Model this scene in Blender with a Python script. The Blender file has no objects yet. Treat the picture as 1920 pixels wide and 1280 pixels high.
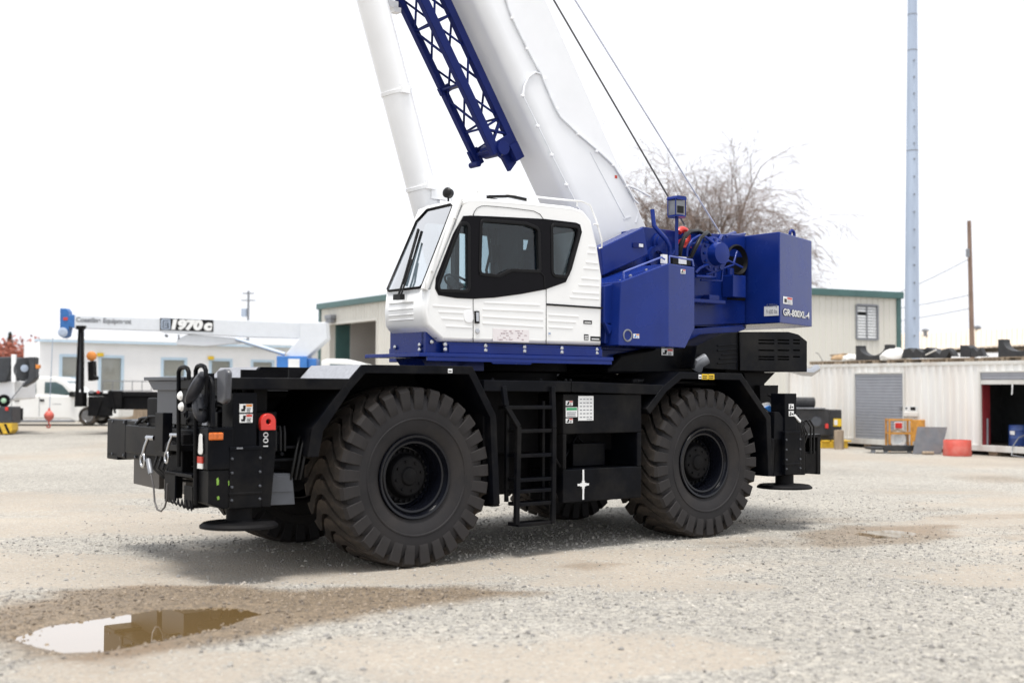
import bpy, bmesh, math, random
import numpy as np
from mathutils import Vector, Matrix, Euler
random.seed(7); np.random.seed(7)
R = math.radians
S = bpy.context.scene
COL = S.collection

# ------------------------------------------------------------------ camera
FPX, PITCH, ROLL, HC = 2290.0, R(2.15), R(0.286), 1.847
cam = bpy.data.cameras.new('camera'); camo = bpy.data.objects.new('camera', cam); COL.objects.link(camo)
cam.sensor_width = 36; cam.lens = FPX / 1920 * 36; cam.clip_end = 3000; cam.clip_start = .1
camo.matrix_world = Matrix.Translation((0, 0, HC)) @ Matrix.Rotation(R(90) + PITCH, 4, 'X') @ Matrix.Rotation(ROLL, 4, 'Z')
cam.dof.use_dof = True; cam.dof.focus_distance = 15.0; cam.dof.aperture_fstop = 1.15
S.camera = camo

# ------------------------------------------------------------------ sky, sun, exposure
SUN_EL, SUN_AZ = 77.0, 190.0           # degrees; azimuth clockwise from +Y
w = bpy.data.worlds.new("World"); S.world = w; w.use_nodes = True
nt = w.node_tree; nt.nodes.clear()
sky = nt.nodes.new('ShaderNodeTexSky'); sky.sky_type = 'NISHITA'; sky.sun_disc = False
sky.sun_elevation = R(SUN_EL); sky.sun_rotation = R(SUN_AZ); sky.dust_density = 3.0; sky.air_density = 1.0
hsv = nt.nodes.new('ShaderNodeHueSaturation'); hsv.inputs['Saturation'].default_value = .25
mx = nt.nodes.new('ShaderNodeMix'); mx.data_type = 'RGBA'; mx.inputs[0].default_value = .8
mx.inputs[7].default_value = (9.0, 9.2, 9.7, 1)      # an even bright cloud layer over most of the sky
bg = nt.nodes.new('ShaderNodeBackground'); bg.inputs['Strength'].default_value = .055
out = nt.nodes.new('ShaderNodeOutputWorld')
nt.links.new(sky.outputs[0], hsv.inputs['Color']); nt.links.new(hsv.outputs[0], mx.inputs[6])
nt.links.new(mx.outputs[2], bg.inputs[0]); nt.links.new(bg.outputs[0], out.inputs[0])
sun = bpy.data.lights.new('sun', 'SUN'); sun.energy = 1.5; sun.angle = R(18); sun.color = (1, .96, .9)
suno = bpy.data.objects.new('sun', sun); COL.objects.link(suno)
sd = Vector((math.sin(R(SUN_AZ)) * math.cos(R(SUN_EL)), math.cos(R(SUN_AZ)) * math.cos(R(SUN_EL)), math.sin(R(SUN_EL))))
suno.rotation_euler = sd.to_track_quat('Z', 'Y').to_euler(); suno.location = (0, 0, 40)
S.view_settings.view_transform = 'Standard'; S.view_settings.look = 'None'
S.view_settings.exposure = 1.42; S.view_settings.gamma = 1; S.view_settings.use_curve_mapping = False

# ------------------------------------------------------------------ survey: sight lines of the camera cut with real planes
X0, Y0, PHI = -1.937, 13.83, R(52.18)
AX = np.array([math.sin(PHI), math.cos(PHI)]); BX = np.array([math.cos(PHI), -math.sin(PHI)])
def ray(px, py):
    dx, dy = px - 960, py - 640
    c, s = math.cos(ROLL), math.sin(ROLL)
    x = (dx * c + dy * s) / FPX; up = (dx * s - dy * c) / FPX
    c, s = math.cos(PITCH), math.sin(PITCH)
    return np.array([x, c - up * s, s + up * c])
def cr(px, py, u=None, v=None, z=None):          # crane coordinates (back, near side, up)
    d = ray(px, py); o = np.array([-X0, -Y0])
    oc = np.array([o @ AX, o @ BX, HC]); dc = np.array([d[:2] @ AX, d[:2] @ BX, d[2]])
    if v is not None: t = (v - oc[1]) / dc[1]
    elif u is not None: t = (u - oc[0]) / dc[0]
    else: t = (z - oc[2]) / dc[2]
    return oc + t * dc
def gd(px, py, z=0.0):
    d = ray(px, py); t = (z - HC) / d[2]; return Vector((d[0] * t, d[1] * t, z))
def at(px, py, Y):
    d = ray(px, py); t = Y / d[1]; return Vector((d[0] * t, Y, HC + d[2] * t))
def onwall(px, py, P, n):
    d = Vector(ray(px, py)); o = Vector((0, 0, HC)); P = Vector((P[0], P[1], 0)); n = Vector((n[0], n[1], 0))
    return o + d * ((P - o).dot(n) / d.dot(n))

# ------------------------------------------------------------------ materials
MATS = {}
def mat(name, col, rough=.5, metal=0., coat=0., var=.12, scale=6., dirt=None, dirt_amt=.0, bump=0., spec=.5, streak=False):
    m = bpy.data.materials.new(name); m.use_nodes = True; n = m.node_tree; b = n.nodes['Principled BSDF']
    L = n.links.new
    tc = n.nodes.new('ShaderNodeTexCoord')
    mp = n.nodes.new('ShaderNodeMapping'); L(tc.outputs['Object'], mp.inputs[0])
    if streak: mp.inputs['Scale'].default_value = (1, 1, .12)
    nz = n.nodes.new('ShaderNodeTexNoise'); nz.inputs['Scale'].default_value = scale; nz.inputs['Detail'].default_value = 6
    L(mp.outputs[0], nz.inputs['Vector'])
    rp = n.nodes.new('ShaderNodeValToRGB'); L(nz.outputs[0], rp.inputs[0])
    lo = tuple(c * (1 - var) for c in col) + (1,); hi = tuple(min(1, c * (1 + var)) for c in col) + (1,)
    rp.color_ramp.elements[0].color = lo; rp.color_ramp.elements[1].color = hi
    rp.color_ramp.elements[0].position = .3; rp.color_ramp.elements[1].position = .7
    c = rp.outputs[0]
    if dirt:
        n2 = n.nodes.new('ShaderNodeTexNoise'); n2.inputs['Scale'].default_value = scale * .45; n2.inputs['Detail'].default_value = 9
        n2.inputs['Roughness'].default_value = .65; L(mp.outputs[0], n2.inputs['Vector'])
        r2 = n.nodes.new('ShaderNodeValToRGB'); r2.color_ramp.elements[0].position = .45; r2.color_ramp.elements[1].position = .75
        r2.color_ramp.elements[0].color = (0, 0, 0, 1); r2.color_ramp.elements[1].color = (dirt_amt,) * 3 + (1,); L(n2.outputs[0], r2.inputs[0])
        mi = n.nodes.new('ShaderNodeMix'); mi.data_type = 'RGBA'; L(r2.outputs[0], mi.inputs[0]); L(c, mi.inputs[6])
        mi.inputs[7].default_value = tuple(dirt) + (1,); c = mi.outputs[2]
    L(c, b.inputs['Base Color'])
    mr = n.nodes.new('ShaderNodeMapRange'); L(nz.outputs[0], mr.inputs[0])
    mr.inputs[3].default_value = max(0.03, rough - .08); mr.inputs[4].default_value = min(1, rough + .08); L(mr.outputs[0], b.inputs['Roughness'])
    b.inputs['Metallic'].default_value = metal; b.inputs['Coat Weight'].default_value = coat; b.inputs['Coat Roughness'].default_value = .06
    b.inputs['Specular IOR Level'].default_value = spec
    if bump:
        n3 = n.nodes.new('ShaderNodeTexNoise'); n3.inputs['Scale'].default_value = scale * 8; L(tc.outputs['Object'], n3.inputs['Vector'])
        bp = n.nodes.new('ShaderNodeBump'); bp.inputs['Strength'].default_value = bump; bp.inputs['Distance'].default_value = .01
        L(n3.outputs[0], bp.inputs['Height']); L(bp.outputs[0], b.inputs['Normal'])
    MATS[name] = m; return m
def glass(name, tint, refl=1.0):
    m = bpy.data.materials.new(name); m.use_nodes = True; n = m.node_tree; n.nodes.remove(n.nodes['Principled BSDF']); L = n.links.new
    tr = n.nodes.new('ShaderNodeBsdfTransparent'); tr.inputs[0].default_value = tint + (1,)
    gl = n.nodes.new('ShaderNodeBsdfGlossy'); gl.inputs['Roughness'].default_value = .02
    fr = n.nodes.new('ShaderNodeFresnel'); fr.inputs[0].default_value = 1.5
    ge = n.nodes.new('ShaderNodeNewGeometry'); io = n.nodes.new('ShaderNodeMath'); io.operation = 'MULTIPLY_ADD'; io.inputs[1].default_value = 1 / 1.5 - 1.5; io.inputs[2].default_value = 1.5; L(ge.outputs['Backfacing'], io.inputs[0]); L(io.outputs[0], fr.inputs[0])
    nz = n.nodes.new('ShaderNodeTexNoise'); nz.inputs['Scale'].default_value = 3
    bp = n.nodes.new('ShaderNodeBump'); bp.inputs['Strength'].default_value = .02; L(nz.outputs[0], bp.inputs['Height']); L(bp.outputs[0], gl.inputs['Normal'])
    ml = n.nodes.new('ShaderNodeMath'); ml.operation = 'MULTIPLY'; ml.inputs[1].default_value = refl; L(fr.outputs[0], ml.inputs[0])
    mi = n.nodes.new('ShaderNodeMixShader'); L(ml.outputs[0], mi.inputs[0]); L(tr.outputs[0], mi.inputs[1]); L(gl.outputs[0], mi.inputs[2])
    L(mi.outputs[0], n.nodes['Material Output'].inputs[0]); MATS[name] = m; return m
BLUE = mat('blue_paint', (.0055, .022, .172), .26, coat=.05, spec=.22, var=.10, scale=3, dirt=(.018, .034, .175), dirt_amt=.45)
BLUED = mat('blue_paint_jib', (.006, .014, .105), .4, spec=.15, var=.12, scale=4)
WHITE = mat('white_paint', (.86, .87, .885), .35, coat=.4, var=.03, scale=2.5, dirt=(.70, .71, .73), dirt_amt=.25)
WHITEC = mat('white_cab_paint', (.82, .825, .82), .30, coat=.5, var=.025, scale=3)
BLACK = mat('black_paint', (.0034, .0039, .0058), .34, spec=.08, var=.3, scale=4, dirt=(.027, .025, .022), dirt_amt=.6, bump=.05)
BLACKM = mat('black_matte', (.005, .005, .006), .6, spec=.12, var=.25, scale=7, dirt=(.02, .018, .016), dirt_amt=.4)
SKYLIT = mat('skylit_slope', (.30, .31, .34), .55, var=.15, scale=30, bump=.3)  # pale grey paints sky light onto the black fender's front slope
RUBBER = mat('tyre_rubber', (.046, .040, .0355), .8, spec=.15, var=.2, scale=5, dirt=(.155, .122, .095), dirt_amt=.75, bump=.15)
SIDEWALL = mat('tyre_sidewall', (.026, .025, .0265), .7, spec=.15, var=.15, scale=3, dirt=(.05, .043, .037), dirt_amt=.6)
RIMB = mat('rim_black', (.0045, .0052, .0085), .2, spec=.35, var=.2, scale=5)
TRIM = mat('black_trim', (.0035, .0031, .0045), .22, spec=.10, var=.15, scale=4)
SEAL = mat('rubber_seal', (.007, .007, .008), .5, spec=.15, var=.15)
CHROME = mat('chrome', (.50, .51, .53), .22, metal=1, var=.08)
STEEL = mat('galvanised_steel', (.42, .49, .60), .48, metal=.35, var=.10, scale=3, dirt=(.34, .40, .52), dirt_amt=.5, streak=True)
GREYM = mat('grey_metal', (.22, .23, .25), .42, metal=.3, var=.15)
MIRR = mat('mirror_back', (.045, .048, .058), .42, var=.15, coat=.3)
RED = mat('red_paint', (.62, .030, .022), .4, coat=.3, var=.12)
ORANGE = mat('amber_lens', (.60, .13, .012), .2, coat=.6, var=.25, scale=40)
LENS = mat('clear_lens', (.80, .80, .78), .12, coat=.8, var=.1)
WLAB = mat('label_white', (.76, .77, .77), .5, var=.04)
KLAB = mat('label_black', (.008, .008, .009), .5, spec=.2, var=.1)
RLAB = mat('label_red', (.55, .05, .03), .5, var=.1)
OLAB = mat('label_orange', (.62, .22, .04), .5, var=.1)
GLAB = mat('label_green', (.03, .30, .12), .5, var=.1)
YLAB = mat('label_yellow', (.75, .50, .02), .5, var=.08)
LIME = mat('lime_mark', (.22, .42, .06), .5, var=.3)
SEATM = mat('seat_cloth', (.06, .085, .135), .8, var=.2, scale=20)
INTER = mat('cab_interior', (.055, .06, .066), .7, spec=.2, var=.15)
GLASSM = glass('cab_glass', (.80, .86, .88), .9)
GLASSD = glass('cab_glass_tinted', (.62, .69, .72), .9)
GLASSW = glass('windscreen_glass', (.80, .90, .96), 7.5)
HOSE = mat('hose_rubber', (.006, .006, .0065), .45, spec=.25, var=.2)
BEIGE = mat('beige_siding', (.68, .66, .60), .5, var=.04, scale=1.2, dirt=(.60, .575, .51), dirt_amt=.35, streak=True)
GREEN = mat('green_trim', (.055, .125, .120), .45, var=.12, scale=2)
CONT = mat('container_paint', (.82, .82, .80), .5, var=.05, scale=2, dirt=(.60, .50, .40), dirt_amt=.6, streak=True)
CONTB = mat('container_frame', (.66, .66, .63), .5, var=.07, scale=3, dirt=(.35, .25, .18), dirt_amt=.5, streak=True)
ROLLD = mat('roller_door', (.33, .345, .385), .4, metal=.2, var=.06, scale=4)
OFFW = mat('office_siding', (.87, .875, .88), .55, var=.03, scale=1.5)
OFFT = mat('office_trim', (.52, .66, .78), .5, var=.05)
BLIND = mat('window_blind', (.27, .25, .225), .55, var=.12, scale=5)
GREYIN = mat('grey_interior', (.46, .44, .42), .7, var=.08, scale=.8)
WOOD = mat('weathered_wood', (.30, .235, .17), .8, var=.3, scale=14, bump=.3, streak=True)
POLEW = mat('pole_wood', (.22, .15, .115), .85, var=.25, scale=8, streak=True)
YEL = mat('yellow_paint', (.66, .42, .03), .45, var=.15, scale=8, dirt=(.3, .2, .08), dirt_amt=.4)
YELO = mat('orange_yellow_paint', (.62, .29, .05), .5, var=.15, scale=10, dirt=(.25, .10, .04), dirt_amt=.6)
REDT = mat('faded_red_paint', (.62, .095, .070), .5, var=.1, scale=5, dirt=(.7, .35, .3), dirt_amt=.5)
PLATE = mat('steel_plate', (.13, .135, .15), .5, metal=.3, var=.15, scale=5, dirt=(.2, .15, .12), dirt_amt=.4)
BLUEB = mat('bright_blue_paint', (.03, .17, .50), .4, coat=.3, var=.1)
BLUEW = mat('boom_head_blue', (.025, .13, .38), .4, var=.15)
DRUMB = mat('blue_drum_paint', (.02, .06, .24), .35, coat=.3, var=.15)
CARW = mat('car_white', (.80, .81, .80), .3, coat=.7, var=.02, dirt=(.62, .58, .50), dirt_amt=.3, scale=1.5)
CARG = glass('car_glass', (.25, .36, .38), 2.0)
DGREY = mat('dark_grey_paint', (.062, .068, .08), .45, var=.15)
PANELG = mat('bounce_lit_panel', (.085, .077, .07), .5, var=.15, dirt=(.12, .10, .085), dirt_amt=.5)  # warm tone painted in for light bounced off the ground
BARK = mat('tree_bark', (.15, .12, .105), .9, var=.25, scale=3)
BOOMW = mat('boom_white', (.80, .815, .84), .38, coat=.2, var=.03, scale=1.5, dirt=(.66, .68, .71), dirt_amt=.3)
BOOMF = mat('small_boom_white', (.65, .68, .72), .4, coat=.2, var=.03)
TWIG = mat('twig_bark', (.17, .125, .105), .9, var=.25, scale=1)
LEAFR = mat('red_leaves', (.28, .085, .055), .8, var=.4, scale=.6)
LEAFG = mat('conifer_needles', (.05, .085, .07), .8, var=.4, scale=1)
ROOFT = mat('tan_roof', (.62, .53, .43), .6, var=.08, scale=1)
TARP = mat('white_tarp', (.74, .73, .70), .7, var=.08, scale=6)
CARD = mat('cardboard', (.42, .29, .17), .8, var=.15, scale=5)
WIRE = mat('wire', (.05, .05, .055), .5)
ROPE = mat('steel_rope', (.09, .085, .085), .5, metal=.3)
ROPEL = mat('pale_rope', (.50, .52, .60), .5, var=.2)
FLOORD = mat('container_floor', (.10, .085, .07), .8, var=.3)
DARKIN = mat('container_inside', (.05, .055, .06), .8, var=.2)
DGREY2 = mat('machine_dark_grey', (.032, .036, .043), .45, var=.2, dirt=(.07, .07, .07), dirt_amt=.4)
CRED = mat('dark_red_paint', (.20, .02, .025), .5, var=.15)

# ------------------------------------------------------------------ mesh helpers
class MB:
    def __init__(s): s.v = []; s.f = []; s.m = []; s.mi = 0; s.ch = []
    def add(s, vs, fs):
        o = len(s.v); s.ch.append((o, len(s.f))); s.v += [tuple(map(float, p)) for p in vs]
        for f in fs: s.f.append([i + o for i in f]); s.m.append(s.mi)
        return s
    def box(s, x0, x1, y0, y1, z0, z1):
        vs = [(x, y, z) for z in (z0, z1) for y in (y0, y1) for x in (x0, x1)]
        return s.add(vs, [(0, 2, 3, 1), (4, 5, 7, 6), (0, 1, 5, 4), (2, 6, 7, 3), (0, 4, 6, 2), (1, 3, 7, 5)])
    def prism(s, pts, a, b, axis='v', pts2=None):
        n = len(pts); p2 = pts2 or pts
        def q(p, t): return (p[0], t, p[1]) if axis == 'v' else ((t, p[0], p[1]) if axis == 'u' else (p[0], p[1], t))
        vs = [q(p, a) for p in pts] + [q(p, b) for p in p2]
        fs = [list(range(n))[::-1], list(range(n, 2 * n))] + [(i, (i + 1) % n, (i + 1) % n + n, i + n) for i in range(n)]
        return s.add(vs, fs)
    def tube(s, pts, r, n=8, closed=False, caps=True, r1=None):
        P = [Vector(p) for p in pts]; k = len(P); vs = []; ref = None
        for i, p in enumerate(P):
            if closed: t = P[(i + 1) % k] - P[i - 1]
            else: t = P[min(i + 1, k - 1)] - P[max(i - 1, 0)]
            t.normalize()
            if ref is None: ref = Vector((0, 0, 1)) if abs(t.z) < .9 else Vector((1, 0, 0))
            x = (ref - t * ref.dot(t)).normalized(); y = t.cross(x); ref = x
            rr = r if r1 is None else r + (r1 - r) * i / max(1, k - 1)
            for j in range(n):
                an = 2 * math.pi * j / n; vs.append(p + (x * math.cos(an) + y * math.sin(an)) * rr)
        fs = []
        for i in range(k if closed else k - 1):
            for j in range(n):
                a = i * n + j; b = i * n + (j + 1) % n; c = ((i + 1) % k) * n + (j + 1) % n; d = ((i + 1) % k) * n + j
                fs.append((a, b, c, d))
        if not closed and caps: fs += [list(range(n))[::-1], list(range((k - 1) * n, k * n))]
        return s.add(vs, fs)
    def lathe(s, prof, c, ax, n=32, closed=False):        # prof: (radius, along axis)
        ax = Vector(ax).normalized(); c = Vector(c)
        x = ax.orthogonal().normalized(); y = ax.cross(x); vs = []; k = len(prof)
        for (r, h) in prof:
            for j in range(n):
                an = 2 * math.pi * j / n; vs.append(c + ax * h + (x * math.cos(an) + y * math.sin(an)) * max(r, 1e-4))
        fs = []
        for i in range(k if closed else k - 1):
            for j in range(n):
                fs.append((i * n + j, i * n + (j + 1) % n, ((i + 1) % k) * n + (j + 1) % n, ((i + 1) % k) * n + j))
        if not closed:
            fs += [list(range(n))[::-1], list(range((k - 1) * n, k * n))]
        return s.add(vs, fs)
    def cyl(s, p0, p1, r, n=16, r1=None):
        return s.tube([p0, p1], r, n, r1=r1)
    def bar(s, p0, p1, wd, hd, up=(0, 0, 1)):
        p0 = Vector(p0); p1 = Vector(p1); t = (p1 - p0).normalized(); up = Vector(up)
        x = t.cross(up)
        if x.length < 1e-4: x = t.orthogonal()
        x.normalize(); y = x.cross(t)
        vs = [p + x * a * wd / 2 + y * b * hd / 2 for p in (p0, p1) for a, b in ((-1, -1), (1, -1), (1, 1), (-1, 1))]
        return s.add(vs, [(3, 2, 1, 0), (4, 5, 6, 7), (0, 1, 5, 4), (1, 2, 6, 5), (2, 3, 7, 6), (3, 0, 4, 7)])
    def pieces(s):
        r = []
        for i, (v0, f0) in enumerate(s.ch):
            v1, f1 = s.ch[i + 1] if i + 1 < len(s.ch) else (len(s.v), len(s.f))
            b = MB(); b.v = s.v[v0:v1]; b.f = [[k - v0 for k in f] for f in s.f[f0:f1]]; b.m = s.m[f0:f1]; r.append(b)
        return r
    def build(s, name, m, parent=None, flip=False, bevel=0., smooth=False, M=None, recalc=True, seg=2):
        me = bpy.data.meshes.new(name)
        v = s.v
        if flip: v = [(a, -b, c) for a, b, c in v]
        me.from_pydata(v, [], s.f)
        ms = m if isinstance(m, (list, tuple)) else [m]
        for q in ms: me.materials.append(q)
        if len(ms) > 1: me.polygons.foreach_set('material_index', s.m)
        if recalc:
            bm = bmesh.new(); bm.from_mesh(me); bmesh.ops.recalc_face_normals(bm, faces=bm.faces); bm.to_mesh(me); bm.free()
        if smooth: 
            me.polygons.foreach_set('use_smooth', [True] * len(me.polygons)); me.set_sharp_from_angle(angle=R(smooth if smooth > 1 else 35))
        o = bpy.data.objects.new(name, me); COL.objects.link(o)
        if parent: o.parent = parent
        if M is not None: o.matrix_local = M
        if bevel:
            b = o.modifiers.new('bevel', 'BEVEL'); b.width = bevel; b.segments = seg; b.limit_method = 'ANGLE'; b.angle_limit = R(40)
        return o
def tag(o, label=None, cat=None, group=None, kind=None):
    for k, x in (('label', label), ('category', cat), ('group', group), ('kind', kind)):
        if x: o[k] = x
    return o
def empty(name, loc=(0, 0, 0), rz=0, **k):
    o = bpy.data.objects.new(name, None); COL.objects.link(o); o.location = loc; o.rotation_euler = (0, 0, rz); o.empty_display_size = .3
    return tag(o, **k)
def copy_tree(o, parent=None):
    c = o.copy(); COL.objects.link(c); c.parent = parent
    for ch in list(o.children): copy_tree(ch, c)
    return c
def rnd(pts, r, n=5):
    """2D polygon with rounded corners"""
    o = []; k = len(pts)
    rs = r if isinstance(r, (list, tuple)) else [r] * k
    for i in range(k):
        p = Vector(pts[i][:2]); a = Vector(pts[i - 1][:2]) - p; b = Vector(pts[(i + 1) % k][:2]) - p
        rr = rs[i]
        if rr <= 0: o.append(tuple(p)); continue
        half = a.angle(b) / 2; d = min(rr / max(math.tan(half), .05), a.length * .48, b.length * .48)
        p0 = p + a.normalized() * d; p1 = p + b.normalized() * d
        for j in range(n + 1):
            t = j / n; o.append(tuple(p0 * (1 - t) ** 2 + p * 2 * t * (1 - t) + p1 * t * t))
    return o
def inset(pts, d):
    k = len(pts); ar = sum(pts[i][0] * pts[(i + 1) % k][1] - pts[(i + 1) % k][0] * pts[i][1] for i in range(k)); sg = 1 if ar > 0 else -1
    o = []
    for i in range(k):
        p = Vector(pts[i]); a = (p - Vector(pts[i - 1])).normalized(); b = (Vector(pts[(i + 1) % k]) - p).normalized()
        na = Vector((-a.y, a.x)) * sg; nb = Vector((-b.y, b.x)) * sg; n = (na + nb)
        n = n / max(n.length_squared / 2, .6); o.append(tuple(p + n * d))
    return o
def curve_mesh(loops, th, bevel=0.):
    c = bpy.data.curves.new('outline', 'CURVE'); c.dimensions = '2D'; c.fill_mode = 'BOTH'; c.extrude = th / 2; c.bevel_depth = bevel; c.bevel_resolution = 1
    for lp in loops:
        s = c.splines.new('POLY'); s.points.add(len(lp) - 1)
        for i, p in enumerate(lp): s.points[i].co = (p[0], p[1], 0, 1)
        s.use_cyclic_u = True
    o = bpy.data.objects.new('outline', c); COL.objects.link(o)
    me = bpy.data.meshes.new_from_object(o.evaluated_get(bpy.context.evaluated_depsgraph_get()))
    bpy.data.objects.remove(o); bpy.data.curves.remove(c); return me
def text_mesh(txt, size, depth=.002, bold=0., shear=0., spacing=1.):
    c = bpy.data.curves.new('lettering', 'FONT'); c.body = txt; c.size = size; c.extrude = depth; c.offset = bold; c.shear = shear; c.space_character = spacing
    c.align_x = 'LEFT'; c.align_y = 'BOTTOM_BASELINE'
    o = bpy.data.objects.new('lettering', c); COL.objects.link(o)
    me = bpy.data.meshes.new_from_object(o.evaluated_get(bpy.context.evaluated_depsgraph_get()))
    bpy.data.objects.remove(o); bpy.data.curves.remove(c); return me
def frame(o, x, up):
    x = Vector(x).normalized(); up = Vector(up); up = (up - x * up.dot(x)).normalized(); n = x.cross(up)
    return Matrix(((x.x, up.x, n.x, o[0]), (x.y, up.y, n.y, o[1]), (x.z, up.z, n.z, o[2]), (0, 0, 0, 1)))
def meshobj(name, me, m, parent=None, M=None, fit=None):
    if fit:   # stretch lettering to a width and height
        vs = [v.co for v in me.vertices]; x0 = min(v.x for v in vs); x1 = max(v.x for v in vs); y0 = min(v.y for v in vs); y1 = max(v.y for v in vs)
        for v in me.vertices: v.co.x = (v.co.x - x0) * fit[0] / (x1 - x0); v.co.y = (v.co.y - y0) * fit[1] / (y1 - y0)
    if M is not None: me.transform(M)
    me.materials.clear(); me.materials.append(m)
    o = bpy.data.objects.new(name, me); COL.objects.link(o)
    if parent: o.parent = parent
    return o
def F(p): return (p[0], -p[1], p[2])
def vside(loops, v, th, name, m, parent, bevel=0.):
    """flat plate with holes standing in the crane's side plane; th grows inward"""
    me = curve_mesh(loops, th, bevel)
    for x in me.vertices: a, b, c = x.co; x.co = (a, -(v - th / 2) - c, b)
    me.materials.clear(); me.materials.append(m)
    o = bpy.data.objects.new(name, me); COL.objects.link(o); o.parent = parent; return o

# ------------------------------------------------------------------ ground
def _h(ix, iy, s): 
    n = (ix * 374761393 + iy * 668265263 + s * 974711) & 0x7fffffff
    n = ((n ^ (n >> 13)) * 1274126177) & 0x7fffffff
    return ((n ^ (n >> 16)) & 0xffff) / 65535.0
def vnoise(x, y, s=0):
    ix = np.floor(x).astype(np.int64); iy = np.floor(y).astype(np.int64); fx = x - ix; fy = y - iy
    fx = fx * fx * (3 - 2 * fx); fy = fy * fy * (3 - 2 * fy)
    a = _h(ix, iy, s); b = _h(ix + 1, iy, s); c = _h(ix, iy + 1, s); d = _h(ix + 1, iy + 1, s)
    return (a * (1 - fx) + b * fx) * (1 - fy) + (c * (1 - fx) + d * fx) * fy
def fbm(x, y, o=4, s=0):
    t = 0; am = .5; n = 0
    for i in range(o): t = t + am * vnoise(x, y, s + i * 17); n += am; x = x * 2.03 + 11.3; y = y * 2.03 + 5.7; am *= .5
    return t / n
def sdist(x, y, poly):
    """signed distance to polygon, negative inside"""
    d = np.full(x.shape, 1e9); ins = np.zeros(x.shape, bool); k = len(poly)
    for i in range(k):
        ax, ay = poly[i]; bx, by = poly[(i + 1) % k]; ex, ey = bx - ax, by - ay
        t = np.clip(((x - ax) * ex + (y - ay) * ey) / (ex * ex + ey * ey), 0, 1)
        d = np.minimum(d, np.hypot(x - ax - t * ex, y - ay - t * ey))
        c = ((ay > y) != (by > y)) & (x < (bx - ax) * (y - ay) / (by - ay + 1e-12) + ax); ins ^= c
    return np.where(ins, -d, d)
def sst(a, b, x): t = np.clip((x - a) / (b - a), 0, 1); return t * t * (3 - 2 * t)
NEARZ = .11
GP = lambda L, z=0.: [tuple(gd(*p, z)[:2]) for p in L]
PUD = GP([(35, 1190), (120, 1217), (200, 1212), (300, 1196), (400, 1172), (500, 1145), (470, 1134), (420, 1131), (300, 1135), (200, 1150), (90, 1165)], NEARZ)
PUD2 = GP([(1612, 999), (1640, 1006), (1700, 1003), (1712, 997), (1670, 993), (1630, 994)])
WET = GP([(-60, 1150), (150, 1105), (300, 1085), (430, 1078), (560, 1104), (700, 1088), (900, 1090), (990, 1104), (870, 1130), (720, 1150), (560, 1168), (440, 1205), (200, 1240), (40, 1235), (-60, 1215)], NEARZ)
WET2 = GP([(1500, 1000), (1590, 985), (1790, 984), (1790, 1005), (1690, 1020), (1560, 1026), (1500, 1020)])
WET3 = GP([(1040, 1062), (1090, 1052), (1160, 1058), (1100, 1068)])
WET4 = GP([(1790, 895), (1920, 890), (1920, 905), (1830, 900)])
SANDS = [GP(q) for q in ([(600, 1210), (900, 1188), (1250, 1212), (1480, 1255), (1400, 1300), (800, 1320), (620, 1260)], [(1000, 1085), (1300, 1082), (1470, 1120), (1460, 1185), (1200, 1195), (980, 1130)],
    [(-100, 1030), (300, 1050), (560, 1072), (800, 1060), (1300, 1008), (1950, 950), (1950, 975), (1400, 1042), (1000, 1075), (780, 1092), (500, 1082), (200, 1085), (-100, 1095)], [(1720, 1085), (1950, 1070), (1950, 1105), (1800, 1110)],
    [(-100, 925), (200, 945), (420, 965), (560, 985), (380, 1000), (150, 985), (-100, 985)], [(150, 1250), (420, 1228), (560, 1250), (480, 1290), (200, 1300)])]
def rise(x, y): return .19 * sst(30, 52, y) * sst(2, -14, x) + NEARZ * sst(12.2, 9.9, y)
def height(x, y):
    near = sst(40, 20, y)
    h = (fbm(x * .35, y * .35, 3, 3) - .5) * .02 * near + (fbm(x * 2.2, y * 2.2, 4, 9) - .5) * .022 * near
    s1 = sdist(x, y, PUD) + (fbm(x * 3, y * 3, 3, 21) - .5) * .16; s2 = sdist(x, y, PUD2) + (fbm(x * 3, y * 3, 3, 5) - .5) * .2
    h = h * (1 - .8 * sst(.25, -.05, s1)) - .055 * sst(.22, -.22, s1) - .02 * sst(.3, -.1, s2)
    return h + rise(x, y)
def axis_coords(lo, hi, step, far):
    a = list(np.arange(lo, hi + 1e-6, step)); s = step; x = hi
    while x < far: s *= 1.13; x += s; a.append(x)
    s = step; x = lo; b = []
    while x > -far: s *= 1.13; x -= s; b.append(x)
    return np.array(b[::-1] + a)
gx = axis_coords(-5.6, 6.4, .05, 900); gy = axis_coords(6.2, 18., .05, 900)
GX, GY = np.meshgrid(gx, gy); GZ = height(GX, GY)
def grid_mesh(name, X, Y, Z):
    ny, nx = X.shape; me = bpy.data.meshes.new(name); n = nx * ny
    me.vertices.add(n); me.vertices.foreach_set('co', np.stack([X, Y, Z], -1).astype(np.float32).ravel())
    i = np.arange(n).reshape(ny, nx); q = np.stack([i[:-1, :-1], i[:-1, 1:], i[1:, 1:], i[1:, :-1]], -1).reshape(-1, 4)
    me.loops.add(q.size); me.loops.foreach_set('vertex_index', q.ravel().astype(np.int32))
    me.polygons.add(len(q)); me.polygons.foreach_set('loop_start', (np.arange(len(q)) * 4).astype(np.int32))
    me.update(calc_edges=True); me.polygons.foreach_set('use_smooth', np.ones(len(q), bool)); return me
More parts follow.
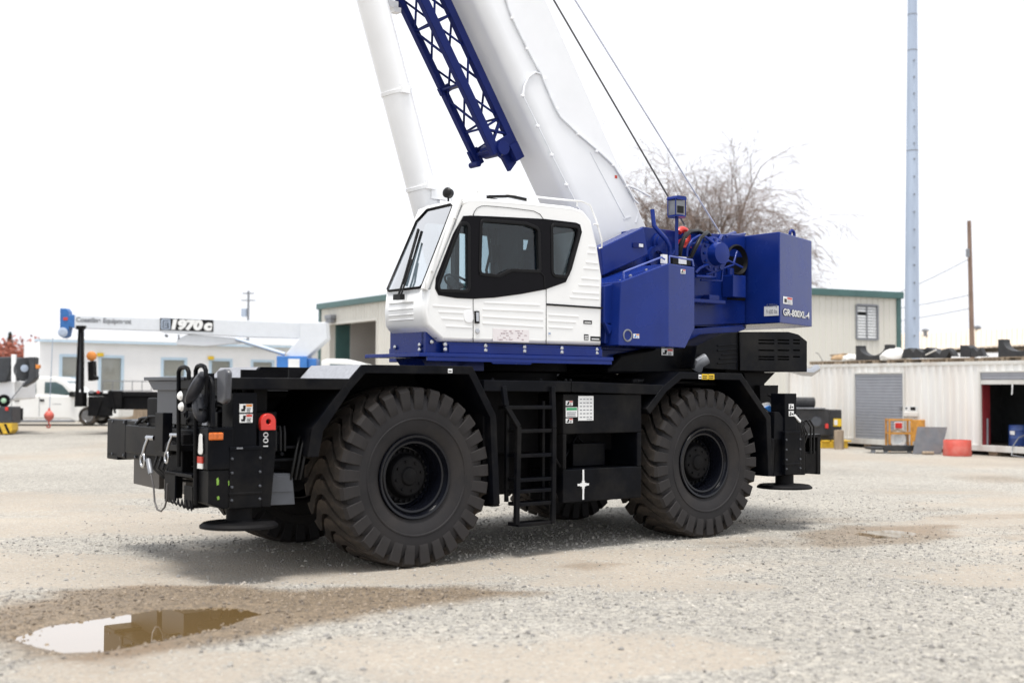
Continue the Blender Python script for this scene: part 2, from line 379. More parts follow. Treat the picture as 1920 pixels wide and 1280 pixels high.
def masks(x, y):
    # streaks of gravel and of bare tan sand, drawn out along the direction vehicles pass
    c, s = math.cos(R(12)), math.sin(R(12)); xr = x * c + y * s; yr = -x * s + y * c
    g = fbm(xr * .16 + 3, yr * .42, 4, 31); g2 = fbm(xr * .7, yr * 1.2, 4, 47)
    sd_ = np.minimum.reduce([sdist(x, y, q) for q in SANDS]); nz0 = fbm(x * 1.1, y * 1.6, 4, 77) - .5
    far = sst(11, 17, y); g = g * .68 + g2 * .32 + (.12 - .04 * far) * sst(-.15, .35, sd_ + nz0 * 1.2) - .07 * sst(.1, -.35, sd_ + nz0 * 1.0)
    g = sst(.44, .62, g)
    nz = (fbm(x * 2.4, y * 2.4, 4, 63) - .5)
    tr = np.zeros_like(x)
    for (x0, y0, dx, dy, wd) in ((5.0, 18.3, .93, .37, .34), (6.1, 16.2, .93, .37, .34), (-6, 14.9, .97, .22, .4), (-6, 12.6, .97, .22, .4)):
        a = (x - x0) * dx + (y - y0) * dy; q = np.abs(-(x - x0) * dy + (y - y0) * dx); br = fbm(a * .5, q + x0, 3, 5)
        tr = np.maximum(tr, sst(wd, wd * .6, q) * (.55 + .45 * (np.abs((a * 3.2 + q * 1.5) % 1 - .5) > .22)) * sst(.38, .62, br) * sst(-.5, 1.5, a))
    trk = .38 * tr
    wet = np.maximum.reduce([trk, sst(.30, -.20, sdist(x, y, WET) + nz * .75), .75 * sst(.2, -.2, sdist(x, y, WET2) + nz * .5), .5 * sst(.15, -.1, sdist(x, y, WET3) + nz * .3), .6 * sst(.3, -.2, sdist(x, y, WET4) + nz * .8)])
    return g, wet
GM, WM = masks(GX, GY)
gme = grid_mesh('ground', GX, GY, GZ)
for nm, A in (('gravel', GM), ('wet', WM)):
    at_ = gme.attributes.new(nm, 'FLOAT', 'POINT'); at_.data.foreach_set('value', A.astype(np.float32).ravel())
def ground_mat():
    m = bpy.data.materials.new('gravel_ground'); m.use_nodes = True; n = m.node_tree; b = n.nodes['Principled BSDF']; L = n.links.new
    def N(t, **k):
        q = n.nodes.new(t)
        for a, c in k.items(): setattr(q, a, c)
        return q
    def mixc(f, a, c, bt='MIX'):
        q = N('ShaderNodeMix', data_type='RGBA', blend_type=bt)
        for i, x in ((0, f), (6, a), (7, c)):
            if isinstance(x, (int, float)): q.inputs[i].default_value = x
            elif isinstance(x, tuple): q.inputs[i].default_value = x + (1,)
            else: L(x, q.inputs[i])
        return q.outputs[2]
    ge = N('ShaderNodeNewGeometry'); pos = ge.outputs['Position']
    def noise(sc, det=5, rough=.55):
        q = N('ShaderNodeTexNoise'); q.inputs['Scale'].default_value = sc; q.inputs['Detail'].default_value = det; q.inputs['Roughness'].default_value = rough; L(pos, q.inputs['Vector']); return q.outputs[0]
    def ramp(x, a, c, ca=(0, 0, 0), cb=(1, 1, 1)):
        q = N('ShaderNodeValToRGB'); q.color_ramp.elements[0].position = a; q.color_ramp.elements[1].position = c
        q.color_ramp.elements[0].color = ca + (1,); q.color_ramp.elements[1].color = cb + (1,); L(x, q.inputs[0]); return q.outputs[0]
    ga = N('ShaderNodeAttribute', attribute_name='gravel').outputs['Fac']; wa = N('ShaderNodeAttribute', attribute_name='wet').outputs['Fac']
    vo = N('ShaderNodeTexVoronoi'); vo.inputs['Scale'].default_value = 46; L(pos, vo.inputs['Vector'])
    vo2 = N('ShaderNodeTexVoronoi'); vo2.inputs['Scale'].default_value = 21; L(pos, vo2.inputs['Vector'])
    st = N('ShaderNodeSeparateColor'); L(vo.outputs['Color'], st.inputs[0]); st2 = N('ShaderNodeSeparateColor'); L(vo2.outputs['Color'], st2.inputs[0])
    stone = ramp(st.outputs[0], .05, .95, (.225, .216, .20), (.455, .435, .395))
    stone2 = ramp(st2.outputs[0], .1, .95, (.27, .26, .24), (.44, .415, .37))
    stone = mixc(ramp(st2.outputs[1], .55, .6), stone, stone2)
    sand = mixc(ramp(noise(1.3, 6), .35, .7), (.408, .36, .303), (.37, .338, .296))
    sand = mixc(ramp(noise(30, 4, .7), .40, .72), sand, (.31, .275, .235))
    sand = mixc(ramp(st.outputs[1], .80, .83), sand, stone)
    br = N('ShaderNodeMath', operation='ADD'); L(ga, br.inputs[0])
    sub = N('ShaderNodeMath', operation='MULTIPLY_ADD'); L(noise(7, 6, .7), sub.inputs[0]); sub.inputs[1].default_value = 1.1; sub.inputs[2].default_value = -.55; L(sub.outputs[0], br.inputs[1])
    col = mixc(ramp(br.outputs[0], .12, .88), sand, stone)
    big = ramp(noise(.22, 4), .3, .7, (.82, .815, .80), (1.09, 1.08, 1.06)); col = mixc(1., col, big, 'MULTIPLY')
    wetc = mixc(1., col, (.58, .475, .37), 'MULTIPLY'); col = mixc(wa, col, wetc)
    L(col, b.inputs['Base Color'])
    rr = N('ShaderNodeMapRange'); L(wa, rr.inputs[0]); rr.inputs[3].default_value = .95; rr.inputs[4].default_value = .55; L(rr.outputs[0], b.inputs['Roughness'])
    b.inputs['Specular IOR Level'].default_value = .3
    ha = N('ShaderNodeMath', operation='MULTIPLY_ADD'); L(vo.outputs['Distance'], ha.inputs[0]); ha.inputs[1].default_value = -.9; L(noise(25, 6, .7), ha.inputs[2])
    bp = N('ShaderNodeBump'); bp.inputs['Strength'].default_value = .55; bp.inputs['Distance'].default_value = .02; L(ha.outputs[0], bp.inputs['Height']); L(bp.outputs[0], b.inputs['Normal'])
    return m
gme.materials.append(ground_mat())
ground = bpy.data.objects.new('ground', gme); COL.objects.link(ground); tag(ground, 'pale gravel and sand yard with damp brown patches', kind='structure')

def water_mat():
    m = bpy.data.materials.new('puddle_water'); m.use_nodes = True; n = m.node_tree; b = n.nodes['Principled BSDF']; L = n.links.new
    nz = n.nodes.new('ShaderNodeTexNoise'); nz.inputs['Scale'].default_value = 2.5
    rp = n.nodes.new('ShaderNodeValToRGB'); L(nz.outputs[0], rp.inputs[0]); rp.color_ramp.elements[0].color = (.17, .108, .042, 1); rp.color_ramp.elements[1].color = (.23, .15, .065, 1)
    L(rp.outputs[0], b.inputs['Base Color']); b.inputs['Roughness'].default_value = .03; b.inputs['IOR'].default_value = 1.33
    b.inputs['Coat Weight'].default_value = 1; b.inputs['Coat Roughness'].default_value = .01; b.inputs['Coat IOR'].default_value = 2.7
    n2 = n.nodes.new('ShaderNodeTexNoise'); n2.inputs['Scale'].default_value = 9
    bp = n.nodes.new('ShaderNodeBump'); bp.inputs['Strength'].default_value = .015; L(n2.outputs[0], bp.inputs['Height']); L(bp.outputs[0], b.inputs['Coat Normal']); L(bp.outputs[0], b.inputs['Normal'])
    return m
WATER = water_mat()
for poly, z, lab in ((PUD, NEARZ - .026, 'large muddy puddle mirroring white sky and the crane front'), (PUD2, -.012, 'small shallow puddle behind the rear wheel')):
    cx = sum(p[0] for p in poly) / len(poly); cy = sum(p[1] for p in poly) / len(poly)
    pts = [(cx + (p[0] - cx) * 1.22, cy + (p[1] - cy) * 1.22) for p in poly]
    b = MB(); b.add([(x, y, z) for x, y in pts], [list(range(len(pts)))])
    o = b.build('puddle', WATER, recalc=False)
    if o.data.polygons[0].normal.z < 0: o.data.flip_normals()
    tag(o, lab, kind='structure')

# loose stones lying on the gravel, one mass
def gravel_stuff():
    xs = np.arange(-6, 7.01, .2); ys = np.arange(6.4, 26.01, .2); X, Y = np.meshgrid(xs, ys); Z = height(X, Y)
    G, W = masks(X, Y); inp = (sdist(X, Y, PUD) > -.02) * (sdist(X, Y, PUD2) > 0)
    me = grid_mesh('gravel', X, Y, Z); dens = (35 + 480 * G ** 1.3 + 110 * W) * inp * sst(26, 9, Y) ** 1.2 * (X * 0 + 1)
    a = me.attributes.new('density', 'FLOAT', 'POINT'); a.data.foreach_set('value', dens.astype(np.float32).ravel())
    a = me.attributes.new('wet', 'FLOAT', 'POINT'); a.data.foreach_set('value', W.astype(np.float32).ravel())
    m = bpy.data.materials.new('loose_stone'); m.use_nodes = True; n = m.node_tree; b = n.nodes['Principled BSDF']; L = n.links.new
    t = n.nodes.new('ShaderNodeAttribute'); t.attribute_type = 'INSTANCER'; t.attribute_name = 'tone'
    rp = n.nodes.new('ShaderNodeValToRGB'); L(t.outputs['Fac'], rp.inputs[0])
    e = rp.color_ramp.elements; e[0].color = (.20, .19, .178, 1); e[1].color = (.49, .46, .41, 1)
    for p, c in ((.3, (.30, .29, .275)), (.6, (.36, .34, .305)), (.8, (.41, .39, .355))): q = e.new(p); q.color = c + (1,)
    t2 = n.nodes.new('ShaderNodeAttribute'); t2.attribute_type = 'INSTANCER'; t2.attribute_name = 'wetness'
    mi = n.nodes.new('ShaderNodeMix'); mi.data_type = 'RGBA'; mi.blend_type = 'MULTIPLY'; L(t2.outputs['Fac'], mi.inputs[0]); L(rp.outputs[0], mi.inputs[6]); mi.inputs[7].default_value = (.60, .51, .42, 1)
    L(mi.outputs[2], b.inputs['Base Color']); b.inputs['Roughness'].default_value = .85
    me.materials.append(m)
    o = bpy.data.objects.new('gravel', me); COL.objects.link(o)
    g = bpy.data.node_groups.new('gravel_scatter', 'GeometryNodeTree'); g.interface.new_socket('Geometry', in_out='INPUT', socket_type='NodeSocketGeometry'); g.interface.new_socket('Geometry', in_out='OUTPUT', socket_type='NodeSocketGeometry')
    N = g.nodes.new; K = g.links.new
    gi = N('NodeGroupInput'); go = N('NodeGroupOutput')
    da = N('GeometryNodeInputNamedAttribute'); da.data_type = 'FLOAT'; da.inputs['Name'].default_value = 'density'
    wa = N('GeometryNodeInputNamedAttribute'); wa.data_type = 'FLOAT'; wa.inputs['Name'].default_value = 'wet'
    di = N('GeometryNodeDistributePointsOnFaces'); K(gi.outputs[0], di.inputs['Mesh']); K(da.outputs['Attribute'], di.inputs['Density'])
    ico = N('GeometryNodeMeshIcoSphere'); ico.inputs['Radius'].default_value = 1; ico.inputs['Subdivisions'].default_value = 1
    sm = N('GeometryNodeSetMaterial'); sm.inputs['Material'].default_value = m; K(ico.outputs['Mesh'], sm.inputs['Geometry'])
    sw = N('GeometryNodeStoreNamedAttribute'); sw.data_type = 'FLOAT'; sw.domain = 'POINT'; sw.inputs['Name'].default_value = 'wetness'; K(di.outputs['Points'], sw.inputs['Geometry']); K(wa.outputs['Attribute'], sw.inputs['Value'])
    st = N('GeometryNodeStoreNamedAttribute'); st.data_type = 'FLOAT'; st.domain = 'POINT'; st.inputs['Name'].default_value = 'tone'; K(sw.outputs['Geometry'], st.inputs['Geometry'])
    r0 = N('FunctionNodeRandomValue'); r0.data_type = 'FLOAT'; K(r0.outputs[1], st.inputs['Value'])
    ip = N('GeometryNodeInstanceOnPoints'); K(st.outputs['Geometry'], ip.inputs['Points']); K(sm.outputs['Geometry'], ip.inputs['Instance'])
    rr = N('FunctionNodeRandomValue'); rr.data_type = 'FLOAT_VECTOR'; rr.inputs[1].default_value = (6.28, 6.28, 6.28); K(rr.outputs[0], ip.inputs['Rotation'])
    rs = N('FunctionNodeRandomValue'); rs.data_type = 'FLOAT_VECTOR'; rs.inputs[0].default_value = (.55, .4, .35); rs.inputs[1].default_value = (1.3, 1.1, .9); rs.inputs['Seed'].default_value = 4
    rz = N('FunctionNodeRandomValue'); rz.data_type = 'FLOAT'; rz.inputs['Seed'].default_value = 9
    pw = N('ShaderNodeMath'); pw.operation = 'POWER'; K(rz.outputs[1], pw.inputs[0]); pw.inputs[1].default_value = 5
    sc = N('ShaderNodeMath'); sc.operation = 'MULTIPLY_ADD'; K(pw.outputs[0], sc.inputs[0]); sc.inputs[1].default_value = .021; sc.inputs[2].default_value = .007
    vm = N('ShaderNodeVectorMath'); vm.operation = 'SCALE'; K(rs.outputs[0], vm.inputs[0]); K(sc.outputs[0], vm.inputs['Scale']); K(vm.outputs[0], ip.inputs['Scale'])
    K(ip.outputs[0], go.inputs[0])
    md = o.modifiers.new('scatter', 'NODES'); md.node_group = g
    tag(o, 'loose grey and pale stones scattered over the yard', kind='stuff')
gravel_stuff()

# ================================================================== the big crane
CR = empty('rough_terrain_crane', (X0, Y0, 0), math.atan2(AX[1], AX[0]), label='large blue, white and black rough terrain crane with huge tyres and raised boom', cat='crane')
SPLIT = {'jib_end_plate', 'rail_bracket', 'front_bracket', 'far_outrigger_panel', 'cylinder_collar', 'hydraulic_hose', 'blue_pipe', 'black_hose', 'work_lamp', 'windscreen_wiper', 'brace', 'chalk_mark', 'jib_bracket'}
def cb(mb, name, m, parent=None, bevel=0., smooth=False, label=None):
    if name in SPLIT:
        for q in mb.pieces(): o = q.build(name, m, parent or CR, flip=True, bevel=bevel, smooth=smooth)
        return o
    o = mb.build(name, m, parent or CR, flip=True, bevel=bevel, smooth=smooth)
    if label: o['label'] = label
    return o
def ribbon(pts, th):
    """closed outline of a bent plate: the given upper edge and its offset below"""
    k = len(pts); lo = []
    for i in range(k):
        p = Vector(pts[i]); a = (p - Vector(pts[i - 1])).normalized() if i else None; b = (Vector(pts[i + 1]) - p).normalized() if i < k - 1 else None
        a = a or b; b = b or a; n = Vector((a.y, -a.x)) + Vector((b.y, -b.x)); n = n / max(n.length_squared / 2, .5); lo.append(tuple(p + n * th))
    return list(pts) + lo[::-1]
def Q(px, py, v): c = cr(px, py, v=v); return (c[0], c[2])

# ---- wheels
WB, RT, TW = 4.295, .935, .375
def tyre_prof():
    return [(.415, .27), (.44, .31), (.52, .355), (.62, .372), (.70, .372), (.78, .36), (.835, .335), (.862, .28), (.872, .15), (.875, 0)]
LUGS = 29
def make_tyre(sgn, name='tyre'):
    P = tyre_prof(); full = [(r, w) for r, w in P] + [(r, -w) for r, w in P[-2::-1]]
    b = MB(); b.lathe([(r, w) for r, w in full], (0, 0, 0), (0, 1, 0), 72, closed=True); n0 = len(b.f)
    t = b.build(name, SIDEWALL, None, smooth=28)
    b = MB()
    for s in (1, -1): b.lathe([(.585, s * .366), (.592, s * .376), (.604, s * .377), (.61, s * .369)], (0, 0, 0), (0, 1, 0), 72, closed=True)
    b.build('sidewall_ring', SIDEWALL, t, smooth=28)
    pitch = 2 * math.pi / LUGS
    st = [(-.370, .718, .722), (-.370, .77, .782), (-.374, .835, .885), (-.345, .858, .915), (-.28, .866, .924), (-.20, .868, .929), (-.13, .869, .932), (-.06, .87, .935), (0, .87, .935)]
    st = st + [(-a, c, d) for a, c, d in st[-2::-1]]; vs = []
    off = lambda w: .29 * float(sst(.90, .06, np.array(abs(w) / .372)))
    for (w_, rb, rt) in st:
        q = abs(w_) / .372; hw = pitch * (.325 + .07 * (1 - q)); ph = sgn * off(w_)
        w2 = w_ + (.012 if w_ > .33 else -.012 if w_ < -.33 else 0)
        for (r, an, ww) in ((rb - .03, ph - hw * 1.08, w_), (rb - .03, ph + hw * 1.08, w_), (rt, ph + hw * .94, w2), (rt, ph - hw * .94, w2)):
            vs.append((r * math.cos(an), ww, r * math.sin(an)))
    k = len(st); fs = [(0, 1, 2, 3), tuple(range(4 * k - 4, 4 * k))[::-1]]
    for i in range(k - 1):
        for j in range(4): a = i * 4 + j; c = i * 4 + (j + 1) % 4; fs.append((a, c, c + 4, a + 4))
    b = MB(); b.add(vs, fs); b.m = [1 if abs(sum(vs[i][1] for i in f) / len(f)) > .352 else 0 for f in fs]; l0 = b.build('tread_lug', [RUBBER, SIDEWALL], t, smooth=28)
    for i in range(1, LUGS):
        c = l0.copy(); COL.objects.link(c); c.rotation_euler = (0, i * pitch + random.uniform(-.008, .008), 0)
    return t
def make_wheel():
    b = MB()   # rim: outward is -y
    b.lathe([(.40, -.29), (.432, -.30), (.436, -.325), (.428, -.338), (.405, -.335), (.395, -.30), (.385, -.285), (.365, -.30), (.345, -.298), (.335, -.26), (.325, -.10), (.30, -.07), (.25, -.065), (.05, -.065), (.05, .1), (.34, .12), (.39, .28), (.40, .28)], (0, 0, 0), (0, 1, 0), 64, closed=True)
    rim = b.build('wheel', RIMB, None, smooth=30)
    h = MB(); h.lathe([(.285, -.06), (.285, -.10), (.235, -.125), (.205, -.19), (.19, -.20), (.10, -.205), (.085, -.225), (.05, -.23), (.012, -.232)], (0, 0, 0), (0, 1, 0), 40)
    for k in range(24):
        a = 2 * math.pi * k / 24; h.cyl((.262 * math.cos(a), -.09, .262 * math.sin(a)), (.262 * math.cos(a), -.135, .262 * math.sin(a)), .016, 6)
    for k in range(8):
        a = 2 * math.pi * k / 8 + .2; h.cyl((.155 * math.cos(a), -.18, .155 * math.sin(a)), (.155 * math.cos(a), -.218, .155 * math.sin(a)), .014, 6)
    hub = h.build('hub', BLACKM, rim, smooth=30)
    return rim
tn = make_tyre(-1); tf = make_tyre(1)
w0 = make_wheel()
for i, (u, near) in enumerate(((0, 1), (WB, 1), (0, 0), (WB, 0))):
    wh = w0 if i == 0 else copy_tree(w0)
    wh.parent = CR; wh.location = (u, -1.225 if near else 1.225, RT - .012); wh.rotation_euler = (0, random.uniform(-.05, .05), 0 if near else math.pi)
    src = tn if near else tf
    t = src if i in (0, 2) else copy_tree(src)
    t.parent = CR; t.location = wh.location; t.rotation_euler = wh.rotation_euler
# ---- carrier
b = MB(); b.box(-2.05, 6.2, -.52, .52, .98, 1.72); b.box(-1.6, 5.6, -.62, .62, 1.72, 1.8); b.box(-.35, .35, -.9, .9, .78, 1.1); b.box(WB - .35, WB + .35, -.9, .9, .78, 1.1)
b.cyl((0, -1.0, .93), (0, 1.0, .93), .2); b.cyl((WB, -1, .93), (WB, 1, .93), .2)
b.box(1.2, 3.0, -.95, .95, .62, 1.25); b.box(1.0, 1.9, -1.2, -.5, .7, 1.5)
b.box(.98, 3.3, .55, 1.15, 1.1, 1.84); b.box(.98, 3.3, -1.15, -.55, .7, 1.84); b.box(1.0, 3.2, -1.6, -1.0, .56, 1.78)  # low and far-side boxes added to keep light out under the frame
cb(b, 'carrier_frame_and_infill', BLACKM, bevel=.02)
FF = [(-1.30, 1.18), (-1.255, 1.44), (-.90, 1.865), (-.70, 2.065), (.645, 2.068), (.965, 1.545), (1.02, .60)]
RF = [(3.19, 1.60), (3.47, 1.87), (3.76, 2.045), (4.86, 2.04), (5.42, 1.49), (5.46, .72)]
for s in (1, -1):
    f = MB(); f.prism(ribbon(FF, .085), s * .58, s * 1.65)
    f.prism([(-1.30, 1.17), (-1.18, 1.17), (-1.13, 1.42), (-.84, 1.80), (-.895, 1.868), (-1.257, 1.442)], s * 1.60, s * 1.652)
    o = cb(f, 'fender', BLACK, bevel=.006)
    a = MB(); n = Vector((-.165, 0, .162)).normalized() * .004
    d0, d1 = Vector((-.855, 0, 1.908)), Vector((-.708, 0, 2.060)); t = (d1 - d0)
    q = [d0 + Vector((-.001, 0, .003)) + n, d1 + Vector((-.001, 0, .002)) + n]
    a.add([(q[0].x, s * .62, q[0].z), (q[0].x, s * 1.64, q[0].z), (q[1].x, s * 1.64, q[1].z), (q[1].x, s * .62, q[1].z)], [(0, 1, 2, 3)])
    cb(a, 'skylit_plate', SKYLIT, o)  # thin sheet on the slope that carries the painted sky light
    f = MB(); f.prism(ribbon(RF, .085), s * .58, s * 1.65)
    cb(f, 'fender', BLACK, bevel=.006)
    f = MB(); f.box(-.95, .72, s * .555, s * .585, 1.45, 2.03); cb(f, 'inner_guard', BLACKM); f = MB(); f.box(3.45, 5.0, s * .555, s * .585, 1.45, 2.0); cb(f, 'inner_guard', BLACKM)
    d = MB(); d.prism(ribbon([(-2.12 if s > 0 else -1.0, 1.925), (-.845, 1.925)], .11), s * .45, s * 1.648)
    cb(d, 'front_deck', BLACK, bevel=.008)
    d = MB(); d.prism(ribbon([(.80, 1.925), (2.02, 1.918)], .12), s * .53, s * 1.645); d.prism(ribbon([(2.03, 1.918), (3.50, 1.885)], .12), s * .53, s * 1.645)
    for u in (.95, 1.62, 1.98, 2.05, 3.1): d.cyl((u, s * 1.60, 1.915), (u, s * 1.60, 1.945), .018, 6)
    cb(d, 'side_deck', BLACK, bevel=.008)
# mudguard hanging behind the front wheel, support behind
b = MB(); b.box(.86, .96, .62, 1.55, .75, 1.7); cb(b, 'splash_guard', BLACKM)
# label marks on the fenders
def decal(u0, u1, z0, z1, v, base=WLAB, head=None, lines=3, name='label_plate', parent=None, side=True, dark=KLAB, pict=False, face='v'):
    """printed label: a plate with a coloured heading and dark marks"""
    d = MB(); th = .003
    def bx(a0, a1, c0, c1, q):
        if face == 'v': d.box(a0, a1, v - .002, v + th + q, c0, c1)
        else: d.box(v - th - q, v + .002, a0, a1, c0, c1)
    bx(u0, u1, z0, z1, 0); w_, h_ = u1 - u0, z1 - z0; top = z1 - h_ * .06
    if head: d.mi = 1; bx(u0 + w_ * (.5 if pict else .05), u1 - w_ * .05, z1 - h_ * .32, z1 - h_ * .05, .0015); top = z1 - h_ * .38
    d.mi = 2
    if pict:
        bx(u0 + w_ * .12, u0 + w_ * .42, z0 + h_ * .15, z0 + h_ * .42, .0015); bx(u0 + w_ * .26, u0 + w_ * .46, z0 + h_ * .42, z0 + h_ * .85, .0015)
        x0 = u0 + w_ * .54
    else: x0 = u0 + w_ * .1
    for i in range(lines):
        z = z0 + (top - z0) * (i + .7) / (lines + .6); t = (top - z0) / (lines + 1) * .28
        bx(x0, u1 - w_ * (.1 + .1 * random.random()), z - t, z + t, .0012)
    o = d.build(name, [base, head or base, dark], parent or CR, flip=True); return o
def dpx(x0, y0, x1, y1, v, **k):
    a = cr(x0, (y0 + y1) / 2, v=v); c = cr(x1, (y0 + y1) / 2, v=v); t = cr((x0 + x1) / 2, y0, v=v)[2]; q = cr((x0 + x1) / 2, y1, v=v)[2]
    return decal(a[0], c[0], q, t, v, **k)
dpx(840, 691, 848, 699, 1.652, base=WLAB, lines=1)
dpx(1310, 702, 1315, 710, 1.652, lines=1); dpx(1316, 701, 1327, 711, 1.652, base=YLAB, lines=2); dpx(1328, 701, 1339, 711, 1.652, base=YLAB, lines=2)
# box between the wheels
b = MB(); zb, zt = .555, 1.775; u0, u1 = 1.945, 3.16
b.box(u0, u1, 1.0, 1.6, zb, .925); b.box(u0, u1, 1.0, 1.6, 1.325, zt); b.box(u0, u0 + .05, 1.0, 1.6, .925, 1.325); b.box(u1 - .07, u1, 1.0, 1.6, .925, 1.325)
b.box(u0 + .02, u1 - .02, .96, 1.04, zb + .02, zt - .02); b.box(2.35, 2.85, 1.1, 1.3, .93, 1.2); b.cyl((2.2, 1.25, .95), (2.5, 1.2, 1.3), .02, 6); b.cyl((2.75, 1.25, 1.0), (2.5, 1.2, 1.28), .02, 6)
cb(b, 'side_locker', BLACK, bevel=.012)
dpx(1060.7, 751, 1073.7, 760, 1.603, head=RLAB, lines=2, pict=True); dpx(1060.7, 763, 1082.4, 781.5, 1.603, head=GLAB, lines=3, dark=MATS['grey_metal']); dpx(1060.7, 784, 1073.7, 793, 1.603, head=RLAB, lines=2, pict=True)
# large chart label: grid of small marks
a = cr(1084, 765, v=1.603); c = cr(1112.5, 765, v=1.603); t = cr(1098, 742, v=1.603)[2]; q = cr(1098, 788, v=1.603)[2]
d = MB(); d.box(a[0], c[0], 1.602, 1.606, q, t); d.mi = 1; W_, H_ = c[0] - a[0], t - q
for i in range(4):
    for j in range(6): d.box(a[0] + W_ * (.1 + .22 * i), a[0] + W_ * (.24 + .22 * i), 1.605, 1.6075, q + H_ * (.12 + .145 * j), q + H_ * (.16 + .145 * j))
d.box(a[0] + W_ * .55, a[0] + W_ * .9, 1.605, 1.6075, q + H_ * .04, q + H_ * .065)
d.build('load_chart', [WLAB, GREYM], CR, flip=True)
# centre of gravity mark
d = MB(); a = cr(1093.5, 908, v=1.603); t = cr(1093.5, 880, v=1.603)[2]; q = cr(1093.5, 936, v=1.603)[2]; u = a[0]; zc = a[2]
for z0, z1 in ((q, q + .10), (q + .13, q + .16), (t - .16, t - .13), (t - .10, t)): d.box(u - .012, u + .012, 1.602, 1.606, z0, z1)
d.box(u - .085, u + .085, 1.602, 1.606, zc - .012, zc + .012); d.box(u - .012, u + .012, 1.602, 1.607, zc - .1, zc + .1)
d.prism([(u + .05 * math.cos(k * math.pi / 8) * (1 if k % 2 else .55), zc + .05 * math.sin(k * math.pi / 8) * (1 if k % 2 else .55)) for k in range(16)], 1.602, 1.608)
d.build('centre_mark', WLAB, CR, flip=True)
# ladder
lad = MB()
L0 = [(1.06, 1.64, 1.86), (1.08, 1.66, 1.65), (1.24, 1.68, 1.42), (1.22, 1.68, .37)]; L1 = [(1.73, 1.66, 1.86), (1.735, 1.68, 1.4), (1.73, 1.68, .35)]
for Lp in (L0, L1):
    for p, q in zip(Lp[:-1], Lp[1:]): lad.bar(p, q, .055, .05, (0, 1, 0))
    lad.bar((Lp[-1][0], 1.5, .6), (Lp[-1][0], 1.5, 1.7), .04, .04, (0, 1, 0))
ladder = cb(lad, 'ladder', BLACK, bevel=.006)
for py in (763, 807, 853, 898, 919, 943, 981):
    z = cr(1000, py, v=1.66)[2]; x0 = 1.1 if z > 1.5 else 1.24
    s_ = MB(); s_.box(x0, 1.72, 1.5, 1.69, z - .022, z + .018); cb(s_, 'rung', BLACK, ladder, bevel=.006)
b = MB(); b.tube([(1.74, 1.65, 1.2), (1.80, 1.6, 1.1), (1.95, 1.55, .95)], .014, 6); b.tube([(1.74, 1.6, .8), (1.9, 1.55, .62), (1.95, 1.5, .56)], .014, 6); b.tube([(1.06, 1.5, .75), (1.13, 1.45, .95), (1.1, 1.45, 1.1)], .02, 6); b.box(1.06, 1.16, 1.3, 1.45, .55, .95)
cb(b, 'brace', BLACKM)
# ---- front outriggers and front end
def jack(u, tag_far=False, s=1):
    j = MB(); v0, v1 = s * 1.38, s * 1.62
    j.box(u - .13, u + .11, v0, v1, .72, 1.785); j.box(u - .17, u + .15, s * 1.33, s * 1.655, .72, 1.27)
    j.box(u - .175, u + .155, s * 1.34, s * 1.66, 1.25, 1.29); j.box(u - .175, u + .155, s * 1.34, s * 1.66, .84, .87)
    return j
def outrigger(u, s, front):
    j = jack(u, s=s); o = cb(j, 'outrigger_jack', BLACK, bevel=.008)
    p = MB(); p.cyl((u, s * 1.5, .72), (u, s * 1.5, .60), .12, 20); p.lathe([(.36, .0), (.36, .022), (.33, .045), (.14, .055), (.12, .07)], (u, s * 1.5, .535), (0, 0, 1), 40)
    cb(p, 'float_plate', BLACKM, o, smooth=30)
    return o
jf = outrigger(-1.93, 1, True); jr = outrigger(5.87, 1, False); outrigger(5.87, -1, False)
b = MB(); b.box(-2.05, -1.42, -1.60, 1.32, 1.05, 1.465); b.box(-2.06, -1.98, -1.67, -1.1, 1.05, 1.47); b.box(-2.10, -2.05, -1.0, .9, 1.12, 1.42)
b.box(-2.06, -1.5, -1.67, -1.33, 1.02, 1.1); b.box(-2.0, -1.55, -.9, -.4, 1.46, 1.5)
cb(b, 'front_crossbeam', BLACK, bevel=.012)
b = MB(); b.box(5.45, 6.42, -1.62, 1.32, .80, 1.22); b.box(5.5, 6.1, 1.30, 1.60, .74, 1.20)
cb(b, 'rear_crossbeam', BLACK, bevel=.012)
dpx(449, 757, 473.5, 773, 1.625, head=OLAB, lines=3, pict=True, parent=jf, name='warning_label'); dpx(449, 776, 473.5, 792, 1.625, head=RLAB, lines=3, pict=True, parent=jf, name='warning_label')
dpx(1479, 757, 1488, 767, 1.625, lines=1, pict=True, parent=jr, name='warning_label'); dpx(1479, 770, 1488, 780, 1.625, lines=1, pict=True, parent=jr, name='warning_label')
# beside the front jack: plate with the red lifting eye, holder, tool box, hoses
b = MB(); b.prism([Q(*p, 1.62) for p in ((486, 803), (517, 803), (517, 846), (508, 950), (490, 950), (486, 850))], 1.56, 1.62); cb(b, 'eye_plate', BLACK, bevel=.006)
c0 = cr(500.5, 790, v=1.62); r_ = .066
ring = [(c0[0] + r_ * 1.1 * math.cos(a), c0[2] + r_ * 1.1 * math.sin(a)) for a in np.linspace(0, math.pi, 13)] + [(c0[0] - r_ * 1.1, c0[2] - .075), (c0[0] + r_ * 1.1, c0[2] - .075)]
hole = [(c0[0] + .03 * math.cos(a), c0[2] + .03 * math.sin(a)) for a in np.linspace(0, 2 * math.pi, 16, endpoint=False)]
vside([ring, hole], 1.65, .05, 'lifting_eye', RED, CR, .004)
me = text_mesh('1001', .08, .001); a = cr(497, 833, v=1.624); meshobj('eye_lettering', me, WLAB, CR, frame((a[0] + .03, -1.626, a[2] - .02), (0, 0, 1), (-1, 0, 0)), fit=(.17, .05))
b = MB()
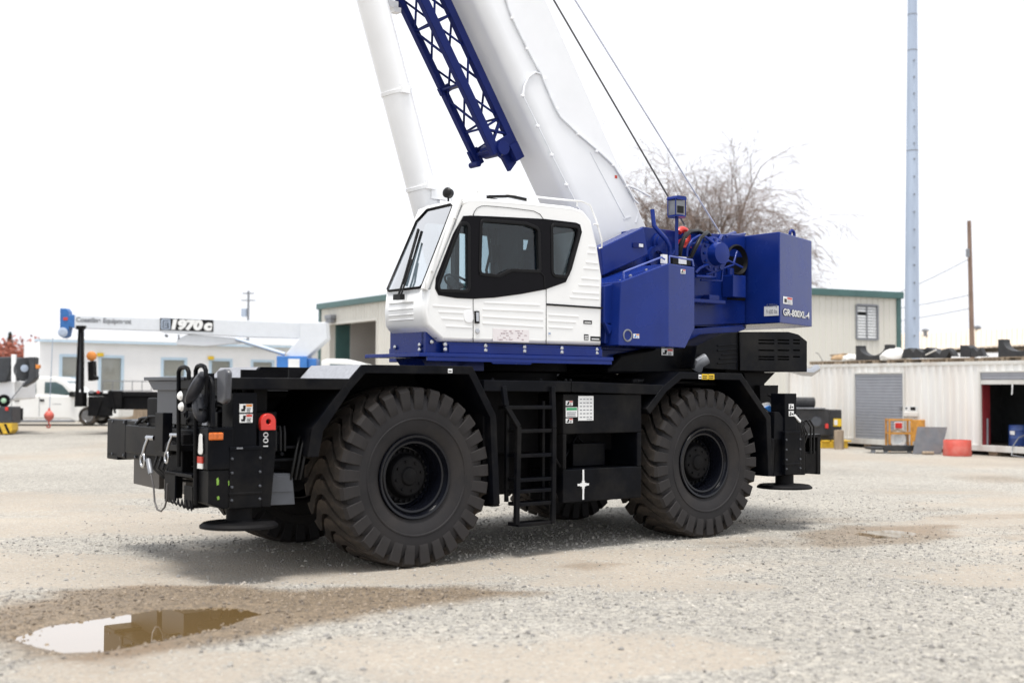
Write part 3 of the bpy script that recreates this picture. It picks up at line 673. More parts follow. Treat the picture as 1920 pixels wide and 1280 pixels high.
for i, x in enumerate((517, 526, 534)):
    p = [cr(x - 6, 800 + 8 * i % 9, v=1.45), cr(x - 1, 800, v=1.5), cr(x, 812, v=1.52), cr(x, 845, v=1.52)]
    b.tube(p, .014, 8)
for i, x in enumerate((1516, 1522)):
    b.tube([cr(x - 14, 790, v=1.45), cr(x - 4, 787, v=1.5), cr(x + 4, 800, v=1.52), cr(x + 4, 850, v=1.52)], .014, 8)
cb(b, 'hydraulic_hose', HOSE, smooth=60)
b = MB(); z1 = cr(530, 838, v=1.5)[2]; z0 = cr(530, 862, v=1.5)[2]; ua, ub = cr(505, 850, v=1.5)[0], cr(562, 850, v=1.5)[0]
b.box(ua, ub, 1.2, 1.5, z1 - .015, z1 + .01); b.box(ua, ub, 1.2, 1.5, z0 - .01, z0 + .015); b.box(ua, ua + .03, 1.25, 1.48, z0, z1); b.box(ub - .03, ub, 1.25, 1.48, z0, z1); b.box(ua, ub, 1.15, 1.22, z0, z1); b.cyl((ua + .12, 1.4, z0 + .06), (ua + .12, 1.53, z0 + .06), .02, 8)
cb(b, 'hose_tray', BLACK, bevel=.004)
b = MB(); b.prism([Q(*p, 1.5) for p in ((505, 887), (548, 887), (553, 945), (503, 947))], 1.3, 1.5); b.prism([Q(*p, 1.5) for p in ((507, 892), (546, 890), (549, 921), (505, 923))], 1.5, 1.508)
cb(b, 'wheel_chock_box', DGREY, bevel=.01)
b = MB(); b.prism([Q(*p, 1.5) for p in ((1510, 847), (1537, 845), (1537, 886), (1510, 888))], 1.28, 1.5); b.prism([Q(*p, 1.5) for p in ((1508, 815), (1538, 813), (1538, 819), (1508, 821))], 1.25, 1.52); b.prism([Q(*p, 1.52) for p in ((1533, 815), (1539, 815), (1539, 889), (1533, 889))], 1.25, 1.52)
cb(b, 'rear_side_box', BLACK, bevel=.008)
b = MB(); b.prism([Q(*p, 1.6) for p in ((1452, 772), (1462, 772), (1480, 800), (1480, 890), (1450, 893))], 1.2, 1.6); b.prism([Q(*p, 1.6) for p in ((1488, 775), (1497, 785), (1510, 790), (1510, 890), (1488, 890))], 1.35, 1.6)
cb(b, 'outrigger_bracket', BLACK, bevel=.008)
b = MB(); b.bar(cr(1489, 778, v=1.62), cr(1500, 790, v=1.62), .03, .03); cb(b, 'bright_edge', MATS['label_white'])
# lamp box at the front corner
ub_ = -2.05; uf = -2.31
b = MB(); b.box(uf, -2.06, 1.37, 1.645, 1.08, 1.465)
lampbox = cb(b, 'lamp_box', BLACK, bevel=.012)
a = cr(391, 818, v=1.646); c = cr(418, 818, v=1.646); b = MB(); b.box(a[0], c[0], 1.640, 1.665, a[2] - .035, a[2] + .035); cb(b, 'marker_lamp', ORANGE, lampbox, bevel=.012)
b = MB(); b.prism(rnd([(1.46, 1.22), (1.56, 1.22), (1.54, 1.41), (1.48, 1.41)], .03), uf - .008, uf - .02, 'u'); cb(b, 'head_lamp', LENS, lampbox, bevel=.006)
b = MB(); b.box(uf - .015, uf + .01, 1.44, 1.54, 1.14, 1.20); b.mi = 1; b.box(uf - .014, uf + .01, 1.44, 1.54, 1.09, 1.138); b.build('indicator_lamp', [RLAB, LENS], lampbox, flip=True)
# lower bumper plates with lime paint marks
b = MB(); b.prism([(-2.30, 1.075), (-2.07, 1.075), (-2.07, .74), (-2.14, .72), (-2.30, .78)], 1.30, 1.64)
cb(b, 'bumper_plate', MATS['black_paint'], bevel=.006)
b = MB(); pa = cr(250, 906, u=-1.75); pb = cr(298, 917, u=-1.75); pc = cr(307, 919, u=-1.75); pd = cr(348, 927, u=-1.75); b.prism([(pa[1], pa[2]), (pb[1], pb[2]), (pb[1], 1.1), (pa[1], 1.1)], -1.75, -1.45, 'u'); b.prism([(pc[1], pc[2]), (pd[1], pd[2]), (pd[1], 1.1), (pc[1], 1.1)], -1.75, -1.45, 'u'); cb(b, 'far_outrigger_panel', PANELG, bevel=.006)  # far-side outrigger panels, their colour warmed to paint in ground bounce
b = MB()
for (x, y, hh) in ((408, 902, .10), (409, 933, .05), (430, 905, .07), (432, 940, .05)):
    a = cr(x, y, v=1.643); hh *= .7; b.prism([(a[0] - .008, a[2] - hh * .5), (a[0] + .01, a[2] - hh * .45), (a[0] + .012, a[2] + hh * .1), (a[0] + .004, a[2] + hh * .5), (a[0] - .012, a[2] + hh * .3)], 1.641, 1.646)
cb(b, 'chalk_mark', LIME)
# front upright shield and its flange
b = MB(); b.box(-2.08, -2.03, -.16, .40, 1.46, 1.90); b.box(-2.16, -2.0, -.33, .62, 1.90, 1.935); b.prism([(-.32, 1.899), (.55, 1.899), (.42, 1.80), (-.17, 1.80)], -2.12, -2.085, 'u')
cb(b, 'front_shield', DGREY, bevel=.006)
b = MB(); b.box(-2.07, -1.45, .2, 1.3, 1.46, 1.60); b.box(-2.0, -1.9, .25, .4, 1.58, 1.9); b.box(-2.08, -1.98, .42, .6, 1.46, 1.86); b.prism([(-2.0, 1.47), (-1.5, 1.47), (-1.7, 1.85), (-1.85, 1.85)], .9, 1.0)
b.prism([(-2.05, 1.47), (-1.6, 1.47), (-1.78, 1.78), (-1.9, 1.78)], 1.12, 1.2); b.box(-1.65, -1.5, -1.2, 1.2, 1.4, 1.83)
cb(b, 'front_bracket', BLACK, bevel=.008)
b = MB(); b.prism([(-2.1, 1.47), (-1.98, 1.47), (-2.03, 1.68), (-2.06, 1.68)], 1.02, 1.12); b.mi = 1; b.box(-2.07, -2.02, 1.03, 1.11, 1.68, 1.70); b.build('grease_bottle', [GREYM, BLUEB], CR, flip=True)
# grab rails: two loops on poles down to the step
UF = -2.32
def loop(x0, x1, ytop, ybot0, ybot1, u=UF):
    p0 = cr(x0, ybot0, u=u); p1 = cr(x1, ybot1, u=u); xs = [x0 + (x1 - x0) * t for t in np.linspace(0, 1, 9)]; h = (x1 - x0) / 2
    return [p0] + [cr(x, ytop + h - math.sqrt(max(0, h * h - (x - (x0 + x1) / 2) ** 2)), u=u) for x in xs] + [p1]
b = MB(); b.tube(loop(335, 354, 688, 875, 712), .022, 8); b.tube(loop(367, 386, 685, 946, 705), .022, 8); cb(b, 'grab_rail', BLACK, smooth=60)
b = MB(); b.tube(loop(357, 400, 703, 730, 800, u=-2.26), .018, 8); b.bar(cr(395, 700, u=-2.2), cr(397, 800, u=-2.2), .05, .05); b.tube([cr(388, 703, u=-2.3), cr(387, 760, u=-2.3)], .02, 8); cb(b, 'mirror_bracket', BLACK, smooth=60)
# mirrors
def disc(c, n, r, th, name, m, ang=None):
    b = MB(); b.lathe([(.02, -th), (r * .55, -th * .95), (r * .92, -th * .35), (r, 0), (r * .97, .012), (.01, .012)], c, n, 32); return cb(b, name, m, smooth=40)
def cvec(x, y, z): return Vector((x, y, z))
c = cr(366, 726, u=-2.36); disc(c, (-.55, -.45, .35), .165, .05, 'convex_mirror', MIRR)
c = cr(379, 765, u=-2.25); disc(c, (-.35, -.6, -.1), .14, .05, 'convex_mirror', MIRR)
pl = [cr(x, y, u=-2.3) for x, y in ((406, 694), (420, 691), (424, 698), (422, 750), (416, 757), (406, 754))]
b = MB(); k = len(pl); b.add([tuple(p) for p in pl] + [(p[0] + .05, p[1] + .03, p[2]) for p in pl], [list(range(k)), list(range(k, 2 * k))[::-1]] + [(i, (i + 1) % k, (i + 1) % k + k, i + k) for i in range(k)])
cb(b, 'side_mirror', MIRR, bevel=.015, smooth=40)
b = MB()
for x, y in ((337, 742), (339, 762)):
    p = cr(x + 3, y, u=-2.34); b.lathe([(.03, 0), (.045, .01), (.03, .03), (.005, .035)], p, (-1, .1, 0), 12)
cb(b, 'work_lamp', LENS, smooth=40)
b = MB(); b.bar(cr(340, 766, u=-2.3), cr(385, 768, u=-2.3), .03, .025); b.box(-2.3, -2.2, .35, .55, 1.2, 1.58); b.box(-2.28, -2.1, .62, .95, 1.22, 1.28)
cb(b, 'rail_bracket', BLACK, bevel=.004)
# step under the grab rails
P0 = cr(320, 889, u=-2.25); b = MB(); v0 = cr(314, 895, u=-2.25)[1]; v1 = cr(365, 895, u=-2.25)[1]; zt_ = cr(340, 888, u=-2.25)[2]; zb_ = cr(340, 940, u=-2.25)[2]
b.box(-2.28, -2.10, v0, v1, zt_ - .02, zt_ + .012); b.box(-2.28, -2.26, v0, v0 + .26, zb_, zt_); b.box(-2.26, -2.1, v0, v0 + .02, zb_, zt_); b.box(-2.26, -2.1, v1 - .02, v1, zb_ - .04, zt_); b.box(-2.27, -2.25, v1 - .20, v1, zb_ - .05, zt_ - .1)
for i in range(7): x = v0 + (v1 - v0) * i / 7; b.prism([(x, zb_ - .02 - .008 * i), (x + .045, zb_ - .02), (x + .09, zb_ - .02 - .008 * i), (x + .045, zb_ + .035)], -2.28, -2.265, 'u')
cb(b, 'front_step', BLACK, bevel=.004)
b = MB(); b.box(-2.2, -2.1, .45, .8, .95, 1.38); b.lathe([(.07, 0), (.07, .06), (.05, .08), (.02, .085)], (-2.2, .6, 1.24), (-1, .15, 0), 16); cb(b, 'tow_pin_block', BLACKM, bevel=.01, smooth=40)
# shackles and the hanging wire sling
def shackle(px, py, sc=1.):
    c = Vector(cr(px, py, u=-2.30)); b = MB()
    pts = [c + Vector((-.05, math.sin(t) * .075 * sc, -.08 * sc + math.cos(t) * .095 * sc)) for t in np.linspace(.5, 2 * math.pi - .5, 14)]
    b.tube(pts, .022 * sc, 8); b.tube([c + Vector((-.05, .0, .0)), c + Vector((-.04, .03, .09)), c + Vector((-.02, .06, .17))], .026 * sc, 8); b.cyl(c + Vector((-.03, .03, .17)), c + Vector((.02, .10, .17)), .035 * sc, 10)
    return cb(b, 'shackle', CHROME, smooth=50)
shackle(277, 852, .68); shackle(322, 848, .55)
b = MB(); b.tube([cr(278, 862, u=-2.32), cr(281, 878, u=-2.34), cr(283, 888, u=-2.34)], .026, 8); cb(b, 'sling_ferrule', GREYM, smooth=50)
b = MB(); b.tube([cr(x, y, u=-2.36) for x, y in ((283, 888), (288, 912), (290, 940), (295, 955), (302, 958), (309, 950), (313, 935), (314, 905))], .009, 6); cb(b, 'wire_sling', ROPE, smooth=60)

# small fittings that crowd the front end: hose runs, clamps, bolts, hinge lugs
b = MB()
for i, (v0_, v1_, zz0) in enumerate(((.55, 1.25, 1.62), (.45, 1.15, 1.70), (.62, 1.0, 1.56), (-.5, .9, 1.52), (-.7, .3, 1.50))):
    b.tube([(-2.04, v0_, 1.46), (-2.08, v0_, zz0 - .05), (-2.05, v0_ + .06, zz0), (-1.98, v1_ - .08, zz0 + .04), (-1.9, v1_, zz0), (-1.8, v1_, 1.45)], .016, 7)
for i in range(4): b.tube([(-2.09, -.1 + .12 * i, 1.12), (-2.13, -.1 + .12 * i, 1.0), (-2.05, -.02 + .12 * i, .9), (-1.9, .05 + .12 * i, .88)], .014, 7)
for i in range(3): b.tube([(-1.40 + .05 * i, 1.50, .95), (-1.38 + .05 * i, 1.56, 1.2), (-1.30 + .05 * i, 1.48, 1.35), (-1.1, 1.2, 1.4)], .014, 7)
for i in range(3): b.tube([(6.10 + .05 * i, 1.50, .95), (6.12 + .05 * i, 1.6, 1.25), (6.06, 1.58, 1.50), (5.95, 1.5, 1.42)], .014, 7)
cb(b, 'hydraulic_hose', HOSE, smooth=60)
b = MB()
for z in (.80, .92, 1.05, 1.18):
    for du in (-.15, .13):
        for u_ in (-1.93, 5.87): b.lathe([(.013, 0), (.013, .012), (.006, .015)], (u_ + du, 1.655, z), (0, 1, 0), 6)
for v_ in np.arange(-1.5, 1.3, .35): b.lathe([(.016, 0), (.016, .014), (.007, .018)], (-2.052, v_, 1.44), (-1, 0, 0), 6); b.lathe([(.016, 0), (.016, .014), (.007, .018)], (-2.052, v_, 1.08), (-1, 0, 0), 6)
o = cb(b, 'small_bolt', DGREY); o['kind'] = 'stuff'
b = MB(); b.box(-2.14, -2.05, 1.0, 1.06, 1.25, 1.45); cb(b, 'hinge_lug', BLACK, bevel=.005); b = MB(); b.box(-2.14, -2.05, .12, .18, 1.2, 1.42); cb(b, 'hinge_lug', BLACK, bevel=.005)
b = MB(); b.box(-2.04, -1.98, 1.655, 1.668, 1.268, 1.282); cb(b, 'jack_glint', GREYM)  # grey strip painted in as a glint on the jack's edge
b = MB(); b.tube([(-1.6, .8, 1.55), (-1.7, .95, 1.78), (-1.75, 1.05, 1.82), (-1.8, 1.2, 1.72)], .02, 7); b.cyl((-1.75, .5, 1.66), (-1.75, .9, 1.66), .06, 12); cb(b, 'front_cylinder', BLACKM, smooth=50)

# ---- upper works
b = MB(); b.lathe([(.86, 1.79), (.86, 1.86), (.80, 1.88), (.80, 2.02), (.92, 2.04), (.92, 2.14), (.6, 2.15)], (2.15, 0, 0), (0, 0, 1), 48)
for k in range(36): a = 2 * math.pi * k / 36; b.cyl((2.15 + .83 * math.cos(a), .83 * math.sin(a), 1.86), (2.15 + .83 * math.cos(a), .83 * math.sin(a), 1.91), .022, 6)
cb(b, 'slewing_ring', BLACKM, smooth=30)
b = MB(); b.box(1.15, 5.3, -.82, .82, 2.15, 2.32); b.prism([(1.2, 2.32), (5.85, 2.72), (5.9, 2.66), (5.2, 2.45), (4.0, 2.22), (1.2, 2.15)], -.8, .8); b.box(.5, 2.7, .5, 1.42, 2.207, 2.3)
b.box(.45, 2.7, 1.36, 1.40, 2.205, 2.33)
cb(b, 'turntable_frame', BLUE, bevel=.01)
# walkway plate round the cab
b = MB(); b.prism([(.12, .32), (.12, 1.42), (.18, 1.50), (2.80, 1.50), (2.80, .9), (.5, .5)], 2.165, 2.205, 'z'); b.box(.18, 2.78, 1.46, 1.495, 2.12, 2.165)
wk = cb(b, 'walkway', BLUE, bevel=.004)
b = MB(); a = cr(921, 672, v=1.48); c = cr(997, 676, v=1.48); zt_ = 2.14; zb_ = cr(960, 681, v=1.48)[2]; b.tube([(a[0], 1.48, zt_), (a[0], 1.48, zb_ + .02), (a[0] + .02, 1.48, zb_), (c[0] - .02, 1.48, zb_), (c[0], 1.48, zb_ + .02), (c[0], 1.48, zt_)], .012, 6); b.cyl(((a[0] + c[0]) / 2, 1.48, zb_), ((a[0] + c[0]) / 2, 1.48, zt_), .011, 6); cb(b, 'step_hoop', BLUE, wk)
b = MB()
for x in (836, 912, 985, 1055, 1121):
    for dy in (646 + (x - 836) * .032, 655 + (x - 836) * .025): p = cr(x, dy, v=1.43); b.lathe([(.026, 0), (.026, .02), (.012, .028)], (p[0], 1.402, p[2]), (0, 1, 0), 8)
cb(b, 'frame_bolt', CHROME, wk)
# cab mount beam in front, with bolts
b = MB(); b.box(.26, .34, .62, 1.30, 2.205, 2.46); b.prism([(.26, 2.205), (.80, 2.205), (.80, 2.36), (.62, 2.46), (.40, 2.52), (.26, 2.46)], 1.24, 1.34); b.box(.345, .8, .62, 1.235, 2.21, 2.44); b.prism([(.34, 2.16), (1.0, 2.16), (.9, 2.05), (.45, 2.02)], .6, 1.1)
cb(b, 'cab_mount', BLUE, bevel=.01)
b = MB()
for x, y in ((743, 651), (789, 647), (789, 656), (807, 619), (808, 641)):
    if x < 800: p = cr(x, y, u=.26); b.lathe([(.026, 0), (.026, .02), (.012, .028)], (.258, p[1], p[2]), (-1, 0, 0), 8)
    else: p = cr(x, y, v=1.34); b.lathe([(.026, 0), (.026, .02), (.012, .028)], (p[0], 1.342, p[2]), (0, 1, 0), 8)
cb(b, 'mount_bolt', CHROME, smooth=40)
b = MB(); b.tube([(.5, .9, 2.1), (.7, .7, 2.05), (1.0, .8, 2.08), (1.2, .9, 2.12)], .03, 8); b.tube([(.45, .7, 2.12), (.6, .6, 2.02), (.9, .6, 2.0)], .025, 8); b.cyl((.6, .55, 2.1), (1.1, .55, 2.1), .07, 12); b.box(.85, 1.2, .95, 1.1, 2.03, 2.14)
cb(b, 'swivel_pipework', BLUE, smooth=50)

# ---- cab
VN, VF = 1.45, .62
z4 = lambda x, y, v=VN: Q(680 + x / 3.658, 330 + y / 3.658, v)
OUT = [z4(*p) for p in ((672, 172), (437, 772), (426, 905), (432, 1012), (452, 1042), (548, 1132), (757, 1137), (1258, 1150), (1646, 1160), (1651, 690), (1618, 470), (1575, 300), (1520, 232), (1440, 205), (1130, 172), (870, 150), (720, 148))]
IN = inset(OUT, .05)
b = MB()
secs = [(VF, .05), (VF + .015, .018), (VF + .05, 0), (VN - .06, 0), (VN - .018, .018), (VN, .05)]
rings = [[(p[0], v, p[1]) for p in (inset(OUT, d) if d else OUT)] for v, d in secs]
k = len(OUT); vs = [q for r0 in rings for q in r0]; fs = []
for i in range(len(secs) - 1):
    for j in range(k):
        if j == 0: continue            # windscreen opening
        fs.append((i * k + j, i * k + (j + 1) % k, (i + 1) * k + (j + 1) % k, (i + 1) * k + j))
b.add(vs, fs)
cab = cb(b, 'cab', WHITEC, smooth=50)
sm = cab.modifiers.new('thickness', 'SOLIDIFY'); sm.thickness = .03; sm.offset = 1 if False else -1
def nrm_out(o, c):   # orient an open shell outward from c
    me = o.data; s = sum((p.center - Vector(c)).dot(p.normal) * p.area for p in me.polygons)
    if s < 0: me.flip_normals()
nrm_out(cab, (1.4, -1.03, 3.1))
BAND = [z4(*p) for p in ((690, 277), (620, 400), (503, 700), (498, 770), (520, 815), (640, 835), (757, 840), (900, 832), (1080, 808), (1250, 776), (1390, 726), (1430, 640), (1500, 385), (1488, 335), (1460, 322), (1245, 297), (900, 280), (740, 274))]
W1 = rnd([z4(*p) for p in ((672, 330), (720, 330), (722, 788), (524, 782), (520, 750))], [.05, .06, .05, .05, .05], 4)
W2 = rnd([z4(*p) for p in ((812, 308), (1120, 332), (1200, 365), (1208, 652), (1015, 642), (930, 682), (802, 670))], [.05, .08, .06, .03, .08, .08, .05], 4)
W3 = rnd([z4(*p) for p in ((1296, 335), (1478, 355), (1470, 420), (1398, 690), (1300, 680))], [.05, .05, .03, .07, .06], 4)
vside([IN, inset(BAND, .03)], VN, .04, 'side_panel', WHITEC, cab, 0)
vside([BAND, W1, W2, W3], VN + .006, .05, 'window_band', TRIM, cab, .004)
for i, W in enumerate((W1, W2, W3)):
    vside([inset(W, -.02), inset(W, .006)], VN + .014, .03, 'window_seal', SEAL, cab, .006)
    vside([inset(W, -.01)], VN - .02, .006, 'window_pane', GLASSM if i != 1 else GLASSD, cab)
# door lower edge panel line, seams, ribs, handle
b = MB()
def seam(p, q, r=.0045): b.bar((*[z4(*p)[0]], VN + .001, z4(*p)[1]), (z4(*q)[0], VN + .001, z4(*q)[1]), r, .008, (0, 1, 0))
seam((757, 840), (757, 1137)); seam((1258, 776), (1258, 1150)); seam((757, 274), (757, 262))
arc = [(757, 274), (765, 245), (785, 220), (815, 206), (850, 205), (1000, 218), (1170, 240), (1215, 262), (1240, 297)]
for p, q in zip(arc[:-1], arc[1:]): seam(p, q)
seam((1262, 882), (1640, 908), .012); seam((1262, 874), (1262, 882), .012)
cb(b, 'door_seam', MATS['rubber_seal'], cab)
b = MB()
for r0 in ([(830, 866), (1215, 884)], [(822, 912), (1238, 930)], [(822, 962), (1238, 985)], [(822, 1008), (1238, 1034)], [(480, 888), (740, 905)], [(520, 930), (690, 938)], [(540, 975), (690, 985)], [(570, 1028), (750, 1038)], [(1275, 950), (1480, 962)], [(1275, 992), (1460, 1002)], [(1275, 1034), (1440, 1044)], [(1440, 795), (1622, 807)], [(1420, 830), (1622, 844)], [(1500, 700), (1622, 710)], [(1480, 745), (1622, 755)], [(1530, 590), (1614, 598)], [(1515, 632), (1618, 639)], [(1550, 482), (1596, 486)], [(1540, 525), (1602, 530)]):
    (x0, y0), (x1, y1) = r0; pa = z4(x0, y0); pb = z4(x1, y1); b = MB(); b.bar((pa[0], VN, pa[1]), (pb[0], VN, pb[1]), .02, .011, (0, 1, 0)); cb(b, 'pressed_rib', WHITEC, cab, bevel=.004)
b = MB(); pa = z4(768, 925); pb = z4(770, 1010); b.bar((pa[0] + .02, VN + .012, pa[1]), (pb[0] + .02, VN + .012, pb[1]), .055, .02, (0, 1, 0)); b.mi = 1; b.bar((pa[0] + .015, VN + .025, pa[1] - .015), (pb[0] + .015, VN + .025, pb[1] + .02), .035, .012, (0, 1, 0)); b.mi = 2; pc = z4(785, 1065); b.lathe([(.028, 0), (.028, .012), (.02, .014)], (pc[0], VN, pc[1]), (0, 1, 0), 12)
b.build('door_handle', [SEAL, CHROME, CHROME], cab, flip=True)
b = MB(); pa = z4(715, 920); pb = z4(715, 1005); b.prism(rnd([(pa[0] - .04, pa[1]), (pa[0] + .08, pa[1]), (pb[0] + .08, pb[1]), (pb[0] - .04, pb[1])], .05), VN, VN + .01); cb(b, 'grip_recess', WHITE, cab, bevel=.006)
# lower window ledge of the sliding door window
b = MB(); led = [z4(*p) for p in ((795, 676), (930, 688), (1015, 650), (1215, 662), (1240, 690), (1244, 770))]
b.tube([(p[0], VN + .012, p[1]) for p in led], .009, 6); cb(b, 'window_ledge', SEAL, cab)
dz = lambda x0, y0, x1, y1, **k: dpx(680 + x0 / 3.658, 330 + y0 / 3.658, 680 + x1 / 3.658, 330 + y1 / 3.658, VN + .001, **k)
dz(1514, 990, 1572, 1014, base=KLAB, dark=WLAB, lines=1, name='maker_label', parent=cab); dz(1518, 1085, 1548, 1124, base=KLAB, dark=WLAB, lines=3, name='maker_label', parent=cab); dz(1562, 1100, 1630, 1130, base=KLAB, dark=WLAB, lines=1, name='maker_label', parent=cab)
dz(1272, 1064, 1290, 1090, lines=1, name='maker_label', parent=cab, dark=BLUEB)
b = MB(); dd = lambda x0, y0, x1, y1: b.box(z4(x0, y0)[0], z4(x1, y1)[0], VN - .001, VN + .0035, z4((x0 + x1) / 2, y1)[1], z4((x0 + x1) / 2, y0)[1])
dd(892, 1050, 1140, 1135); b.mi = 1
for _ in range(34):
    x = random.uniform(900, 1120); y = random.choice([1060, 1075, 1090, 1105, 1118]); b2 = b; b.box(z4(x, y)[0], z4(x + random.uniform(5, 18), y)[0], VN, VN + .005, z4(x, y + random.uniform(3, 8))[1], z4(x, y)[1])
b.build('instruction_label', [mat('label_pale_pink', (.74, .70, .71), .5, var=.03), mat('label_print', (.38, .30, .32), .5)], cab, flip=True)
# windscreen: pane, surround, far side wall, interior
A0 = Vector((OUT[0][0], 0, OUT[0][1])); A1 = Vector((OUT[1][0], 0, OUT[1][1])); wd = (A1 - A0); wl = wd.length
def ws(t, v): p = A0 + wd * t; return Vector((p.x, v, p.z))
nW = Vector((wd.z, 0, -wd.x)).normalized(); nW = nW if nW.x < 0 else -nW
lp = [(.06, VN - .10), (.025, VN - .16), (.035, VF + .22), (.16, VF + .09), (.96, VF + .05), (.985, VF + .09), (.985, VN - .12), (.95, VN - .09)]
b = MB(); b.add([ws(t, v) + nW * .006 for t, v in lp], [list(range(len(lp)))]); cb(b, 'windscreen', GLASSW, cab)
b = MB(); b.tube([ws(-.03, VN - .035), ws(.5, VN - .035), ws(1.01, VN - .035)], .04, 10); cb(b, 'windscreen_pillar', WHITEC, cab, smooth=60)
b = MB(); b.tube([ws(t, v) + nW * .012 for t, v in lp], .014, 6, closed=True); cb(b, 'windscreen_seal', SEAL, cab, smooth=60)
b = MB(); k = len(lp); o_ = [(-.0, VN - .01), (-.01, VN - .1), (-.01, VF + .1), (.0, VF + .012), (1.0, VF + .012), (1.005, VF + .1), (1.005, VN - .1), (1.0, VN - .01)]
# frame strip between pane and shell corners
ov = [ws(t, v) for t, v in o_]; iv = [ws(t, v) + nW * .004 for t, v in lp]
ordr = [0, 1, 2, 3, 4, 5, 6, 7]
b.add(ov + iv, [(i, (i + 1) % 8, 8 + (i + 1) % 8, 8 + i) for i in ordr]); cb(b, 'windscreen_frame', WHITEC, cab)
FB = inset(OUT, .05)
Wf = rnd([(.36, 2.80), (1.05, 2.80), (1.05, 3.70), (.70, 3.70)], .06, 4); Wf2 = rnd([(1.13, 2.95), (1.62, 2.95), (1.62, 3.62), (1.13, 3.62)], .06, 4); Wf3 = rnd([(1.95, 3.0), (2.38, 3.0), (2.38, 3.62), (1.95, 3.62)], .06, 4)
vside([FB, Wf, Wf2, Wf3], VF + .03, .03, 'far_wall', WHITEC, cab)
vside([inset(FB, .03), Wf, Wf2, Wf3], VF + .045, .01, 'far_lining', INTER, cab)
for W in (Wf, Wf2, Wf3): vside([inset(W, -.01)], VF + .02, .005, 'window_pane', GLASSM, cab)
b = MB(); b.box(.35, 2.6, VF + .06, VN - .05, 2.36, 2.42); b.box(1.66, 1.74, VF + .04, VF + .5, 2.5, 3.75); b.box(1.78, 1.82, VF + .04, VF + .3, 2.5, 3.8); b.box(1.05, 1.11, VF + .04, VF + .12, 2.4, 3.8); b.box(.7, 2.5, VF + .06, VN - .06, 3.70, 3.74)
cb(b, 'cab_lining', INTER, cab)
b = MB(); b.box(1.06, 1.12, VF + .06, VF + .09, 2.45, 3.68); b.box(1.86, 1.92, VF + .06, VF + .09, 2.45, 3.68); cb(b, 'inner_pillar', GREYM, cab)
b = MB(); b.tube([(1.5, .75, 3.7), (1.52, .78, 3.4), (1.45, .8, 3.2), (1.5, .82, 2.9)], .018, 6); b.tube([(1.62, .75, 3.7), (1.6, .78, 3.45), (1.66, .8, 3.2), (1.62, .82, 2.9)], .018, 6); b.box(1.55, 1.7, .72, .78, 3.3, 3.5); cb(b, 'cab_cable', HOSE, cab, smooth=50)
b = MB(); b.box(1.9, 1.905, .95, 1.15, 3.28, 3.31); b.build('seat_highlight', WLAB, cab, flip=True)  # white strip painting a highlight on the seat back
b = MB(); b.prism(rnd([(1.25, 2.72), (1.85, 2.66), (1.85, 2.82), (1.25, 2.85)], .06), .80, 1.30); b.prism(rnd([(1.70, 2.80), (1.88, 2.80), (2.05, 3.45), (1.92, 3.47)], .05), .82, 1.28); b.box(1.3, 1.8, .85, 1.25, 2.42, 2.7); b.prism(rnd([(1.90, 3.42), (2.02, 3.42), (2.06, 3.62), (1.96, 3.62)], .03), .94, 1.16)
seat = cb(b, 'driver_seat', SEATM, cab, bevel=.03)
b = MB(); c = Vector((.90, 1.05, 2.98)); nx = Vector((.55, 0, .83)).normalized(); x = nx.orthogonal().normalized(); y = nx.cross(x)
b.tube([c + (x * math.cos(t) + y * math.sin(t)) * .19 for t in np.linspace(0, 2 * math.pi, 24, endpoint=False)], .014, 6, closed=True)
for t in (0, 2.1, 4.2): b.cyl(c, c + (x * math.cos(t) + y * math.sin(t)) * .19, .01, 6)
b.cyl(c, c - nx * .5 + Vector((-.1, 0, 0)), .035, 8); b.lathe([(.05, 0), (.05, .03), (.02, .04)], c - nx * .02, nx, 12)
cb(b, 'steering_wheel', INTER, cab, smooth=50)
b = MB(); b.prism([(.34, 2.42), (.75, 2.42), (.72, 2.75), (.50, 2.86), (.36, 2.82)], .75, 1.35); b.box(1.2, 1.8, 1.30, 1.38, 2.42, 2.84); b.cyl((1.2, 1.33, 2.84), (1.17, 1.33, 3.0), .02, 8); b.box(.95, 1.0, .72, .9, 2.9, 3.1)
cb(b, 'control_console', INTER, cab, bevel=.02)
# nose panel ribs, wipers, roof rail, lamp
b = MB(); nz0 = OUT[1]; nz1 = OUT[3]
for f in (.30, .48, .66, .82): p = Vector(OUT[1]).lerp(Vector(OUT[2]), f * 2) if f < .5 else Vector(OUT[2]).lerp(Vector(OUT[3]), f * 2 - 1); b.bar((p.x - .004, VF + .12, p.y), (p.x - .004, VN - .22, p.y), .014, .014)
cb(b, 'nose_rib', WHITEC, cab, bevel=.004)
b = MB(); wp = [ws(1.10, 1.05) + nW * .06, ws(.86, 1.02) + nW * .06, ws(.42, .93) + nW * .05]
b.tube(wp, .013, 6); b.tube([ws(1.12, 1.10) + nW * .06, ws(.88, 1.08) + nW * .06, ws(.66, 1.01) + nW * .05], .012, 6); b.bar(ws(.93, .99) + nW * .03, ws(.28, .86) + nW * .03, .018, .03); b.box(*[q for p in ((wp[0].x - .03, wp[0].x + .03), (1.0, 1.14), (wp[0].z - .03, wp[0].z + .03)) for q in p])
cb(b, 'windscreen_wiper', HOSE, cab, smooth=50)
b = MB(); zr = .0
rp_ = lambda x, y, v: (lambda c: (c[0], v, c[2]))(cr(680 + x / 3.658, 330 + y / 3.658, v=v))
b.tube([rp_(718, 148, 1.36), rp_(722, 112, 1.36), rp_(735, 100, 1.36), rp_(1000, 122, 1.36), rp_(1300, 155, 1.36), rp_(1500, 175, 1.37), rp_(1560, 200, 1.38), rp_(1600, 300, 1.44), rp_(1640, 440, 1.47), rp_(1640, 490, 1.46), rp_(1620, 495, 1.44)], .011, 6)
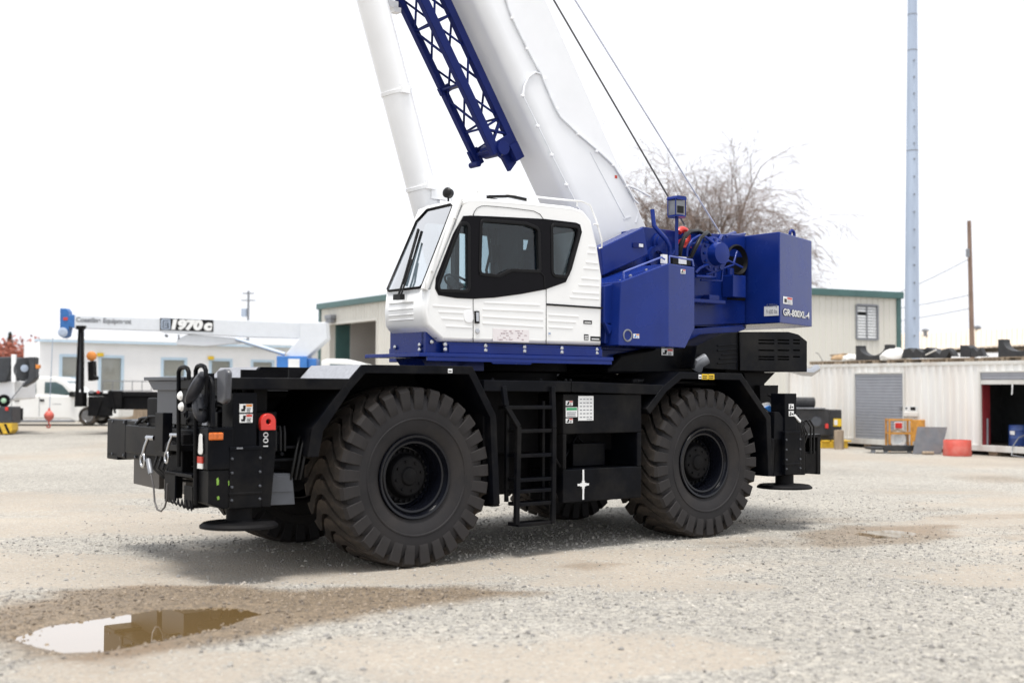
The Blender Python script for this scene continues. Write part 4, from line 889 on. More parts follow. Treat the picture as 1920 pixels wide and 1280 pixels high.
for x, y0, y1 in ((790, 105, 150), (1130, 137, 172), (1470, 172, 210)): b.cyl(rp_(x, y0, 1.36), rp_(x, y1, 1.36), .01, 6)
b.tube([rp_(1585, 330, 1.45), rp_(1617, 335, 1.46)], .01, 6)
b.tube([rp_(640, 165, 1.40), rp_(430, 720, 1.49), rp_(430, 770, 1.47)], .012, 6); b.tube([rp_(625, 285, 1.48), rp_(640, 290, 1.44)], .01, 6); b.tube([rp_(465, 650, 1.49), rp_(485, 660, 1.44)], .01, 6)
cb(b, 'grab_rail', WHITEC, cab, smooth=60)
b = MB(); b.bar(rp_(860, 142, 1.2), rp_(990, 140, 1.15), .05, .03); b.bar(rp_(990, 135, 1.15), rp_(1130, 165, 1.2), .05, .03); b.box(*[q for p in ((1.2, 1.32), (1.02, 1.18), (3.93, 3.97)) for q in p]); cb(b, 'roof_wiper', HOSE, cab)
b = MB(); c = Vector(rp_(588, 118, .95)); b.lathe([(.03, -.04), (.055, -.03), (.06, .03), (.04, .05), (.01, .055)], c, (-.8, .3, .1), 16); b.cyl(c + Vector((0, 0, -.12)), c, .012, 6); cb(b, 'roof_lamp', HOSE, cab, smooth=40)
b = MB(); b.tube([c + Vector((.02, 0, -.10)), c + Vector((.1, .15, -.12)), c + Vector((.2, .3, -.2))], .01, 6); b.box(c.x - .06, c.x + .1, .9, 1.02, c.z - .15, c.z - .12); cb(b, 'lamp_bracket', WHITEC, cab)
# rear vertical mount hinge
b = MB(); b.bar((z4(1262, 880)[0], VN + .004, z4(1262, 880)[1]), (z4(1642, 905)[0], VN + .004, z4(1642, 905)[1]), .02, .02, (0, 1, 0)); cb(b, 'rub_strip', SEAL, cab)

# ---- boom, lift cylinder, ropes, jib
D = Vector((-.540, 0, .842)).normalized(); Nn = Vector((D.z, 0, -D.x)); O = Vector((3.62, 0, 5.37))
def bp_(s, n, v): p = O + D * s + Nn * n; return Vector((p.x, v, p.z))
VB = .34
sec = [(0, 0), (VB - .06, 0), (VB - .05, 0), (VB, -.05), (VB, -.06), (VB, -.86), (VB, -.875)] + [(VB - .13 + .13 * math.cos(a), -.875 - .17 * math.sin(a)) for a in np.linspace(.25, math.pi / 2 - .05, 6)] + [(.15, -1.048)]
sec = sec + [(-v, n) for v, n in sec[::-1][:-1]]
def boom_section(s0, s1, sc=1., dn=0.):
    b = MB(); k = len(sec); vs = [bp_(s, n * sc + dn, v * sc) for s in (s0, s1) for v, n in sec]
    return b.add(vs, [list(range(k)), list(range(k, 2 * k))[::-1]] + [(i, (i + 1) % k, (i + 1) % k + k, i + k) for i in range(k)])
b = boom_section(-2.35, 9.6)
boom = cb(b, 'boom', BOOMW, bevel=0, smooth=30)
b = boom_section(9.6, 10.3, .92, -.03); cb(b, 'telescopic_section', BOOMW, boom, smooth=30)
b = MB(); b.prism([(bp_(10.0, .1, 0).x, bp_(10.0, .1, 0).z), (bp_(10.9, .25, 0).x, bp_(10.9, .25, 0).z), (bp_(11.0, -.1, 0).x, bp_(11.0, -.1, 0).z), (bp_(10.8, -1.15, 0).x, bp_(10.8, -1.15, 0).z), (bp_(10.1, -.95, 0).x, bp_(10.1, -.95, 0).z)], -.36, .36)
for q in (-.2, 0, .2): b.lathe([(.25, q - .04), (.2, q), (.25, q + .04)], bp_(10.8, -.05, 0), (0, 1, 0), 24)
cb(b, 'boom_head', BLUED, boom)
# pipes, seams and lugs on the boom side
def bside(px, py, v=.43): return tuple(cr(px, py, v=v))
b = MB(); z5 = lambda x, y, v=.355: cr(660 + x / 2.909, y / 2.909, v=v)
b.tube([z5(*p) for p in ((820, -60), (870, 90), (955, 265), (1035, 410), (1050, 450), (1110, 590), (1140, 640), (1240, 735), (1340, 820), (1430, 905), (1495, 1010), (1540, 1090), (1560, 1110))], .016, 6)
b.tube([z5(*p) for p in ((1035, 405), (1000, 395), (965, 420), (940, 470), (933, 520))], .014, 6)
b.tube([z5(*p) for p in ((1500, 1010), (1550, 1030), (1628, 1072))], .016, 6)
cb(b, 'boom_pipe', mat('pipe_paint', (.77, .79, .825), .4), boom, smooth=60)
b = MB()
for p, q in (((935, 525), (1090, 840)), ((1090, 845), (1250, 1160)), ((1300, 830), (1490, 1190))):
    b.bar(z5(*p, VB + .001), z5(*q, VB + .001), .012, .008, (0, 1, 0))
b.bar(z5(1480, 1195, VB), z5(1520, 1180, VB), .02, .01, (0, 1, 0)); b.bar(z5(1548, 1215, VB), z5(1565, 1160, VB), .02, .01, (0, 1, 0))
cb(b, 'weld_seam', MATS['pipe_paint'], boom)
b = MB()
for x, y in ((875, 98), (955, 265), (933, 522), (1015, 688), (1092, 845), (1172, 1008), (1050, 430), (1120, 595), (1235, 730), (1335, 825), (1425, 900), (1500, 1015)): c = Vector(z5(x, y, VB + .02)); b.box(c.x - .022, c.x + .022, VB - .01, VB + .03, c.z - .018, c.z + .018)
cb(b, 'pipe_clip', WHITE, boom, bevel=.008)
b = MB(); c0_ = z5(1340, 715, .2); b.prism([(c0_[0] - .05, c0_[2] - .08), (c0_[0] + .12, c0_[2] + .07), (c0_[0] + .18, c0_[2] + .17), (c0_[0] + .11, c0_[2] + .19), (c0_[0] - .05, c0_[2] + .09), (c0_[0] - .2, c0_[2] + .05)], .1, .16); cb(b, 'rope_guide', WHITE, boom, bevel=.01)
b = MB(); c = z5(1440, 965, VB + .003); b.box(c[0] - .02, c[0] + .02, VB, VB + .005, c[2] - .02, c[2] + .02); cb(b, 'small_sticker', RLAB, boom)
# lift cylinder
q0 = Vector((1.15 + .317 * 1.9, 0, 3.98 - .949 * 1.9)); qd = Vector((-.317, 0, .949)).normalized()
b = MB(); b.cyl(q0, q0 + qd * 6.6, .178, 36)
lc = cb(b, 'lift_cylinder', WHITE, smooth=40)
b = MB(); b.cyl(q0 + qd * 6.6, q0 + qd * 9.2, .12, 24); cb(b, 'cylinder_rod', CHROME, lc, smooth=40)
b = MB()
for (x, y) in ((741, 173), (788, 351)):
    c = Vector(cr(x, y, v=0)); t = (c - q0).dot(qd); c = q0 + qd * t
    b.lathe([(.176, -.025), (.19, -.02), (.19, .02), (.176, .025)], c, qd, 36); b.box(c.x - .05, c.x + .06, .17, .22, c.z - .05, c.z + .05)
b.box(c.x + .02, c.x + .25, .14, .2, c.z - .16, c.z + .02); b.tube([c + Vector((.15, .16, .02)), c + Vector((.28, .18, .06)), c + Vector((.30, .2, -.1)), c + Vector((.34, .2, -.3))], .012, 6)
cb(b, 'cylinder_collar', WHITE, lc, smooth=40)
b = MB(); b.cyl(q0 + Vector((0, -.4, 0)), q0 + Vector((0, .4, 0)), .14, 20); b.box(q0.x - .25, q0.x + .25, -.5, -.35, 2.3, 2.6); b.box(q0.x - .25, q0.x + .25, .35, .5, 2.3, 2.6); cb(b, 'cylinder_foot', BLUE, bevel=.01)
# hoist ropes from the winches up to the boom
for (xa, ya, xb, yb, r_, m_) in ((1038, 0, 1268, 395, .013, ROPE), (1078, 0, 1352, 440, .012, ROPEL)):
    p = Vector(cr(xa, ya, v=0)); q = Vector(cr(xb, yb, v=0)); d = (p - q).normalized()
    b = MB(); b.cyl(q - d * .25, q + d * 7.2, r_, 6); cb(b, 'hoist_rope', m_)
# jib: four chords with bracing, stowed under the boom
def line_n(px, py, v):   # offset n below boom axis frame of the point seen at px,py in plane v
    c = Vector(cr(px, py, v=v)) - O; return c.dot(D), c.dot(Nn)
vA, vB = -.36, .06
sA, nA = line_n(822, 150, vA); sB, nB = line_n(863, 150, vB); n0 = (nA + nB) / 2; sD, nD = line_n(905, 150, vB)
n1 = nD
s0 = line_n(900, 292, vA)[0]; s0B = line_n(925, 275, vB)[0]
ch = MB()
def chord(n, v, sa, sb, wdt=.075): ch.bar(bp_(sa, n, v), bp_(sb, n, v), wdt, .085, (0, 1, 0))
SB = min(s0, s0B)
chord(n0, vA, SB - .05, 8.2, .08); chord(n0, vB, SB - .0, 8.2, .12); chord(n1, vA, SB - .0, 8.2, .10); chord(n1, vB, SB - .12, 8.2, .11)
jib = cb(ch, 'jib', BLUED, bevel=.008)
step = .46; i = 0; s = SB + .35
def brace(p, q): b = MB(); b.cyl(p, q, .016, 6); cb(b, 'lattice_brace', BLUED, jib, smooth=50)
while s < 8:
    for (na, va, nb, vb) in ((n0, vA, n0, vB), (n0, vB, n1, vB), (n1, vB, n1, vA), (n1, vA, n0, vA)):
        pa, pb = (s, s + step) if i % 2 else (s + step, s)
        brace(bp_(pa, na, va), bp_(pb, nb, vb))
        if i % 3 == 0: brace(bp_(s, na, va), bp_(s, nb, vb))
    s += step; i += 1
b = MB()
def jplate(s0_, s1_, nA_, nB_, vv, th=.03):
    p = [bp_(s0_, nA_, 0), bp_(s1_, nA_, 0), bp_(s1_, nB_, 0), bp_(s0_, nB_, 0)]; b.prism([(q.x, q.z) for q in p], vv - th / 2, vv + th / 2)
jplate(SB - .05, SB + .13, n0, n1, vB + .03); jplate(SB - .05, SB + .10, n0, n1, vA - .02); jplate(SB + .02, SB + .06, n0, n1, (vA + vB) / 2, abs(vB - vA)); b.bar(bp_(SB + .12, n0, vB), bp_(SB + .34, n1, vB), .05, .03); b.bar(bp_(SB + .12, n1, vB), bp_(SB + .34, n0, vB), .05, .03); jplate(SB - .22, SB, n1 - .1, n1 + .04, vB + .02, .09)
p = [bp_(SB - .25, n1 - .03, 0), bp_(SB + .1, n1, 0), bp_(SB + .1, n0, 0), bp_(SB - .12, n0 + .12, 0), bp_(SB - .3, n1 - .18, 0)]; b.prism([(q.x, q.z) for q in p], -.05, .02)
jplate(SB - .1, SB + .12, n0 - .06, n0 + .1, vA - .02, .05); c = bp_(SB - .06, n0 - .06, vA); b.cyl(c + Vector((0, -.08, 0)), c + Vector((0, .1, 0)), .04, 10)
c = bp_(SB + .02, n0 + .1, 0); b.cyl(c + Vector((0, -.25, 0)), c + Vector((0, .14, 0)), .09, 16)
s2 = line_n(850, 150, vB)[0]; jplate(s2 - .15, s2 - .05, n0 - .06, n0 + .12, vA, .06); b.bar(bp_(s2 - .1, n0, vA), bp_(s2 - .1, n0, vB), .09, .03)
cb(b, 'jib_end_plate', BLUED, jib, bevel=.006)
b = MB()
for s in (4.2, 7.0):
    b.bar(bp_(s, n1, vA), bp_(s, -.9, -.3), .06, .06); b.bar(bp_(s, n1, vB), bp_(s, -.9, .15), .05, .05)
c = Vector(cr(735, 8, v=vA)); b.box(c.x - .12, c.x + .06, vA - .1, vA + .05, c.z - .05, c.z + .03); b.box(c.x - .0, c.x + .1, vA - .05, vA + .05, c.z - .1, c.z - .04)
cb(b, 'jib_bracket', WHITE, jib)

# ---- blue rear body
VP = .70
PL = [Q(*p, VP) for p in ((1125, 515), (1125, 470), (1206, 425), (1292, 436), (1397, 441), (1397, 606), (1240, 612), (1140, 640))]
for s in (1, -1):
    b = MB(); b.prism(PL, s * (VP - .05), s * VP); cb(b, 'boom_support_plate', BLUE, bevel=.006)
b = MB(); hb = [Q(*p, .93) for p in ((1127, 464), (1207, 426), (1216, 476), (1196, 487), (1132, 516))]; b.prism(hb, VP + .002, .93); 
hd = cb(b, 'boom_foot_cover', BLUE, bevel=.012)
b = MB(); c = cr(1197, 460, v=.935); b.prism(rnd([(c[0] - .10, c[2] - .035), (c[0] + .10, c[2] - .02), (c[0] + .10, c[2] + .035), (c[0] - .10, c[2] + .03)], .02), .93, .945); b.mi = 1; b.box(c[0] - .0, c[0] + .07, .944, .95, c[2] - .02, c[2] + .02); b.build('grip_slot', [BLUED, WLAB], hd, flip=True)
b = MB(); c = cr(1237, 456, v=VP); b.lathe([(.14, 0), (.14, .03), (.10, .035), (.10, .06), (.03, .065)], (c[0], VP, c[2]), (0, 1, 0), 24); c = cr(1229, 485, v=VP); b.lathe([(.17, 0), (.17, .06), (.10, .06), (.10, .0)], (c[0], VP, c[2]), (0, 1, 0), 24, closed=True); cb(b, 'pivot_boss', BLUE, smooth=40)
# rear wall and floor of winch bay
b = MB(); b.box(3.3, 6.1, -.64, .64, 2.68, 2.76); b.box(4.0, 4.06, -.64, .64, 2.76, 3.9); b.box(5.0, 6.0, -.62, .62, 3.86, 3.90)
cb(b, 'winch_bay', BLUE, bevel=.006)
b = MB(); c = cr(1326, 478, v=.85); wc = Vector((c[0], 0, c[2]))
b.lathe([(.25, .66), (.27, .70), (.27, .80), (.24, .84), (.24, .96), (.16, 1.0), (.14, 1.12), (.05, 1.13)], wc, (0, 1, 0), 28)
for k in range(12): a = 2 * math.pi * k / 12; b.cyl(wc + Vector((.2 * math.cos(a), .95, .2 * math.sin(a))), wc + Vector((.2 * math.cos(a), 1.0, .2 * math.sin(a))), .02, 6)
b.cyl(wc + Vector((0, -.6, 0)), wc + Vector((0, .66, 0)), .2, 24)
c2 = cr(1352, 478, v=1.0); b.prism([(c2[0] + .13 * math.cos(k * math.pi / 4 + .2), c2[2] + .2 * math.sin(k * math.pi / 4 + .2)) for k in range(8)], .93, .99)
cb(b, 'winch_motor', BLUE, smooth=35)
b = MB(); c = cr(1380, 488, v=.72); b.lathe([(.20, .69), (.22, .74), (.20, .76), (.16, .70), (.02, .69)], (c[0], 0, c[2]), (0, 1, 0), 28); b.box(c[0] - .16, c[0] + .2, VP, VP + .012, c[2] - .55, c[2] + .05); cb(b, 'auxiliary_winch', BLACKM, smooth=35)
b = MB(); c = cr(1380, 535, v=.9); b.box(c[0] - .08, c[0] + .18, .72, .92, c[2] - .16, c[2] + .14); b.cyl((c[0], .8, c[2] + .14), (c[0], .8, c[2] + .24), .05, 10); c = cr(1345, 555, v=.9); b.box(c[0] - .1, c[0] + .1, .72, .85, c[2] - .1, c[2] + .02); b.box(4.4, 5.4, .7, .9, 2.98, 3.03)
cb(b, 'valve_block', BLUE, bevel=.01)
zz = lambda x, y, v: Vector(cr(1220 + x / 6.4, 420 + y / 6.4, v=v))
b = MB()
b.tube([zz(430, 400, 1.0), zz(440, 280, 1.0), zz(500, 190, 1.0), zz(590, 140, 1.0), zz(660, 160, 1.0), zz(760, 240, 1.02), zz(840, 330, 1.02)], .02, 8); b.tube([zz(440, 330, .95), zz(480, 250, .95), zz(560, 220, .95)], .016, 8)
b.tube([zz(540, 585, 1.0), zz(590, 530, 1.0), zz(660, 495, 1.0), zz(750, 495, .95)], .02, 8); b.tube([zz(540, 625, 1.0), zz(690, 635, 1.0), zz(770, 640, .95), zz(770, 570, .95)], .022, 8); b.tube([zz(600, 670, .95), zz(850, 685, .95), zz(870, 480, .95), zz(930, 440, .95), zz(1100, 520, .95)], .015, 8); b.tube([zz(660, 610, .95), zz(990, 490, .95), zz(1035, 330, .9)], .017, 8)
b.tube([zz(20, -170, .8), zz(40, 20, .85), zz(110, 105, .9), zz(180, 180, .95), zz(230, 270, .95), zz(230, 420, .95)], .03, 8); b.tube([zz(820, 200, .75), zz(840, 150, .7), zz(900, 145, .6), zz(1010, 110, .5)], .03, 8); b.tube([zz(900, 150, .7), zz(1130, 120, .5)], .018, 8)
cb(b, 'blue_pipe', BLUE, smooth=60)
b = MB(); b.tube([zz(345, 400, 1.0), zz(360, 300, 1.05), zz(400, 170, 1.05), zz(470, 90, .95), zz(560, 80, .8), zz(640, 115, .7)], .028, 8); b.tube([zz(480, 400, 1.0), zz(530, 300, 1.05), zz(600, 170, 1.05), zz(680, 100, .9), zz(710, 140, .7)], .028, 8); b.tube([zz(330, 400, .95), zz(350, 250, 1.0), zz(420, 110, .95), zz(600, 95, .7)], .02, 8)
cb(b, 'black_hose', HOSE, smooth=60)
b = MB(); c = zz(385, 165, .8); b.tube([c + Vector((.09 * math.cos(t), 0, .09 * math.sin(t) + .02)) for t in np.linspace(-2.2, 2.6, 14)], .045, 8); b.box(c.x - .03, c.x + .12, .76, .84, c.z - .13, c.z - .06); cb(b, 'red_hook', RED, smooth=50)
# lamp mast
m0 = zz(312, 430, 1.0); m1 = zz(330, -95, 1.0); b = MB(); b.bar((m0.x, 1.0, m0.z), (m0.x, 1.0, m1.z), .045, .03); b.cyl((m0.x, 1.0, m1.z), (m0.x, 1.0, m1.z - .02), .12, 12); b.bar((m0.x, 1.0, m0.z + .15), (m0.x - .15, .95, m0.z - .05), .02, .02); z = m1.z
for x, y in ((-.09, -.07), (.09, -.07), (-.09, .07), (.09, .07)): b.cyl((m0.x + x, 1.0 + y, z), (m0.x + x, 1.0 + y, z + .22), .008, 6)
b.prism(rnd([(m0.x - .10, z + .20), (m0.x + .10, z + .20), (m0.x + .08, z + .25), (m0.x - .08, z + .25)], .02), .91, 1.09); mast = cb(b, 'lamp_mast', BLUE)
b = MB(); b.box(m0.x - .075, m0.x + .075, .93, 1.07, z + .01, z + .19); b.mi = 1; b.box(m0.x - .06, m0.x + .05, 1.069, 1.078, z + .03, z + .12); b.build('mast_lamp', [GREYM, KLAB], mast, flip=True)
# tank box behind the cab
VT = 1.55; T = lambda x, y, v=VT: Q(1080 + x / 3.368, 360 + y / 3.368, v)
k1 = T(285, 565); k2 = T(585, 450); b0 = T(270, 968); b1 = T(585, 978); ue = k2[0]
def vtap(u): return VT - .24 * (u - ue)
def hit_taper(px, py):   # sight line against the tapered rear face
    lo = None
    d = cr(px, py, v=VT); e = cr(px, py, v=VT - .4); f0 = d[1] - vtap(d[0]); f1 = e[1] - vtap(e[0]); t = f0 / (f0 - f1); return d + (e - d) * t
e0 = hit_taper(1080 + 750 / 3.368, 360 + 475 / 3.368); e1 = hit_taper(1080 + 750 / 3.368, 360 + 862 / 3.368); e2 = hit_taper(1080 + 690 / 3.368, 360 + 985 / 3.368)
side = [(k1[0], k1[1]), (ue, k2[1]), (ue, b1[1]), (b0[0], b0[1])]; tap = [(ue, k2[1]), (e0[0], e0[2]), (e1[0], e1[2]), (e2[0], e2[2]), (ue, b1[1])]
b = MB(); IN_V = .80
n1_ = [(u, VT, z) for u, z in side]; n2_ = [(u, vtap(u), z) for u, z in tap[1:4]]; bk = lambda L: [(u, IN_V, z) for u, v, z in L]
loop_ = [n1_[0], n1_[1]] + n2_ + [n1_[2], n1_[3]]; kk = len(loop_)
b.add(loop_ + bk(loop_), [(0, 1, 5, 6), (1, 2, 3, 4, 5), tuple(range(kk, 2 * kk))] + [(i, (i + 1) % kk, (i + 1) % kk + kk, i + kk) for i in range(kk)])
tank = cb(b, 'tank', BLUE, bevel=.012)
b = MB(); b.prism([T(175, 592, 1.40), T(292, 566, 1.40), T(292, 830, 1.40), T(175, 830, 1.40)], .8, 1.40); b.prism([T(190, 830, 1.36), T(270, 870, 1.36), T(268, 968, 1.36), T(180, 955, 1.36)], .9, 1.36); b.prism([T(180, 820, 1.42), T(240, 850, 1.42), T(215, 900, 1.42)], 1.36, 1.42)
cb(b, 'tank_side', BLUE, bevel=.01)
b = MB(); c = T(325, 905); b.lathe([(.075, -.01), (.075, .008), (.06, .01), (.055, -.006), (.01, -.006)], (c[0], VT + .001, c[1]), (0, 1, 0), 24); cb(b, 'tank_gauge', GREYM, tank, smooth=40)
td = lambda x0, y0, x1, y1, v, **k: dpx(1080 + x0 / 3.368, 360 + y0 / 3.368, 1080 + x1 / 3.368, 360 + y1 / 3.368, v, **k)
td(362, 895, 398, 923, VT + .001, head=OLAB, lines=2, pict=True, parent=tank, dark=BLUEB)
c = hit_taper(1080 + 675 / 3.368, 360 + 503 / 3.368); td(660, 488, 690, 516, c[1] + .01, head=RLAB, lines=2, pict=True, parent=tank)
b = MB(); tt = lambda x, y, v: (lambda c: (c[0], v, c[1]))(T(x, y, v))
b.tube([tt(305, 550, 1.45), tt(300, 505, 1.45), tt(325, 495, 1.45), tt(540, 412, 1.45), tt(560, 425, 1.45)], .012, 6); b.tube([tt(590, 450, 1.4), tt(590, 405, 1.4), tt(735, 430, 1.3), tt(742, 470, 1.3)], .012, 6)
cb(b, 'tank_rail', mat('rail_blue', (.10, .14, .42), .35), tank, smooth=60)
b = MB(); c = tt(675, 435, 1.25); b.box(c[0] - .18, c[0] + .14, 1.15, 1.25, c[2] - .05, c[2] + .06); b.mi = 1; b.box(c[0] - .08, c[0] + .06, 1.25, 1.256, c[2] - .04, c[2] + .05); c = tt(563, 425, 1.42); b.box(c[0] - .04, c[0] + .04, 1.38, 1.42, c[2] - .05, c[2] + .06); b.build('filler_cap', [HOSE, WLAB], tank, flip=True)
b = MB()
for x, y in ((280, 558), (445, 490), (345, 525)): c = tt(x, y + 8, 1.42); b.lathe([(.02, 0), (.02, .02), (.008, .025)], c, (-.35, 0, .93), 8)
cb(b, 'cover_bolt', CHROME, tank)
# counterweight
VC = 1.30; c1 = Q(1462, 434, VC); c2_ = Q(1462, 608, VC); U0 = c1[0]
cu = (c1[0] + c2_[0]) / 2; zt2, zb2 = c1[1], c2_[1]
def ctap(u): return VC - .33 * (u - cu)
def hit2(px, py):
    d = cr(px, py, v=VC); e = cr(px, py, v=VC - .5); f0 = d[1] - ctap(d[0]); f1 = e[1] - ctap(e[0]); return d + (e - d) * (f0 / (f0 - f1))
g0 = hit2(1522, 441); g1 = hit2(1524, 603); fr = cr(1397, 443, u=cu)
plan = [(cu, .50), (cu, VC), (g0[0], ctap(g0[0])), (g0[0] + .12, .45), (g0[0] + .12, -.45), (g0[0], -ctap(g0[0])), (cu, -VC), (cu, -.5), (cu + .3, -.45), (cu + .3, .45)]
b = MB(); b.prism(plan, zb2 + .02, zt2, 'z'); cw = cb(b, 'counterweight', BLUE, bevel=.014)
b = MB(); c = hit2(1501, 434); b.tube([Vector((c[0] + .05 * math.cos(t), c[1] - .15, zt2 + .06 + .055 * math.sin(t))) for t in np.linspace(0, 2 * math.pi, 14, endpoint=False)], .022, 8, closed=True); b.box(c[0] - .08, c[0] + .08, c[1] - .19, c[1] - .11, zt2, zt2 + .02); cb(b, 'lifting_lug', BLUE, cw, smooth=50)
# lettering on the tapered face
tx = Vector((1, .33, 0)).normalized()            # crane local (y = -v)
def tapeM(px, py, off=.004): c = hit2(px, py); nv = Vector((tx.y, -tx.x, 0)); p = Vector((c[0], -c[1], c[2])) + nv * off; return frame(p, tx, (0, 0, 1))
wlen = (hit2(1516, 590) - hit2(1467, 580)); W_ = math.hypot(wlen[0], wlen[1]); hgt = hit2(1470, 577)[2] - hit2(1470, 590)[2]
meshobj('lettering_shadow', text_mesh('GR-800XL-4', .2, .0005, .009), KLAB, cw, tapeM(1467, 592, .003), fit=(W_ * 1.015, hgt * 1.10))
meshobj('lettering', text_mesh('GR-800XL-4', .2, .0005, .004), WLAB, cw, tapeM(1468, 591, .006), fit=(W_, hgt))
def slabM(M, w_, h_, m, name, parent, off=0., th=.003):
    b = MB(); b.box(0, w_, 0, h_, off, off + th); o = b.build(name, m, parent); o.data.transform(M); return o
p = hit2(1468, 569); q = hit2(1485, 569); ww = math.hypot(q[0] - p[0], q[1] - p[1]); M = tapeM(1468, 569, .002)
slabM(M, ww, .10, WLAB, 'warning_label', cw); slabM(M @ Matrix.Translation((ww * .45, .068, .003)), ww * .5, .026, RLAB, 'label_heading', cw); slabM(M @ Matrix.Translation((ww * .12, .02, .003)), ww * .25, .05, KLAB, 'label_picture', cw)
for i in range(3): slabM(M @ Matrix.Translation((ww * .45, .012 + .017 * i, .003)), ww * .45, .005, GREYM, 'label_line', cw)
vl0 = cr(1433, 575, u=cu)[1]; vl1 = cr(1460, 575, u=cu)[1]; zl0 = cr(1446, 592, u=cu)[2]; zl1 = cr(1446, 574, u=cu)[2]
b = MB(); b.box(cu - .004, cu, vl0, vl1, zl0, zl1); b.build('weight_label', WLAB, cw, flip=True)
M = frame((cu - .0055, -vl0 - .02, zl0 + .02), (0, -1, 0), (0, 0, 1))
for j, (t_, x_, w_) in enumerate((('4 350 kg', .02, .20), ('9 600 lbs', .02, .24))): meshobj('weight_lettering', text_mesh(t_, .06, .0004), GREYM, cw, M @ Matrix.Translation((x_, .09 - .08 * j, 0)), fit=(min(w_, vl1 - vl0 - .06), .055))

# ---- engine hood on the carrier
VH = 1.22
HP = [Q(*p, VH) for p in ((1388, 622), (1478, 622), (1497, 627), (1513, 640), (1513, 697), (1388, 694))]
slots = []
for (x0, x1) in ((1422, 1452), (1458, 1480), (1487, 1500)):
    for y in (636, 642, 655, 667, 672):
        if x0 > 1480 and y == 672: continue
        slots.append([Q(x0, y, VH), Q(x1, y + .5, VH), Q(x1, y + 3.2, VH), Q(x0, y + 2.7, VH)])
b = MB(); hood = vside([HP] + slots, VH, .02, 'engine_hood', BLACK, CR, 0)
h2 = vside([HP] + slots, -VH + .02, .02, 'hood_side', BLACK, hood, 0)
b = MB(); b.prism(ribbon([HP[0], HP[1], HP[2], HP[3], HP[4]], .02), -VH + .01, VH - .01); b.box(HP[5][0] + .05, HP[4][0] - .25, -.6, .6, 1.85, 2.45)
cb(b, 'hood_top', BLACK, hood)
b = MB(); f0, f1 = HP[0], HP[5]
fl = [Q(1298, 648, 1.1), Q(1345, 625, 1.1), (f0[0], f0[1]), (f1[0], f1[1]), Q(1290, 690, 1.1)]
b.prism([(u, z) for u, z in fl], -1.1, VH - .035)
for y in (648, 657, 665, 673, 681): q0_ = Q(1345 + (y % 3) * 4, y, VH - .03); q1_ = Q(1381, y - 3, VH - .03); b.bar((q0_[0], VH - .03, q0_[1]), (q1_[0], VH - .03, q1_[1]), .022, .02, (0, 1, 0))
cb(b, 'hood_front', BLACK, hood, bevel=.01)
b = MB(); b.tube([cr(1306, 692, v=1.15), cr(1311, 680, v=1.2), cr(1325, 672, v=1.25)], .075, 16); cb(b, 'intake_pipe', GREYM, smooth=40)
e = [cr(x, y, v=.6) for x, y in ((1480, 690), (1505, 697), (1520, 698), (1532, 690))]; b = MB(); b.tube(e, .06, 16); cb(b, 'exhaust_pipe', CHROME, smooth=40)
b = MB(); hx = [Q(*p, .95) for p in ((1140, 690), (1165, 664), (1215, 655), (1300, 640), (1300, 700), (1140, 700))]; b.prism(hx, -.6, .95); b.box(3.4, 5.0, -.9, 1.2, 1.88, 1.96); cb(b, 'front_cowl', BLACK, bevel=.03)
dpx(1240, 654, 1262, 666, .955, head=RLAB, lines=3, pict=True)
b = MB(); b.prism([Q(*p, 1.15) for p in ((1410, 698), (1470, 698), (1440, 730), (1452, 760), (1430, 760))], .9, 1.0); b.prism([Q(*p, 1.15) for p in ((1430, 722), (1465, 722), (1463, 775), (1432, 770))], 1.0, 1.1); b.box(5.5, 6.3, -.8, .8, 1.2, 2.1); b.tube([cr(1440, 740, v=1.3), cr(1455, 748, v=1.3), cr(1458, 770, v=1.3)], .02, 8)
cb(b, 'rear_bracket', BLACKM, bevel=.01)
b = MB(); p = [Q(*p, 1.3) for p in ((1427, 758), (1443, 754), (1452, 772), (1444, 778))]; b.prism(p, 1.25, 1.3); b.mi = 1; b.prism([Q(*p, 1.3) for p in ((1432, 764), (1442, 760), (1450, 770), (1447, 777))], 1.3, 1.32); b.build('water_bottle', [LENS, BLUEB], CR, flip=True)

# ================================================================== buildings
def wallpanel(name, P, d, L, z0, z1, holes, th, m, parent):
    """upright wall from P along d with rectangular openings; thickness th goes inward"""
    d = Vector((d[0], d[1], 0)).normalized()
    loops = [[(0, z0), (L, z0), (L, z1), (0, z1)]] + [[(a, c), (b, c), (b, e), (a, e)] for a, b, c, e in holes]
    me = curve_mesh(loops, th); M = frame((P[0], P[1], 0), d, (0, 0, 1)) @ Matrix.Translation((0, 0, -th / 2))
    return meshobj(name, me, m, parent, M)
def corr(name, P, d, segs, m, parent, pitch=.28, depth=.03, off=0., duty=.5):
    """corrugated sheet: rectangles (s0,s1,z0,z1) of one wall"""
    d = Vector((d[0], d[1], 0)).normalized(); n = Vector((d.y, -d.x, 0)); b = MB(); P = Vector((P[0], P[1], 0))
    for s0, s1, z0, z1 in segs:
        pts = [(s0, 0)]; k = math.floor(s0 / pitch)
        while k * pitch < s1:
            for f, h in ((0, 0), (.5 - duty / 2 - .08, 0), (.5 - duty / 2, 1), (.5 + duty / 2, 1), (.5 + duty / 2 + .08, 0)):
                s = (k + f) * pitch
                if s0 < s < s1: pts.append((s, h))
            k += 1
        pts.append((s1, 0)); vs = []
        for s, h in pts:
            q = P + d * s + n * (off + h * depth); vs += [(q.x, q.y, z0), (q.x, q.y, z1)]
        b.add(vs, [(2 * i, 2 * i + 2, 2 * i + 3, 2 * i + 1) for i in range(len(pts) - 1)])
    o = b.build(name, m, parent, recalc=False); return o
